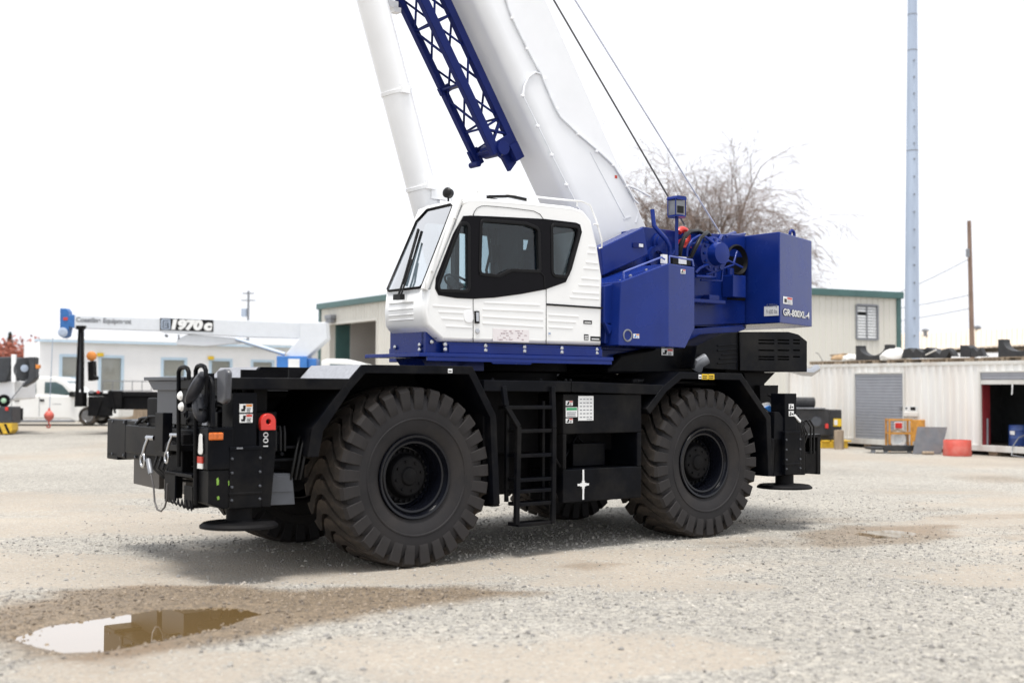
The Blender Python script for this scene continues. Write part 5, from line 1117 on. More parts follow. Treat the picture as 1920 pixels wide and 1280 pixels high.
class WALL:
    def __init__(s, P, d): s.P = Vector((P[0], P[1], 0)); s.d = Vector((d[0], d[1], 0)).normalized(); s.n = Vector((s.d.y, -s.d.x, 0))
    def px(s, x, y, off=0.): q = onwall(x, y, s.P + s.n * off, s.n); return ((q - s.P).dot(s.d), q.z)
    def pt(s, a, z, off=0.): q = s.P + s.d * a + s.n * off; return Vector((q.x, q.y, z))
    def box(s, b, a0, a1, z0, z1, o0, o1):
        vs = [s.pt(a, z, o) for z in (z0, z1) for o in (o0, o1) for a in (a0, a1)]
        return b.add(vs, [(0, 2, 3, 1), (4, 5, 7, 6), (0, 1, 5, 4), (2, 6, 7, 3), (0, 4, 6, 2), (1, 3, 7, 5)])

# ---- white office building far left
OFF = empty('office_building', (-21.7, 56, 0), label='long low white office building with blinds in its windows', cat='building')
OW = WALL((-21.7, 56), (.81, .59)); OFF.location = (0, 0, 0)
GZ0, RZ = .1, 3.93
wins = [(116, 152, 668, 707), (306, 346, 674, 707), (474, 510, 678, 708)]; doors = [(189, 227, 670, 733), (396, 431, 676, 738)]
holes = []; spec = []
for i, (x0, x1, y0, y1) in enumerate(wins + doors):
    a0, z1 = OW.px(x0, y0); a1, z0 = OW.px(x1, y1); holes.append((a0, a1, z0, z1)); spec.append((a0, a1, z0, z1, i >= len(wins)))
for a0, w_ in ((18.5, 1.0), (22., 1.0)): holes.append((a0, a0 + w_, 2.2, 3.1)); spec.append((a0, a0 + w_, 2.2, 3.1, False))
wallpanel('wall', OW.P, OW.d, 26, GZ0 - .3, RZ, holes, .15, OFFW, OFF)
SK = Vector((-.33, .944, 0))
def oplan(a0, a1, f, k): p = OW.pt(a0, 0, f); q = OW.pt(a1, 0, f); return [(p.x, p.y), (q.x, q.y), (q.x + SK.x * k, q.y + SK.y * k), (p.x + SK.x * k, p.y + SK.y * k)]
for a_, b_ in ((.02, .15), (25.85, 25.98)): b = MB(); b.prism(oplan(a_, b_, -.16, 9), GZ0 - .3, RZ, 'z'); b.build('wall', OFFW, OFF)
p_, q_ = OW.pt(.2, 0, -.16) + SK * 8.8, OW.pt(25.8, 0, -.16) + SK * 8.8
b = MB(); b.bar((p_.x, p_.y, 2), (q_.x, q_.y, 2), .15, RZ * 2 - 4.1); b.build('wall', OFFW, OFF)
b = MB(); b.prism(oplan(.16, 25.8, -3.2, .1), GZ0, RZ - .02, 'z'); b.build('inner_wall', OFFW, OFF)
b = MB(); b.prism(oplan(-.05, 26.1, .28, 9.4), RZ, RZ + .10, 'z'); b.prism(oplan(.05, 26.0, .2, 9.3), RZ + .10, RZ + .17, 'z'); b.build('roof', OFFW, OFF, bevel=.02)
b = MB(); OW.box(b, -.25, 26.25, RZ - .10, RZ - .003, .2, .285); b.build('eave_trim', OFFT, OFF)
b = MB(); OW.box(b, 0, 26, 1.0, 1.06, .002, .03); b.build('skirting', OFFT, OFF)
def blind_mat():
    m = bpy.data.materials.new('slatted_blind'); m.use_nodes = True; n = m.node_tree; bs = n.nodes['Principled BSDF']
    tc = n.nodes.new('ShaderNodeTexCoord'); wv = n.nodes.new('ShaderNodeTexWave'); wv.bands_direction = 'Z'; wv.inputs['Scale'].default_value = 5; n.links.new(tc.outputs['Object'], wv.inputs[0])
    rp = n.nodes.new('ShaderNodeValToRGB'); rp.color_ramp.elements[0].color = (.42, .385, .345, 1); rp.color_ramp.elements[1].color = (.60, .56, .51, 1); n.links.new(wv.outputs[0], rp.inputs[0]); n.links.new(rp.outputs[0], bs.inputs['Base Color']); bs.inputs['Roughness'].default_value = .6
    bp = n.nodes.new('ShaderNodeBump'); bp.inputs['Strength'].default_value = .3; n.links.new(wv.outputs[0], bp.inputs['Height']); n.links.new(bp.outputs[0], bs.inputs['Normal']); return m
SLAT = blind_mat()
for a0, a1, z0, z1, isd in spec:
    b = MB(); t = .11
    OW.box(b, a0 - t, a0 + .02, z0 - t * (not isd), z1 + t, -.06, .035); OW.box(b, a1 - .02, a1 + t, z0 - t * (not isd), z1 + t, -.06, .035); OW.box(b, a0 + .02, a1 - .02, z1 - .02, z1 + t, -.06, .035)
    if not isd: OW.box(b, a0 + .02, a1 - .02, z0 - t, z0 + .02, -.06, .05)
    f = b.build('door' if isd else 'window', OFFT, OFF)
    b = MB(); OW.box(b, a0 + .02, a1 - .02, z0, z1 - .02, -.085, -.07); b.build('blind', SLAT, f)
    b = MB(); OW.box(b, a0 + .02, a1 - .02, z0, z1 - .02, -.05, -.042); b.build('pane', MATS['window_glass'] if 'window_glass' in MATS else glass('window_glass', (.90, .92, .92), 1.0), f)
    if isd:
        b = MB(); OW.box(b, a0 - .2, a0 + .1, z1 + .05, z1 + .22, .04, .14); b.build('porch_lamp', YLAB, OFF, bevel=.02)
b = MB(); a0, z0 = OW.px(190, 728); OW.box(b, a0 - .3, a0 + 2.0, .1, 1.12, .0, 1.2); OW.box(b, a0 + 2.0, a0 + 2.4, .1, .75, .0, 1.2); OW.box(b, a0 + 2.4, a0 + 2.8, .1, .4, 0, 1.2); b.build('porch_step', WOOD, OFF)
b = MB()
for a in np.arange(a0 - .3, a0 + 2.1, .46): b.cyl(OW.pt(a, 1.12, 1.15), OW.pt(a, 2.05, 1.15), .02, 6)
for z in (1.6, 2.05): b.cyl(OW.pt(a0 - .3, z, 1.15), OW.pt(a0 + 2.0, z, 1.15), .022, 6)
b.build('railing', GREYM, OFF)

# ---- beige metal building with green trim
MBD = empty('metal_building', (0, 0, 0), label='tall beige ribbed metal building with dark green trim', cat='building')
EZ = 5.64; P1, P2, P3 = Vector((-9.4, 60, 0)), Vector((.58, 44.0, 0)), Vector((16.13, 51, 0))
WL = WALL(P1, P2 - P1); WR = WALL(P2, P3 - P2); LL, LR = (P2 - P1).length, (P3 - P2).length
a0, zt = WL.px(620, 609); a1, _ = WL.px(707, 603)
corr('wall', P1, WL.d, [(0, a0 - .12, -.1, EZ), (a1 + .12, LL, -.1, EZ), (a0 - .12, a1 + .12, zt + .1, EZ)], BEIGE, MBD, pitch=.30, depth=.035, duty=.22)
b = MB(); WL.box(b, a0 - .12, a0, -.1, zt + .1, -.25, .05); WL.box(b, a1, a1 + .12, -.1, zt + .1, -.25, .05); WL.box(b, a0, a1, zt, zt + .1, -.25, .05); b.build('door_frame', BEIGE, MBD)
b = MB(); WL.box(b, a0, a0 + .06, 0, zt, -1.6, -.25); b.build('door_jamb', GREEN, MBD)
b = MB(); WL.box(b, a0 + .06, a0 + .14, 0, 5.2, -7, -1.0); WL.box(b, a0 - .3, LL - 1, 0, 5.2, -7.1, -7); WL.box(b, a1 + .5, a1 + .6, 0, 5.2, -7, -.3); WL.box(b, a0 - .3, LL - 1, 5.2, 5.25, -7, -.3); b.build('inner_wall', GREYIN, MBD)
b = MB(); WL.box(b, a0 - .3, LL - 1, .02, .06, -7, 0); b.build('floor_slab', GREYIN, MBD)
w0_, wz1 = WR.px(1604, 571); w1_, wz0 = WR.px(1645, 637)
corr('wall', P2, WR.d, [(0, w0_, -.1, EZ), (w1_, LR, -.1, EZ), (w0_, w1_, wz1, EZ), (w0_, w1_, -.1, wz0)], BEIGE, MBD, pitch=.30, depth=.035, duty=.22)
b = MB(); WR.box(b, w0_ - .03, w0_ + .05, wz0, wz1, -.05, .07); WR.box(b, w1_ - .05, w1_ + .03, wz0, wz1, -.05, .07); WR.box(b, w0_ + .05, w1_ - .05, wz1 - .05, wz1 + .03, -.05, .07); WR.box(b, w0_ + .05, w1_ - .05, wz0 - .03, wz0 + .05, -.05, .08)
wm = (w0_ + w1_) / 2; WR.box(b, wm - .02, wm + .02, wz0 + .05, wz1 - .05, -.02, .05); wf = b.build('window', MATS['grey_metal'], MBD)
for h_ in range(2):
    x0, x1 = (w0_ + .06, wm - .03) if h_ == 0 else (wm + .03, w1_ - .06); nS = 11
    for i in range(nS):
        z = wz0 + .06 + (wz1 - wz0 - .12) * i / nS; b = MB()
        if h_ == 0 and i == 8: continue
        dz_ = (wz1 - wz0 - .12) / nS
        vs = [WR.pt(x0, z + .012, .03), WR.pt(x1, z + .012, .03), WR.pt(x1, z + dz_ * .9, -.01), WR.pt(x0, z + dz_ * .9, -.01), WR.pt(x0, z + .012, .018), WR.pt(x1, z + .012, .018), WR.pt(x1, z + dz_ * .9, -.022), WR.pt(x0, z + dz_ * .9, -.022)]
        b.add(vs, [(0, 1, 2, 3), (7, 6, 5, 4), (0, 4, 5, 1), (1, 5, 6, 2), (2, 6, 7, 3), (3, 7, 4, 0)]); b.build('louvre', WLAB, wf)
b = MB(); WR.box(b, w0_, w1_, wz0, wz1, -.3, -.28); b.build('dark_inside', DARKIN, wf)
b = MB(); WL.box(b, -.12, LL + .1, EZ - .02, EZ + .26, .04, .22); b.build('gutter', GREEN, MBD, bevel=.02)
b = MB(); WR.box(b, -.1, LR + .15, EZ - .02, EZ + .26, .04, .22); b.build('gutter', GREEN, MBD, bevel=.02)
b = MB(); WL.box(b, -.12, .10, -.1, EZ, .037, .09); b.build('corner_trim', GREEN, MBD)
b = MB(); WR.box(b, LR - .12, LR + .1, -.1, EZ, .037, .10); b.build('downpipe', GREEN, MBD)
Pb = [P1, P2, P3, P3 + (P1 - P2)]; b = MB(); rz = EZ + .23; c_ = sum(Pb, Vector()) / 4
b.add([(p.x, p.y, rz) for p in Pb] + [((P1.x + P3.x) / 2 + (P1.x - P2.x) * .0, (P1.y + P3.y) / 2, rz + .9)], [(0, 1, 4), (1, 2, 4), (2, 3, 4), (3, 0, 4)]); b.build('roof', GREEN, MBD)
b = MB(); p4 = Pb[3]; w1b = WALL(P3, p4 - P3); w2b = WALL(p4, P1 - p4); w1b.box(b, 0, LL, -.1, EZ, -.1, 0); w2b.box(b, 0, LR, -.1, EZ, -.1, 0); b.build('wall', BEIGE, MBD)
b = MB(); la, lz = WL.px(620, 606); lb, lz1 = WL.px(632, 590); WL.box(b, la, lb, (lz + lz1) / 2, lz1, .04, .34); WL.box(b, la + .05, lb - .05, lz, (lz + lz1) / 2, .1, .30); b.build('wall_lamp', GREYM, MBD, bevel=.02)

# ---- long building with a tan tiled roof far right
FB_ = empty('long_shed', (0, 0, 0), label='long low building with tan ribbed roof far behind the container', cat='building')
e0, e1 = at(1640, 662, 92), at(2080, 640, 84); r0_, r1_ = at(1640, 629, 100), at(2080, 604, 92)
b = MB(); b.prism([(e0.x, e0.y), (e1.x, e1.y), (e1.x + 4, e1.y + 16), (e0.x + 4, e0.y + 16)], 0, min(e0.z, e1.z) - .05, 'z'); b.build('wall', OFFW, FB_)
b = MB(); K_ = 46
for i in range(K_):
    t0, t1 = i / K_, (i + .78) / K_; a_, b_, c_, d_ = e0.lerp(e1, t0), e0.lerp(e1, t1), r0_.lerp(r1_, t1), r0_.lerp(r1_, t0); h = Vector((0, 0, .10))
    b.add([a_, b_, c_, d_, a_ + h, b_ + h, c_ + h, d_ + h], [(0, 1, 2, 3), (7, 6, 5, 4), (0, 4, 5, 1), (1, 5, 6, 2), (2, 6, 7, 3), (3, 7, 4, 0)])
o = b.build('roof_rib', ROOFT, FB_); o['kind'] = 'stuff'
b = MB(); dn = Vector((0, 0, .02)); b.add([e0 - dn, e1 - dn, r1_ - dn, r0_ - dn, r0_ + Vector((2, 8, -2)), r1_ + Vector((2, 8, -2))], [(0, 1, 2, 3), (3, 2, 5, 4)]); b.build('roof', ROOFT, FB_)
for x, y in ((1735, 618), (1833, 612)): p = at(x, y + 9, 96); b = MB(); b.lathe([(.15, -.4), (.15, .2), (.28, .25), (.28, .38), (.02, .5)], p, (0, 0, 1), 12); b.build('roof_vent', GREYM, FB_)

# ---- shipping container
SC = empty('shipping_container', (0, 0, 0), label='long weathered white shipping container with two roller doors cut in its side', cat='container')
CW_ = WALL((9.43, 41.96), (.46, -.888)); CL, CZ0, CZ1 = 12.2, .12, 2.65
d0, dzt = CW_.px(1603, 701); d1, _ = CW_.px(1693, 703); o0, ozt = CW_.px(1838, 698); o1 = CL - 1.2
zb = .29; zt = CZ1 - .10; dzt = min(dzt, 2.33); ozt = min(ozt, 2.36)
corr('side_sheet', CW_.P, CW_.d, [(.12, d0 - .04, zb, zt), (d1 + .04, o0 - .05, zb, zt), (d0 - .04, d1 + .04, dzt + .04, zt), (o0 - .05, o1 + .05, ozt + .04, zt), (o1 + .05, CL - .12, zb, zt)], CONT, SC, pitch=.28, depth=.035, off=-.04, duty=.38)
b = MB(); CW_.box(b, 0, CL, CZ1 - .10, CZ1, -.10, .01); b.build('top_rail', CONTB, SC, bevel=.008)
b = MB(); CW_.box(b, 0, CL, CZ0, .29, -.12, .01); b.build('bottom_rail', CONTB, SC, bevel=.008)
for a in (0, CL - .12): b = MB(); CW_.box(b, a, a + .12, .29, CZ1 - .10, -.12, .012); b.build('corner_post', CONTB, SC, bevel=.008)
b = MB(); CW_.box(b, d0 - .05, d0, zb, dzt + .05, -.05, .02); CW_.box(b, d1, d1 + .05, zb, dzt + .05, -.05, .02); CW_.box(b, d0, d1, dzt, dzt + .05, -.05, .02); b.build('door_frame', CONTB, SC)
rd = empty('roller_door', (0, 0, 0)); rd.parent = SC
nS = 22; sl = None
for i in range(nS):
    z = zb + (dzt - zb) * i / nS; h = (dzt - zb) / nS; b = MB()
    pr = [(-.03, 0), (-.012, h * .12), (-.012, h * .80), (-.03, h * .98), (-.045, h * .98), (-.045, 0)]
    vs = [CW_.pt(a, z + q[1], q[0]) for a in (d0, d1) for q in pr]; k = 6
    b.add(vs, [list(range(6)), list(range(6, 12))[::-1]] + [(j, (j + 1) % 6, (j + 1) % 6 + 6, j + 6) for j in range(6)]); b.build('door_slat', ROLLD, rd)
b = MB(); la, lz = CW_.px(1689, 766); CW_.box(b, la - .05, la + .05, lz - .04, lz + .04, -.012, .03); b.build('latch', GREYM, rd)
# open doorway: part of the rolled sheet, dark room behind
rd2 = empty('roller_door', (0, 0, 0)); rd2.parent = SC; rd2['label'] = 'roller door pushed up almost to the top'
for i, (z, m_) in enumerate(((ozt - .10, ROLLD), (ozt - .20, ROLLD), (ozt - .34, CONTB))):
    b = MB(); CW_.box(b, o0, o1, z + .005, z + (.10 if i < 2 else .13), -.06, -.02); b.build('door_slat', m_, rd2)
b = MB(); hp = CW_.px(1897, 714); b.tube([CW_.pt(hp[0], ozt - .34, -.02), CW_.pt(hp[0] + .02, ozt - .45, 0), CW_.pt(hp[0], ozt - .62, .0)], .018, 6); b.build('pull_strap', WLAB, rd2)
b = MB(); CW_.box(b, o0 - .05, o0, zb, ozt + .04, -.05, .02); CW_.box(b, o0, o1, ozt, ozt + .04, -.05, .02); b.build('door_frame', CONTB, SC)
b = MB(); CW_.box(b, o0, o0 + .03, zb, ozt, -.35, -.06); b.build('inner_edge', CRED, SC)
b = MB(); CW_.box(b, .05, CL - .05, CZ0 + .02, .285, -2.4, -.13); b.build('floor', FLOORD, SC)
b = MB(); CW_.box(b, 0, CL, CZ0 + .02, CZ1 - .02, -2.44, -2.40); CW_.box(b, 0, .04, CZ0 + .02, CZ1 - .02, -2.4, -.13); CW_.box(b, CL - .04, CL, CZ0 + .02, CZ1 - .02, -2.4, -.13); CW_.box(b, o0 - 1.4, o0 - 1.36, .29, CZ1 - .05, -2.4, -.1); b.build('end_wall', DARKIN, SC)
b = MB(); CW_.box(b, 0.0, CL, CZ1 - .04, CZ1 - .005, -2.44, -.10); b.build('roof', CONTB, SC)
b = MB()
for a in (.2, 3.6, 6.0, 8.5, 11.6): CW_.box(b, a, a + .3, -.05, CZ0 + .002, -2.3, -.1)
o = b.build('bearer', WOOD, SC); o['kind'] = 'stuff'
b = MB(); s0_, z1_ = CW_.px(1697, 763); s1_, z0_ = CW_.px(1723, 778); CW_.box(b, s0_ + .02, s1_ - .05, z0_ + .12, z1_ + .02, .01, .03); b.mi = 1; CW_.box(b, s0_ + .05, s0_ + .12, z1_ - .06, z1_ - .01, .03, .035); CW_.box(b, s0_ + .25, s1_ - .1, z0_ + .14, z0_ + .24, .03, .035); o = b.build('notice', [WLAB, KLAB], SC)
b = MB(); CW_.box(b, s0_, s1_ - .02, z0_ - .05, z0_ + .10, .01, .07); b.build('wall_box', TARP, SC, bevel=.02)
# things inside the open bay
p = CW_.pt(CW_.px(1882, 830)[0], .29, -.62)
b = MB(); b.lathe([(.02, 0), (.28, 0), (.285, .02), (.28, .2), (.29, .215), (.28, .23), (.28, .42), (.29, .435), (.28, .45), (.275, .56), (.285, .58), (.26, .58), (.26, .55), (.02, .55)], p, (0, 0, 1), 28); dr = b.build('blue_drum', DRUMB, None, smooth=40); tag(dr, 'dark blue steel drum standing in the open container doorway', 'drum')
b = MB(); n_ = CW_.n; t_ = CW_.d; q = p + n_ * .285 + Vector((0, 0, .32)); vs = [q + t_ * a + Vector((0, 0, z)) + n_ * .004 for a, z in ((-.07, 0), (.09, -.01), (.09, .1), (-.07, .1))]; b.add(vs, [(0, 1, 2, 3)]); b.build('drum_label', WLAB, dr)
b = MB(); a = CW_.px(1842, 820)[0]; b.cyl(CW_.pt(a, .29, -.2), CW_.pt(a + .01, .29 + .75, -.2), .03, 8); tag(b.build('pipe_offcut', GREYM), 'short pale pipe leaning just inside the container doorway', 'pipe')
mch = empty('red_machine', (0, 0, 0), label='dark red machine standing deep in the open container', cat='machine')
a = CW_.px(1912, 800)[0]; b = MB(); CW_.box(b, a - .25, a + .75, .42, 1.12, -1.3, -.6); b.build('body', CRED, mch, bevel=.05)
b = MB(); CW_.box(b, a + .1, a + .7, .5, .75, -.6, -.42); CW_.box(b, a + .2, a + .6, .80, 1.0, -.6, -.5); CW_.box(b, a - .05, a + .0, .62, .68, -.6, -.4); b.build('control_panel', GREYM, mch, bevel=.02)
b = MB()
for q in (-.15, .6): b.lathe([(.02, -.05), (.13, -.05), (.13, .05), (.02, .05)], CW_.pt(a + q, .42, -.65), CW_.n, 14)
b.build('wheel', HOSE, mch)
b = MB(); b.tube([CW_.pt(a + .0, .66, -.4), CW_.pt(a - .15, .55, -.15), CW_.pt(a - .2, .3, .05), CW_.pt(a - .18, .06, .12), CW_.pt(a + .3, .03, .2), CW_.pt(a + 1.2, .03, .25)], .016, 6); tag(b.build('hose', GREYM, smooth=60), 'grey hose hanging out over the container sill to the ground', 'hose')
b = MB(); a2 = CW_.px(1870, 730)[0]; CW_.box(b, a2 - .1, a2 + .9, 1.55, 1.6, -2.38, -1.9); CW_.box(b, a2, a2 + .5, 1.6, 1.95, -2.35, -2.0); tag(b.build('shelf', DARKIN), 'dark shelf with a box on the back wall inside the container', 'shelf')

# ---- things on the container roof
def topm(px, back=.6): s = CW_.px(px, 676, -back)[0]; return CW_.pt(s, CZ1 + .002, -back)
def pallet(px, back, L, lab, rz=0.):
    p = topm(px, back); e = empty('wooden_pallet', p, math.atan2(CW_.d.y, CW_.d.x) + rz, label=lab, cat='pallet', group='wooden pallets on the container roof')
    bm_ = MB(); bm_.box(-L / 2, L / 2, -.045, .045, 0, .018); brd = None
    for i in range(6):
        y = -.5 + .2 * i; o = bm_.build('board', WOOD, e) if brd is None else brd.copy()
        if brd is None: brd = o
        else: COL.objects.link(o); o.parent = e
        o.location = (0, y, .092)
    st_ = MB(); st_.box(-.04, .04, -.55, .55, 0, .09); s0 = None
    for x in (-L / 2 + .05, 0, L / 2 - .05):
        o = st_.build('stringer', WOOD, e) if s0 is None else s0.copy()
        if s0 is None: s0 = o
        else: COL.objects.link(o); o.parent = e
        o.location = (x, 0, 0.001)
    return p
pallet(1566, .6, 1.3, 'wooden pallet at the far left end of the container roof'); pallet(1636, .6, 1.35, 'wooden pallet under the black cradle above the closed roller door'); pallet(1722, .6, 1.5, 'wooden pallet under the black brackets beside the white tarpaulin'); pallet(1800, .6, 1.5, 'wooden pallet under the upright black block and small frame'); pallet(1905, .6, 1.5, 'wooden pallet under the black cradle at the right edge')
def cradle(px0, px1, py0, py1, back, lab, cut=True):
    s0, z1 = CW_.px(px0, py0, -back); s1, z0 = CW_.px(px1, py1, -back); z0 = CZ1 + .115; w_ = s1 - s0; h = z1 - z0
    pts = [(s0, z0), (s1, z0), (s1, z1), (s1 - w_ * .13, z1)] + [(s0 + w_ / 2 + w_ * .37 * math.cos(t), z1 - h * .12 - h * .58 * math.sin(t)) for t in np.linspace(.15, math.pi - .15, 12)] + [(s0 + w_ * .13, z1), (s0, z1)]
    b = MB(); n = len(pts); vs = [CW_.pt(a, z, -back + o) for o in (.0, -.28) for a, z in pts]
    b.add(vs, [list(range(n)), list(range(n, 2 * n))[::-1]] + [(i, (i + 1) % n, (i + 1) % n + n, i + n) for i in range(n)])
    return tag(b.build('steel_cradle', MATS['scrap_black'], bevel=.01), lab, 'cradle', 'black cradles on the container roof')
mat('scrap_black', (.020, .021, .024), .5, var=.3, dirt=(.08, .075, .07), dirt_amt=.4)
cradle(1604, 1667, 648, 672, .25, 'black steel cradle with a round cut-out above the closed roller door'); cradle(1871, 1950, 636, 668, .3, 'black steel cradle with a round cut-out at the right edge of the photo')
def shape_on(px_pts, back, th, name, lab, cat, m=None, group=None):
    pts = [CW_.px(x, y, -back) for x, y in px_pts]; n = len(pts); b = MB(); vs = [CW_.pt(a, max(z, CZ1 + .113), -back + o) for o in (0, -th) for a, z in pts]
    b.add(vs, [list(range(n)), list(range(n, 2 * n))[::-1]] + [(i, (i + 1) % n, (i + 1) % n + n, i + n) for i in range(n)])
    return tag(b.build(name, m or MATS['scrap_black'], bevel=.008), lab, cat, group)
G_ = 'black steel brackets on the container roof'
shape_on([(1690, 671), (1694, 655), (1706, 652), (1712, 660), (1718, 653), (1728, 660), (1730, 671)], .35, .3, 'steel_bracket', 'low notched black bracket right beside the white tarpaulin', 'bracket', None, G_)
shape_on([(1724, 671), (1726, 658), (1738, 651), (1748, 654), (1762, 664), (1768, 671)], .55, .35, 'steel_bracket', 'rounded black bracket between the two notched brackets', 'bracket', None, G_)
shape_on([(1758, 671), (1766, 656), (1778, 652), (1784, 658), (1790, 668), (1784, 668), (1780, 660), (1774, 671)], .3, .2, 'steel_bracket', 'black bracket with a leg bent out to the right', 'bracket', None, G_)
b = MB(); s0, z1 = CW_.px(1735, 660, -.2); s1, z0 = CW_.px(1752, 664, -.2); b.bar(CW_.pt(s0, z0 - .01, -.22), CW_.pt(s1 + .05, z1 + .06, -.22), .05, .03); tag(b.build('pale_strut', TARP), 'pale strut lying across the black brackets', 'strut')
shape_on([(1800, 669), (1800, 647), (1813, 647), (1819, 652), (1819, 669)], .4, .3, 'steel_block', 'upright black block on the pallet near the wooden pole', 'block')
shape_on([(1819, 668), (1824, 650), (1832, 659), (1838, 651), (1844, 665), (1850, 668)], .35, .15, 'zigzag_bracket', 'small black zigzag frame beside the upright black block', 'bracket')
def lump(name, c, r, sc, m, lab, cat, seed=1):
    bm = bmesh.new(); bmesh.ops.create_icosphere(bm, subdivisions=3, radius=1)
    from mathutils import noise as NS
    for v in bm.verts:
        f = 1 + .28 * NS.noise(v.co * 2.2 + Vector((seed, 0, 0))) + .12 * NS.noise(v.co * 6 + Vector((0, seed, 0))); v.co = Vector((v.co.x * sc[0], v.co.y * sc[1], max(v.co.z, -.2) * sc[2])) * r * f
    me = bpy.data.meshes.new(name); bm.to_mesh(me); bm.free(); me.polygons.foreach_set('use_smooth', [True] * len(me.polygons)); me.materials.append(m); o = bpy.data.objects.new(name, me); COL.objects.link(o); o.location = c; return tag(o, lab, cat)
lump('tarpaulin', topm(1679, .5) + Vector((0, 0, .16)), .42, (1.1, .8, .75), TARP, 'crumpled white tarpaulin heaped beside the black cradle', 'tarpaulin')
lump('paper_sack', topm(1580, .5) + Vector((0, 0, .18)), .30, (1.3, .8, .6), CARD, 'crumpled brown cardboard on the left pallet', 'cardboard', 5)
lump('white_sack', topm(1596, .6) + Vector((0, 0, .17)), .26, (1.2, .8, .6), TARP, 'crumpled white sack beside the brown cardboard', 'sack', 9)
b = MB(); q = topm(1575, .4); b.bar(q + Vector((-.3, .1, .30)), q + Vector((.2, -.1, .34)), .10, .05); tag(b.build('timber', WOOD), 'dark timber lying on top of the brown cardboard', 'timber')
b = MB(); q0_, q1_ = CW_.px(1521, 661, .1), CW_.px(1534, 680, .1); b.tube([CW_.pt(q0_[0], q0_[1], -.1), CW_.pt(q0_[0] + .12, q0_[1] - .03, -.1), CW_.pt(q1_[0] - .03, q1_[1] + .1, -.1), CW_.pt(q1_[0] + .02, CZ1 + .01, -.1)], .012, 6); tag(b.build('bent_wire', WIRE), 'bent wire sticking up at the left end of the container', 'wire')

# ---- things in front of the container
def wb(name, m, x0, x1, y0, y1, z0, z1, parent=None, bevel=.01): b = MB(); b.box(x0, x1, y0, y1, z0, z1); return b.build(name, m, parent, bevel=bevel)
p = at(1488, 835, 38.2); q = at(1556, 835, 38.2)
cab_ = empty('black_tank_unit', (0, 0, 0), label='black steel tank unit standing on the yellow pallet', cat='tank')
wb('body', MATS['scrap_black'], p.x, q.x, 38.2, 39.1, .38, 1.22, cab_, .03); wb('top_plate', GREYM, p.x - .05, q.x - .15, 38.1, 39.0, 1.22, 1.26, cab_)
b = MB(); b.lathe([(.02, .03), (.14, .03), (.17, 0), (.14, -.05)], (p.x + .72, 38.2, .82), (0, -1, 0), 18); b.build('round_hatch', DGREY, cab_); wb('red_tag', RED, p.x + .98, p.x + 1.08, 38.15, 38.195, .62, .76, cab_)
b = MB(); b.box(q.x, q.x + .42, 38.35, 38.95, .38, 1.2); lk = b.build('black_locker', MATS['scrap_black'], bevel=.03); tag(lk, 'narrow black locker behind the wooden post', 'locker'); 
b = MB(); b.box(q.x + .15, q.x + .40, 38.32, 38.348, .68, .92); b.mi = 1; b.box(q.x + .17, q.x + .27, 38.31, 38.322, .72, .88); b.build('yellow_label', [YLAB, WLAB], lk)
b = MB(); b.lathe([(.02, -.32), (.15, -.32)] + [(.155 if i % 2 else .17, -.3 + .6 * i / 18) for i in range(19)] + [(.15, .32), (.02, .32)], (p.x + .42, 38.55, 1.42), (1, 0, 0), 20); tag(b.build('ribbed_roll', MATS['scrap_black']), 'ribbed black roll lying on top of the black tank unit', 'roll')
yp = empty('yellow_pallet', (0, 0, 0), label='yellow pallet under the black tank unit', cat='pallet')
for y in (38.15, 38.6, 39.05): wb('stringer', YEL, p.x + .2, q.x + .55, y, y + .08, .004, .20, yp)
for i in range(5): x = p.x + .2 + i * .33; wb('deck_board', YEL, x, x + .26, 38.1, 39.2, .203, .25, yp)
wb('riser', MATS['scrap_black'], p.x + .1, q.x + .3, 38.3, 39.0, .252, .378, yp)
g = at(1573, 837, 37.6); g.z = .003; b = MB(); b.lathe([(.02, 0), (.155, 0), (.15, .1), (.152, .4), (.147, .58), (.02, .59)], g, (0, 0, 1), 14); tag(b.build('timber_post', WOOD, smooth=40), 'short upright weathered timber stump in front of the black locker', 'stump')
rk = empty('yellow_rack', (0, 0, 0), label='orange yellow tubular rack with a red sign and a white reel', cat='rack'); gx0 = at(1668, 830, 36.45).x; gx1 = at(1709, 830, 36.45).x; gz1 = at(1690, 785, 36.45).z; zm = at(1690, 812, 36.45).z; yd = .34
for x in (gx0, gx1):
    for y in (36.45, 36.45 + yd): b = MB(); b.box(x - .025, x + .025, y - .025, y + .025, .002, gz1); b.build('post', YELO, rk)
for z in (gz1 - .03, zm, .08):
    for y in (36.45, 36.45 + yd): b = MB(); b.box(gx0 + .026, gx1 - .026, y - .02, y + .02, z - .025, z + .025); b.build('rail', YELO, rk)
    for x in (gx0, gx1): b = MB(); b.box(x - .02, x + .02, 36.476, 36.45 + yd - .026, z - .025, z + .025); b.build('rail', YELO, rk)
wb('side_panel', YELO, gx1 + .03, gx1 + .46, 36.42, 36.45, .3, gz1 - .02, rk); wb('shelf', WOOD, gx0 + .03, gx1 - .03, 36.48, 36.76, zm + .03, zm + .05, rk)
sg = wb('sign_board', WLAB, gx0 + .18, gx1 - .22, 36.56, 36.58, zm + .10, gz1 - .10, rk); wb('sign_heading', RED, gx0 + .2, gx1 - .24, 36.545, 36.558, gz1 - .28, gz1 - .12, sg)
for i in range(3): wb('sign_line', RED, gx0 + .21, gx1 - .27, 36.548, 36.558, zm + .14 + .07 * i, zm + .165 + .07 * i, sg)
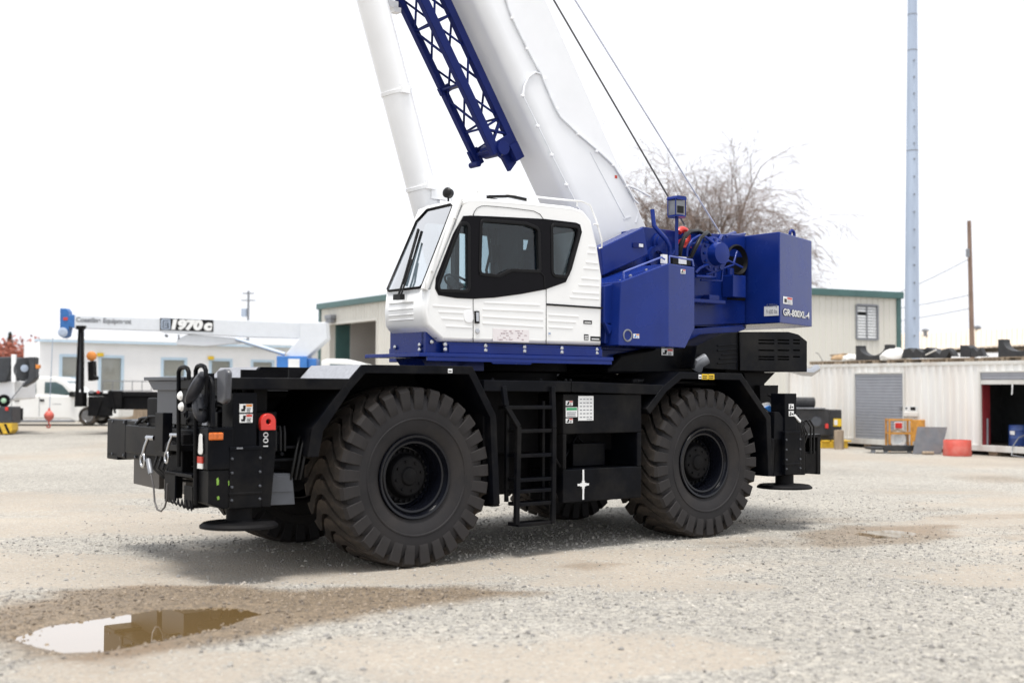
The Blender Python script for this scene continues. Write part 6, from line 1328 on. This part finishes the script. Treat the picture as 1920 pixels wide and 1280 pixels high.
b = MB(); b.lathe([(.05, -.02), (.24, -.02), (.25, 0), (.24, .06), (.14, .07), (.13, .0), (.05, 0)], ((gx0 + gx1) / 2 - .06, 36.55, .36), (0, -1, 0), 24); b.build('reel', WLAB, rk, smooth=40); b = MB(); b.lathe([(.25, -.05), (.31, -.03), (.31, .03), (.25, .05)], ((gx0 + gx1) / 2 - .06, 36.55, .36), (0, -1, 0), 24, closed=True); b.build('reel_rim', WOOD, rk)
b = MB(); g0_, g1_ = gd(1711, 849), gd(1766, 849); y0 = 34.9; tops = at(1776, 801, 35.2), at(1720, 800, 35.2); A = at(1711, 846, y0); A.z = .012; B_ = at(1764, 848, y0); B_.z = .012
pl_ = [A, B_, tops[0], tops[1]]; nn = (B_ - A).cross(tops[1] - A).normalized() * .02; b.add([*pl_, *[q + nn for q in pl_]], [(0, 1, 2, 3), (7, 6, 5, 4), (0, 4, 5, 1), (1, 5, 6, 2), (2, 6, 7, 3), (3, 7, 4, 0)]); tag(b.build('steel_plate', PLATE), 'dark grey steel plate leaning against the yellow rack', 'plate')
b = MB(); q = at(1740, 848, 34.7); b.cyl((q.x - .16, 34.7, .05), (q.x + .16, 34.7, .05), .05, 10); tag(b.build('log', WOOD), 'small round log lying at the foot of the steel plate', 'log')
q = at(1795, 845, 34.2); b = MB(); b.lathe([(.375, 0), (.385, .02), (.37, .42), (.36, .44), (.34, .44), (.35, .03), (.02, .02)], (q.x, 34.2, .004), (0, 0, 1), 32); tag(b.build('red_tub', REDT, smooth=40), 'faded red round tub standing beside the leaning steel plate', 'tub')
dl = empty('roller_dolly', (0, 0, 0), label='low black dolly loaded with scrap on castor wheels', cat='dolly'); y0 = 35.3; xa, xb = at(1634, 845, y0).x, at(1732, 845, y0).x
wb('frame', MATS['scrap_black'], xa, xb, y0, y0 + .7, .10, .17, dl, .01); wb('rail', MATS['scrap_black'], xa + .35, xb, y0 - .03, y0 + .02, .07, .24, dl, .01)
for i in range(9): x = xa + .4 + i * .12; b = MB(); b.bar((x, y0 + .02, .19), (x + random.uniform(.05, .2), y0 + random.uniform(.2, .5), random.uniform(.2, .27)), .07, .03); b.build('scrap_piece', random.choice([MATS['scrap_black'], GREYM]), dl)
for x in (xa + .06, xa + .42, xb - .1, xb - .4):
    b = MB(); b.lathe([(.015, -.025), (.065, -.025), (.065, .025), (.015, .025)], (x, y0 + .05, .067), (.2, 1, 0), 14); b.build('castor', GREYM, dl)
# ---- poles and wires
tp = empty('steel_pole', (0, 0, 0), label='tall tapering galvanised steel pole rising out of the picture', cat='pole'); X_ = at(1708.5, 640, 47).x
b = MB(); b.lathe([(.305 - .0075 * z, z) for z in np.linspace(0, 30, 9)], (X_, 47, 0), (.0085, 0, 1), 12); b.build('shaft', STEEL, tp, smooth=25)
for py in (28, 95, 283): z = at(1708, py, 47).z; r = .305 - .0075 * z; b = MB(); b.lathe([(r - .01, -.02), (r + .008, -.018), (r + .008, .012), (r - .01, .02)], (X_ + .0085 * z, 47, z), (0, 0, 1), 12, closed=True); b.build('joint_ring', GREYM, tp)
b = MB()
for py in list(range(116, 280, 31)) + list(range(300, 640, 33)): z = at(1708, py, 47).z; b.box(X_ + .0085 * z - .02, X_ + .0085 * z + .02, 47 - .36 + .0075 * z, 47 - .30 + .0075 * z + .02, z - .03, z + .03)
o = b.build('step_lug', GREYM, tp); o['kind'] = 'stuff'
pp = empty('power_pole', (0, 0, 0), label='brown wooden power pole right of the tall steel pole', cat='pole'); p0_, p1_ = at(1824, 700, 75), at(1817, 414, 75); b = MB(); b.tube([(p0_.x + .1, 75, 0), p0_, p1_], .20, 10, r1=.13); b.build('shaft', POLEW, pp, smooth=40)
b = MB(); q = at(1812, 475, 75); b.box(q.x - .1, q.x + .1, 74.7, 74.85, q.z - .25, q.z + .25); b.build('line_fitting', GREYM, pp)
def wire(a, c, sag, lab, grp='overhead wires at the right'):
    b = MB(); pts = [a.lerp(c, t) - Vector((0, 0, sag * 4 * t * (1 - t))) for t in np.linspace(0, 1, 9)]; b.tube(pts, .022, 5); return tag(b.build('overhead_wire', WIRE), lab, 'wire', grp)
wire(at(1814, 487, 75), at(1600, 580, 80), .2, 'upper wire sloping down from the wooden power pole'); wire(at(1818, 553, 75), at(1600, 590, 80), .1, 'middle wire from the wooden power pole'); wire(at(1819, 578, 75), at(1600, 612, 80), .1, 'lowest wire from the wooden power pole')
up = empty('utility_pole', (0, 0, 0), label='distant grey utility pole with two crossarms above the office', cat='pole'); q = at(466, 545, 105); b = MB(); b.cyl((q.x, 105, 0), (q.x, 105, q.z), .10, 8); b.build('shaft', GREYM, up)
for py, h in ((550, .5), (563, .6)): z = at(466, py, 105).z; b = MB(); b.box(q.x - h, q.x + h, 104.9, 105, z - .05, z + .05); b.build('crossarm', GREYM, up)
b = MB(); z = at(466, 586, 105).z; b.lathe([(.02, -.35), (.25, -.35), (.25, .35), (.02, .35)], (q.x - .35, 105, z), (0, 0, 1), 12); b.build('transformer', STEEL, up)

# ---- bare tree behind the crane, red trees at the left
TR = empty('bare_tree', (0, 0, 0), label='large leafless tree spreading behind the crane', cat='tree')
def tree_geo():
    tb, cbm = MB(), MB(); rg = random.Random(23)
    def grow(p, d, L, r, lev):
        pts = [p]; n = 4; dd = d.copy()
        for i in range(n):
            up_ = .10 if lev < 3 else (-.10 if lev > 3 else 0)
            sg_ = .05 if lev < 2 else .12; dd = (dd + Vector((rg.gauss(0, sg_), rg.gauss(0, sg_), rg.gauss(0, sg_) + up_))).normalized(); pts.append(pts[-1] + dd * L / n)
        r1 = r * .62
        (tb if lev < 2 else cbm).tube(pts, r, 7 if lev < 2 else (4 if lev < 4 else 3), r1=r1, caps=False)
        if lev >= 6: return
        kids = (4, 4, 5, 4, 4, 3)[lev]
        for k in range(kids):
            f = rg.uniform(.35, 1.0) if k else 1.0; i = min(n - 1, int(f * n)); q = pts[i].lerp(pts[i + 1], f * n - i) if i < n else pts[-1]
            ax = Vector((rg.gauss(0, 1), rg.gauss(0, 1), rg.gauss(0, .6))).normalized(); sp = rg.uniform(.35, .95) * (.9 if lev < 2 else 1.0)
            nd = (dd + ax * sp + Vector((0, 0, .12 if lev < 3 else -.02))).normalized()
            grow(q, nd, L * rg.uniform(.55, .80), max(r1 * rg.uniform(.48, .72), .009), lev + 1)
    base = Vector((10.6, 68, 0)); tb.tube([base, base + Vector((.05, 0, 1.8)), base + Vector((0, .05, 3.6))], .48, 12, r1=.36)
    for d, L, r in (((-.34, -.1, .95), 5.0, .25), ((-.72, .2, .68), 4.8, .2), ((-.55, .1, .80), 4.6, .28), ((.15, -.1, 1.0), 5.0, .27), ((.38, -.1, .92), 4.9, .22), ((.62, .15, .75), 4.8, .24), ((.86, -.1, .48), 4.5, .19), ((-.85, -.1, .50), 4.4, .18), ((-.2, .4, .9), 4.6, .2)):
        grow(base + Vector((0, .05, 3.4)), Vector(d).normalized(), L, r, 1)
    return tb, cbm
tb, cbm = tree_geo(); tb.build('trunk', BARK, TR, recalc=False, smooth=60); o = cbm.build('crown', TWIG, TR, recalc=False)
def leafy(name, x, y, h, w_, m, lab, cat='tree', cone=False, grp=None, n=2200, seed=0, z0=.8):
    rg = random.Random(seed); e = empty(name, (x, y, 0), label=lab, cat=cat, group=grp); b = MB(); b.tube([(0, 0, 0), (.05, 0, h * .5), (0, 0, h * .9)], .14, 7, r1=.03); b.build('trunk', BARK, e)
    b = MB(); cl = [(Vector((rg.gauss(0, w_ * .26), rg.gauss(0, w_ * .26), rg.uniform(z0 + .15 * h, h * .86))), rg.uniform(.35, .7) * w_ * .42) for _ in range(16)]
    for i in range(n):
        if cone: t = rg.random() ** .8; z = z0 + (h - z0) * t; r = w_ / 2 * (1 - t) * (.35 + .65 * rg.random()) * (1 if int(t * 14) % 2 else .75); a = rg.random() * 6.28; c = Vector((r * math.cos(a), r * math.sin(a), z))
        else: q, rr = rg.choice(cl); c = q + Vector((rg.gauss(0, 1), rg.gauss(0, 1), rg.gauss(0, .8))).normalized() * rr * rg.random() ** .4
        s = rg.uniform(.08, .2) * (h / 6); u = Vector((rg.gauss(0, 1), rg.gauss(0, 1), rg.gauss(0, 1))).normalized() * s; v = u.orthogonal().normalized() * s * .7; b.add([c - u, c + v, c + u, c - v], [(0, 1, 2, 3)])
    b.build('crown', m, e, recalc=False)
for i, (px, py, w_, lab) in enumerate(((6, 655, 6.5, 'rust red tree nearest the left edge of the photo'), (28, 646, 5.5, 'rust red tree just right of the dark conifer'), (52, 652, 5.0, 'rust red tree next to the white office wall'), (-30, 640, 7, 'rust red tree outside the left edge'))):
    p = at(px, py, 105); leafy('red_tree', p.x, 105 + 2 * i, p.z + .4, w_, LEAFR, lab, grp='rust red trees at the far left', seed=i)
p = at(19, 624, 125); leafy('conifer', p.x, 125, p.z, 3.2, LEAFG, 'slim dark conifer rising over the rust red trees', cone=True, seed=8)

# ---- white crew-cab pickup
def wheel_car(parent, x, y, z, r, w_, rimm, sgn=-1):
    b = MB(); b.lathe([(r * .62, -w_ / 2), (r * .9, -w_ / 2), (r, -w_ * .32), (r, w_ * .32), (r * .9, w_ / 2), (r * .62, w_ / 2)], (0, 0, 0), (0, 1, 0), 32, closed=True); t = b.build('wheel', RUBBER, parent, smooth=40); t.location = (x, y, z)
    b = MB(); b.lathe([(r * .63, -w_ * .45), (r * .6, -w_ * .5), (r * .52, -w_ * .3), (r * .25, -w_ * .25), (r * .2, -w_ * .42), (.01, -w_ * .44)], (0, 0, 0), (0, 1, 0), 24)
    for k in range(8): a = 2 * math.pi * k / 8; b.bar((r * .22 * math.cos(a), -w_ * .34, r * .22 * math.sin(a)), (r * .55 * math.cos(a), -w_ * .36, r * .55 * math.sin(a)), .05, .05, (0, 1, 0))
    b.build('rim', rimm, t, smooth=40); return t
PU = empty('pickup_truck', (0, 0, 0), label='white crew-cab pickup truck parked behind the boom truck', cat='pickup'); Yp = 50.0; PZ = float(rise(np.array(-18.), np.array(50.)))
A_ = lambda x, y: (lambda q: (q.x, q.z))(at(x, y, Yp))
body = [A_(*q) for q in ((-62, 742), (-62, 778), (-40, 784), (130, 785), (146, 792), (150, 785), (158, 766), (178, 757), (198, 766), (206, 785), (222, 782), (224, 760), (216, 746), (150, 741), (20, 740), (18, 745), (-2, 745))]
b = MB(); b.prism(body, Yp, Yp + 1.95); b.build('body', CARW, PU, bevel=.06, seg=3)
roof = [A_(*q) for q in ((22, 742), (24, 716), (32, 706), (100, 706), (116, 711), (152, 742))]
b = MB(); b.prism(roof, Yp + .08, Yp + 1.87); b.build('cab_roof', CARW, PU, bevel=.07, seg=3)
for i, wp_ in enumerate((((37, 737), (38, 718), (66, 717), (67, 737)), ((82, 737), (83, 716), (104, 716), (116, 722), (134, 742), (100, 738)))):
    b = MB(); b.prism([A_(*q) for q in wp_], Yp + .068, Yp + .085); b.build('side_window', CARG, PU)
b = MB(); a, z = A_(140, 738); a2, z2 = A_(117, 713); b.add([(a + .06, Yp + .2, z), (a + .06, Yp + 1.75, z), (a2 + .06, Yp + 1.7, z2), (a2 + .06, Yp + .25, z2)], [(0, 1, 2, 3)]); b.build('windscreen', CARG, PU)
for x in (32, 79): q = A_(x, 750); b = MB(); b.box(q[0] - .09, q[0] + .09, Yp - .03, Yp, q[1] - .05, q[1] + .04); b.build('door_handle', HOSE, PU, bevel=.01)
for x in (74, 22): q = A_(x, 742); q2 = A_(x, 780); b = MB(); b.box(q[0] - .012, q[0] + .012, Yp - .004, Yp + .01, q2[1], q[1] - .03); b.build('door_gap', GREYM, PU)
b = MB(); q = A_(135, 741); b.box(q[0] - .05, q[0] + .15, Yp - .22, Yp, q[1] - .06, q[1] + .16); b.build('mirror', HOSE, PU, bevel=.03)
q0_ = A_(-30, 789); q1_ = A_(140, 789); b = MB(); b.cyl((q0_[0], Yp + .05, q0_[1]), (q1_[0], Yp + .05, q1_[1]), .05, 8); b.build('side_step', GREYM, PU)
b = MB(); b.box(A_(-50, 0)[0], A_(210, 0)[0], Yp + .3, Yp + 1.6, PZ + .35, PZ + .6); b.build('chassis', BLACKM, PU)
wr = .40
for x in (178, -8):
    q = A_(x, 0)
    for y in (Yp + .14, Yp + 1.8): wheel_car(PU, q[0], y, PZ + wr + .02, wr, .28, CHROME)
q = A_(98, 755); q1_ = A_(115, 758); meshobj('door_lettering', text_mesh('Coastline', .1, .001), GREYM, PU, frame((q[0], Yp - .004, q1_[1]), (1, 0, -.01), (0, 0, 1)), fit=(q1_[0] - q[0], .05))

# ---- boom truck: black flatbed with a white telescopic crane
BT = empty('boom_truck', (0, 0, 0), label='black flatbed boom truck with long white telescopic crane and blue tip', cat='boom truck'); Yb = 43.0
B2 = lambda x, y, Y=Yb: (lambda q: (q.x, q.z))(at(x, y, Y))
e0 = B2(165, 734); e1 = B2(520, 741); BZ = e0[1]; TX = B2(556, 700)[0]
b = MB(); b.box(e0[0], e1[0], Yb, Yb + 2.4, BZ - .16, BZ); b.build('flatbed', BLACKM, BT, bevel=.01)
b = MB(); b.box(e0[0] + .3, e1[0] + 3.6, Yb + .75, Yb + 1.6, BZ - .55, BZ - .165); b.box(e0[0] + .02, e0[0] + 2.6, Yb + .1, Yb + .6, BZ - .62, BZ - .17); b.build('chassis', BLACKM, BT, bevel=.02)
b = MB(); b.box(e0[0] + .02, e0[0] + .85, Yb - .05, Yb + .12, BZ - .85, BZ - .17); b.bar((e0[0] + .5, Yb - .06, BZ - .3), (e0[0] + .3, Yb - .06, BZ - .95), .06, .06); b.build('rear_outrigger', BLACKM, BT, bevel=.02)
for x0, x1, m_ in ((182, 187, RED), (194, 209, WLAB), (168, 175, GREYM)): q0_, q1_ = B2(x0, 732), B2(x1, 737); b = MB(); b.box(q0_[0], q1_[0], Yb - .03, Yb + .0, q1_[1], q0_[1]); b.build('rear_marker', m_, BT)
b = MB(); q = B2(203, 735); b.box(q[0] + .0, q[0] + .5, Yb - .06, Yb + .02, BZ - .55, BZ + .03); b.bar((q[0] + .1, Yb - .07, BZ + .05), (q[0] + .28, Yb - .07, BZ - .75), .10, .06); b.build('mud_flap', BLACKM, BT, bevel=.01)
for x in (310, 352, 640):
    q = B2(x, 780)
    for y in (Yb + .2, Yb + 2.2): wheel_car(BT, q[0], y, .54, .52, .32, GREYM)
post = [B2(147, 760), B2(150, 615), B2(148, 612), B2(163, 612), B2(158, 617), B2(161, 700), B2(160, 760)]
b = MB(); b.prism([(x, z) for x, z in (B2(145, 762), B2(152, 614), B2(155, 614), B2(150, 762))], Yb - .3, Yb - .1); b.prism([(x, z) for x, z in (B2(156, 762), B2(157, 614), B2(160, 614), B2(160, 762))], Yb - .3, Yb - .1); b.prism([B2(148, 618), B2(149, 611), B2(164, 611), B2(161, 618)], Yb - .35, Yb - .05); b.prism([B2(147, 762), B2(148, 735), B2(160, 735), B2(160, 762)], Yb - .28, Yb + .2); b.build('boom_rest', BLACKM, BT, bevel=.01)
b = MB(); b.prism([B2(151, 730), B2(154, 625), B2(157, 625), B2(156, 730)], Yb - .24, Yb - .14); b.build('rest_leg', DGREY, BT)
b = MB(); b.prism([B2(163, 714), B2(162, 678), B2(172, 676), B2(173, 704), B2(177, 706), B2(176, 712)], Yb + .1, Yb + .5); b.build('control_box', BLACKM, BT, bevel=.02)
b = MB(); q = B2(167, 667); b.lathe([(.03, -.08), (.17, -.07), (.17, .02), (.12, .05), (.05, .06)], (q[0], Yb + .25, q[1]), (.2, -1, .1), 20); b.build('hose_reel', OLAB, BT, smooth=40)
TB = [B2(290, 592), B2(602, 604), B2(602, 634), B2(455, 630), B2(290, 621)]; b = MB(); b.prism(TB, Yb + .8, Yb + 1.25); bm1 = b.build('boom', BOOMF, BT, bevel=.02)
b = MB(); b.prism([B2(122, 588), B2(289, 593.5), B2(289, 618.5), B2(122, 613)], Yb + .84, Yb + 1.21); bm2 = b.build('boom_section', BOOMF, BT, bevel=.02)
hd = [B2(*q) for q in ((96, 575), (108, 575), (112, 581), (113, 588), (124, 587), (124, 613), (114, 610), (112, 620), (110, 629), (103, 632), (96, 629))]; b = MB(); b.prism(hd, Yb + .82, Yb + 1.22); hdd = b.build('boom_head', BLUEW, BT, bevel=.02)
b = MB(); q = B2(107, 595); b.box(q[0] - .08, q[0] + .08, Yb + .80, Yb + .83, q[1] - .05, q[1] + .05); b.build('head_reflector', RLAB, hdd); b = MB(); q = B2(102, 621); b.lathe([(.03, 0), (.16, .01), (.18, .03), (.1, .05)], (q[0], Yb + .83, q[1]), (0, -1, 0), 18); b.build('sheave', STEEL, hdd)
b = MB(); b.prism([B2(*q) for q in ((556, 602), (606, 602), (608, 634), (568, 670), (540, 672), (530, 662), (556, 632))], Yb + .6, Yb + 1.45); b.build('turret', BOOMF, BT, bevel=.03)
b = MB(); p0_, p1_ = B2(434, 634), B2(527, 663); b.cyl((p0_[0], Yb + .7, p0_[1]), (p1_[0], Yb + .7, p1_[1]), .07, 10); b.build('lift_cylinder', STEEL, BT, smooth=40)
b = MB(); b.prism([B2(*q) for q in ((340, 624), (455, 634), (455, 640), (372, 648), (318, 645), (318, 634))], Yb + .9, Yb + 1.15); b.build('stowed_jib', BOOMF, BT, bevel=.03)
b = MB(); p0_, p1_ = B2(296, 626), B2(330, 650); b.cyl((p0_[0], Yb + .9, p0_[1]), (p0_[0] + .1, Yb + .9, p0_[1] - .05), .05, 8); b.cyl((B2(322, 625)[0], Yb + .9, B2(322, 625)[1]), (B2(322, 634)[0], Yb + .9, B2(322, 634)[1]), .03, 8); b.build('jib_pin', GREYM, BT)
bx0, bz0 = B2(514, 695); bx1, bz1 = B2(572, 667); b = MB(); b.box(bx0, bx1, Yb + .4, Yb + 1.6, bz0, bz1); b.box(bx1, bx1 + .3, Yb + .6, Yb + 1.4, bz0, bz1 - .08); b.box(TX - .5, TX + .5, Yb + .6, Yb + 1.6, BZ, bz0); wn = b.build('winch_frame', BLUEB, BT, bevel=.02)
q0_, q1_ = B2(537, 672), B2(558, 690); b = MB(); b.box(q0_[0], q1_[0], Yb + .37, Yb + .4, q1_[1] - .1, q0_[1]); b.build('winch_panel', WLAB, wn); q = B2(583, 681); b = MB(); b.lathe([(.02, -.05), (.2, -.05), (.2, .05), (.02, .05)], (q[0], Yb + .9, q[1]), (1, -.3, 0), 18); b.build('winch_drum', GREYM, wn)
cabp = [B2(*q) for q in ((600, 780), (600, 676), (612, 672), (650, 673), (684, 681), (700, 705), (755, 712), (762, 780))]; b = MB(); b.prism(cabp, Yb + .1, Yb + 2.3); b.build('truck_cab', CARW, BT, bevel=.10, seg=3)
b = MB(); b.prism([B2(*q) for q in ((615, 712), (618, 682), (660, 684), (690, 712))], Yb + .085, Yb + .105); b.build('cab_window', CARG, BT)
# lettering of the boom
def bsign(txt, x0, x1, ytop, ybot, slope, off, m, name, parent, **kw):
    p = at(x0, ybot, Yb + off); q = at(x1, ybot + slope, Yb + off); t = at(x0, ytop, Yb + off); meshobj(name, text_mesh(txt, .3, .001, **kw), m, parent, frame(p, q - p, (0, 0, 1)), fit=((q - p).length, t.z - p.z))
bsign('Coastline Equipment', 142, 246, 594, 606, 4, .832, GREYM, 'lettering', bm2, bold=.012)
sp = [B2(300, 596, Yb + .79), B2(400, 600, Yb + .79), B2(400, 622, Yb + .79), B2(300, 618.5, Yb + .79)]; b = MB(); b.prism(sp, Yb + .785, Yb + .797); sgn = b.build('name_plate', KLAB, bm1)
b = MB(); b.prism(rnd([B2(302, 597.5, Yb + .78), B2(319.5, 598.2, Yb + .78), B2(319.5, 617.8, Yb + .78), B2(302, 617.2, Yb + .78)], .06), Yb + .776, Yb + .784); em = b.build('emblem', STEEL, sgn)
b = MB()
for (x0, x1, y0, y1) in ((305, 317, 600.5, 602), (305, 306.5, 602, 614), (308, 316, 605, 606.5), (308, 316, 609, 610.5), (314.5, 316, 605, 614), (305, 317, 613.5, 615)): p, q = B2(x0, y0, Yb + .77), B2(x1, y1, Yb + .77); b.box(p[0], q[0], Yb + .770, Yb + .776, q[1], p[1])
o = b.build('emblem_mark', KLAB, sgn)
bsign('1970', 321, 380, 598, 618.5, 1.6, .783, WLAB, 'lettering', sgn, bold=.022, shear=.12); bsign('c', 382, 398, 604.5, 619.8, .5, .783, WLAB, 'lettering', sgn, bold=.022, shear=.12)
# hanging ball and rope
p0_ = at(99, 630, Yb + 1.0); p1_ = at(93, 764, Yb + 1.0); b = MB(); b.cyl(p0_, p1_, .016, 6); b.build('load_rope', STEEL, BT)
p = at(92, 779, Yb + 1.0); bl = empty('overhaul_ball', (0, 0, 0), label='orange red overhaul ball hanging with its hook in front of the pickup door', cat='hook ball')
b = MB(); b.lathe([(.03, .28), (.05, .18), (.10, .15), (.17, .05), (.175, 0), (.16, -.08), (.09, -.16), (.04, -.19)], p, (0, 0, 1), 20); b.build('ball', REDT, bl, smooth=40)
b = MB(); b.tube([p + Vector((.0, 0, -.18)), p + Vector((-.01, 0, -.27)), p + Vector((.05, 0, -.33)), p + Vector((.03, 0, -.42)), p + Vector((-.05, 0, -.42)), p + Vector((-.08, 0, -.35))], .03, 8); b.build('hook', REDT, bl, smooth=50)
# ---- dark crane truck cut off by the left edge
LT = empty('truck_crane', (0, 0, 0), label='dark grey crane truck cut off at the left edge with striped outrigger', cat='crane truck'); Yl = 42.5
L2 = lambda x, y, Y=Yl: (lambda q: (q.x, q.z))(at(x, y, Y))
b = MB(); b.prism([L2(*q) for q in ((-90, 762), (22, 762), (22, 794), (-90, 794))], Yl, Yl + .8); b.build('outrigger_box', DGREY2, LT, bevel=.03)
b = MB(); b.prism([L2(*q) for q in ((-40, 793), (23, 793), (24, 806), (18, 813), (-40, 813))], Yl - .06, Yl + .5); ob = b.build('outrigger_beam', YEL, LT, bevel=.01)
for x in (-34, -20, -6, 8): b = MB(); b.prism([L2(x, 794), L2(x + 5, 794), L2(x + 13, 812), L2(x + 8, 812)], Yl - .066, Yl - .058); b.build('hazard_stripe', KLAB, ob)
b = MB(); p = at(9, 820, Yl); b.cyl((p.x, Yl + .2, .10), (p.x, Yl + .2, .5), .08, 10); b.lathe([(.02, 0), (.17, 0), (.15, .05), (.06, .10)], (p.x, Yl + .2, .02), (0, 0, 1), 18); b.build('jack_foot', BLACKM, LT)
b = MB(); q = L2(37, 692); b.lathe([(.03, -.30), (.24, -.28), (.42, -.26), (.42, -.21), (.34, -.19), (.34, .19), (.42, .21), (.42, .26), (.03, .26)], (q[0], Yl + .5, q[1]), (.55, -1, 0), 28); b.build('winch_drum', DGREY2, LT, smooth=40)
b = MB(); q = L2(35, 690); b.lathe([(.02, 0), (.13, 0), (.13, .03), (.02, .04)], (q[0] + .12, Yl + .2, q[1]), (.5, -1, 0), 14); b.build('drum_hub', STEEL, LT)
b = MB(); b.prism([L2(*q) for q in ((50, 669), (64, 669), (63, 690), (65, 708), (58, 716), (47, 722), (40, 726), (38, 720), (50, 709), (53, 690))], Yl + .1, Yl + .45); b.build('arm', DGREY2, LT, bevel=.03)
b = MB(); b.prism([L2(*q) for q in ((-60, 670), (14, 668), (12, 700), (4, 716), (-60, 720))], Yl + .3, Yl + 1.5); b.build('turret', DGREY2, LT, bevel=.05)
b = MB(); b.prism([L2(*q) for q in ((19, 664), (27, 664), (27, 716), (19, 716))], Yl + .1, Yl + .2); b.build('white_bracket', WHITE, LT)
b = MB(); b.prism([L2(*q) for q in ((-90, 718), (17, 714), (17, 748), (-90, 760))], Yl + .5, Yl + 2.4); b.build('deck', WHITE, LT, bevel=.03)
b = MB(); q = L2(4, 751); b.lathe([(.03, -.05), (.2, -.05), (.22, 0), (.2, .06), (.1, .07), (.02, .05)], (q[0], Yl + .15, q[1]), (.3, -1, 0), 18); b.build('hose_drum', BLACKM, LT, smooth=40); b = MB(); b.lathe([(.01, .03), (.09, .03), (.07, .05), (.01, .06)], (q[0] + .02, Yl + .09, q[1]), (.3, -1, 0), 14); b.build('green_cap', mat('pale_green', (.35, .55, .38), .5), LT)
b = MB(); q = L2(13, 766); b.box(q[0] - .05, q[0] + .05, Yl - .03, Yl + .0, q[1] - .06, q[1] + .06); b.build('red_reflector', RED, LT)
b = MB(); b.cyl((*L2(16, 752)[:1], Yl + .1, L2(16, 752)[1]), (L2(48, 712)[0], Yl + .1, L2(48, 712)[1]), .02, 6); b.build('thin_rope', GREYM, LT); b = MB(); q = L2(68, 687); b.box(q[0] - .07, q[0] + .07, Yl + .1, Yl + .25, q[1] - .07, q[1] + .07); b.build('amber_lamp', OLAB, LT, bevel=.02)
b = MB(); b.box(L2(-110, 0)[0], L2(10, 0)[0], Yl + .4, Yl + 2.3, .55, 1.0); b.build('chassis', BLACKM, LT)
for x in (-55, -110): wheel_car(LT, L2(x, 0)[0], Yl + .35, .54, .52, .35, GREYM)
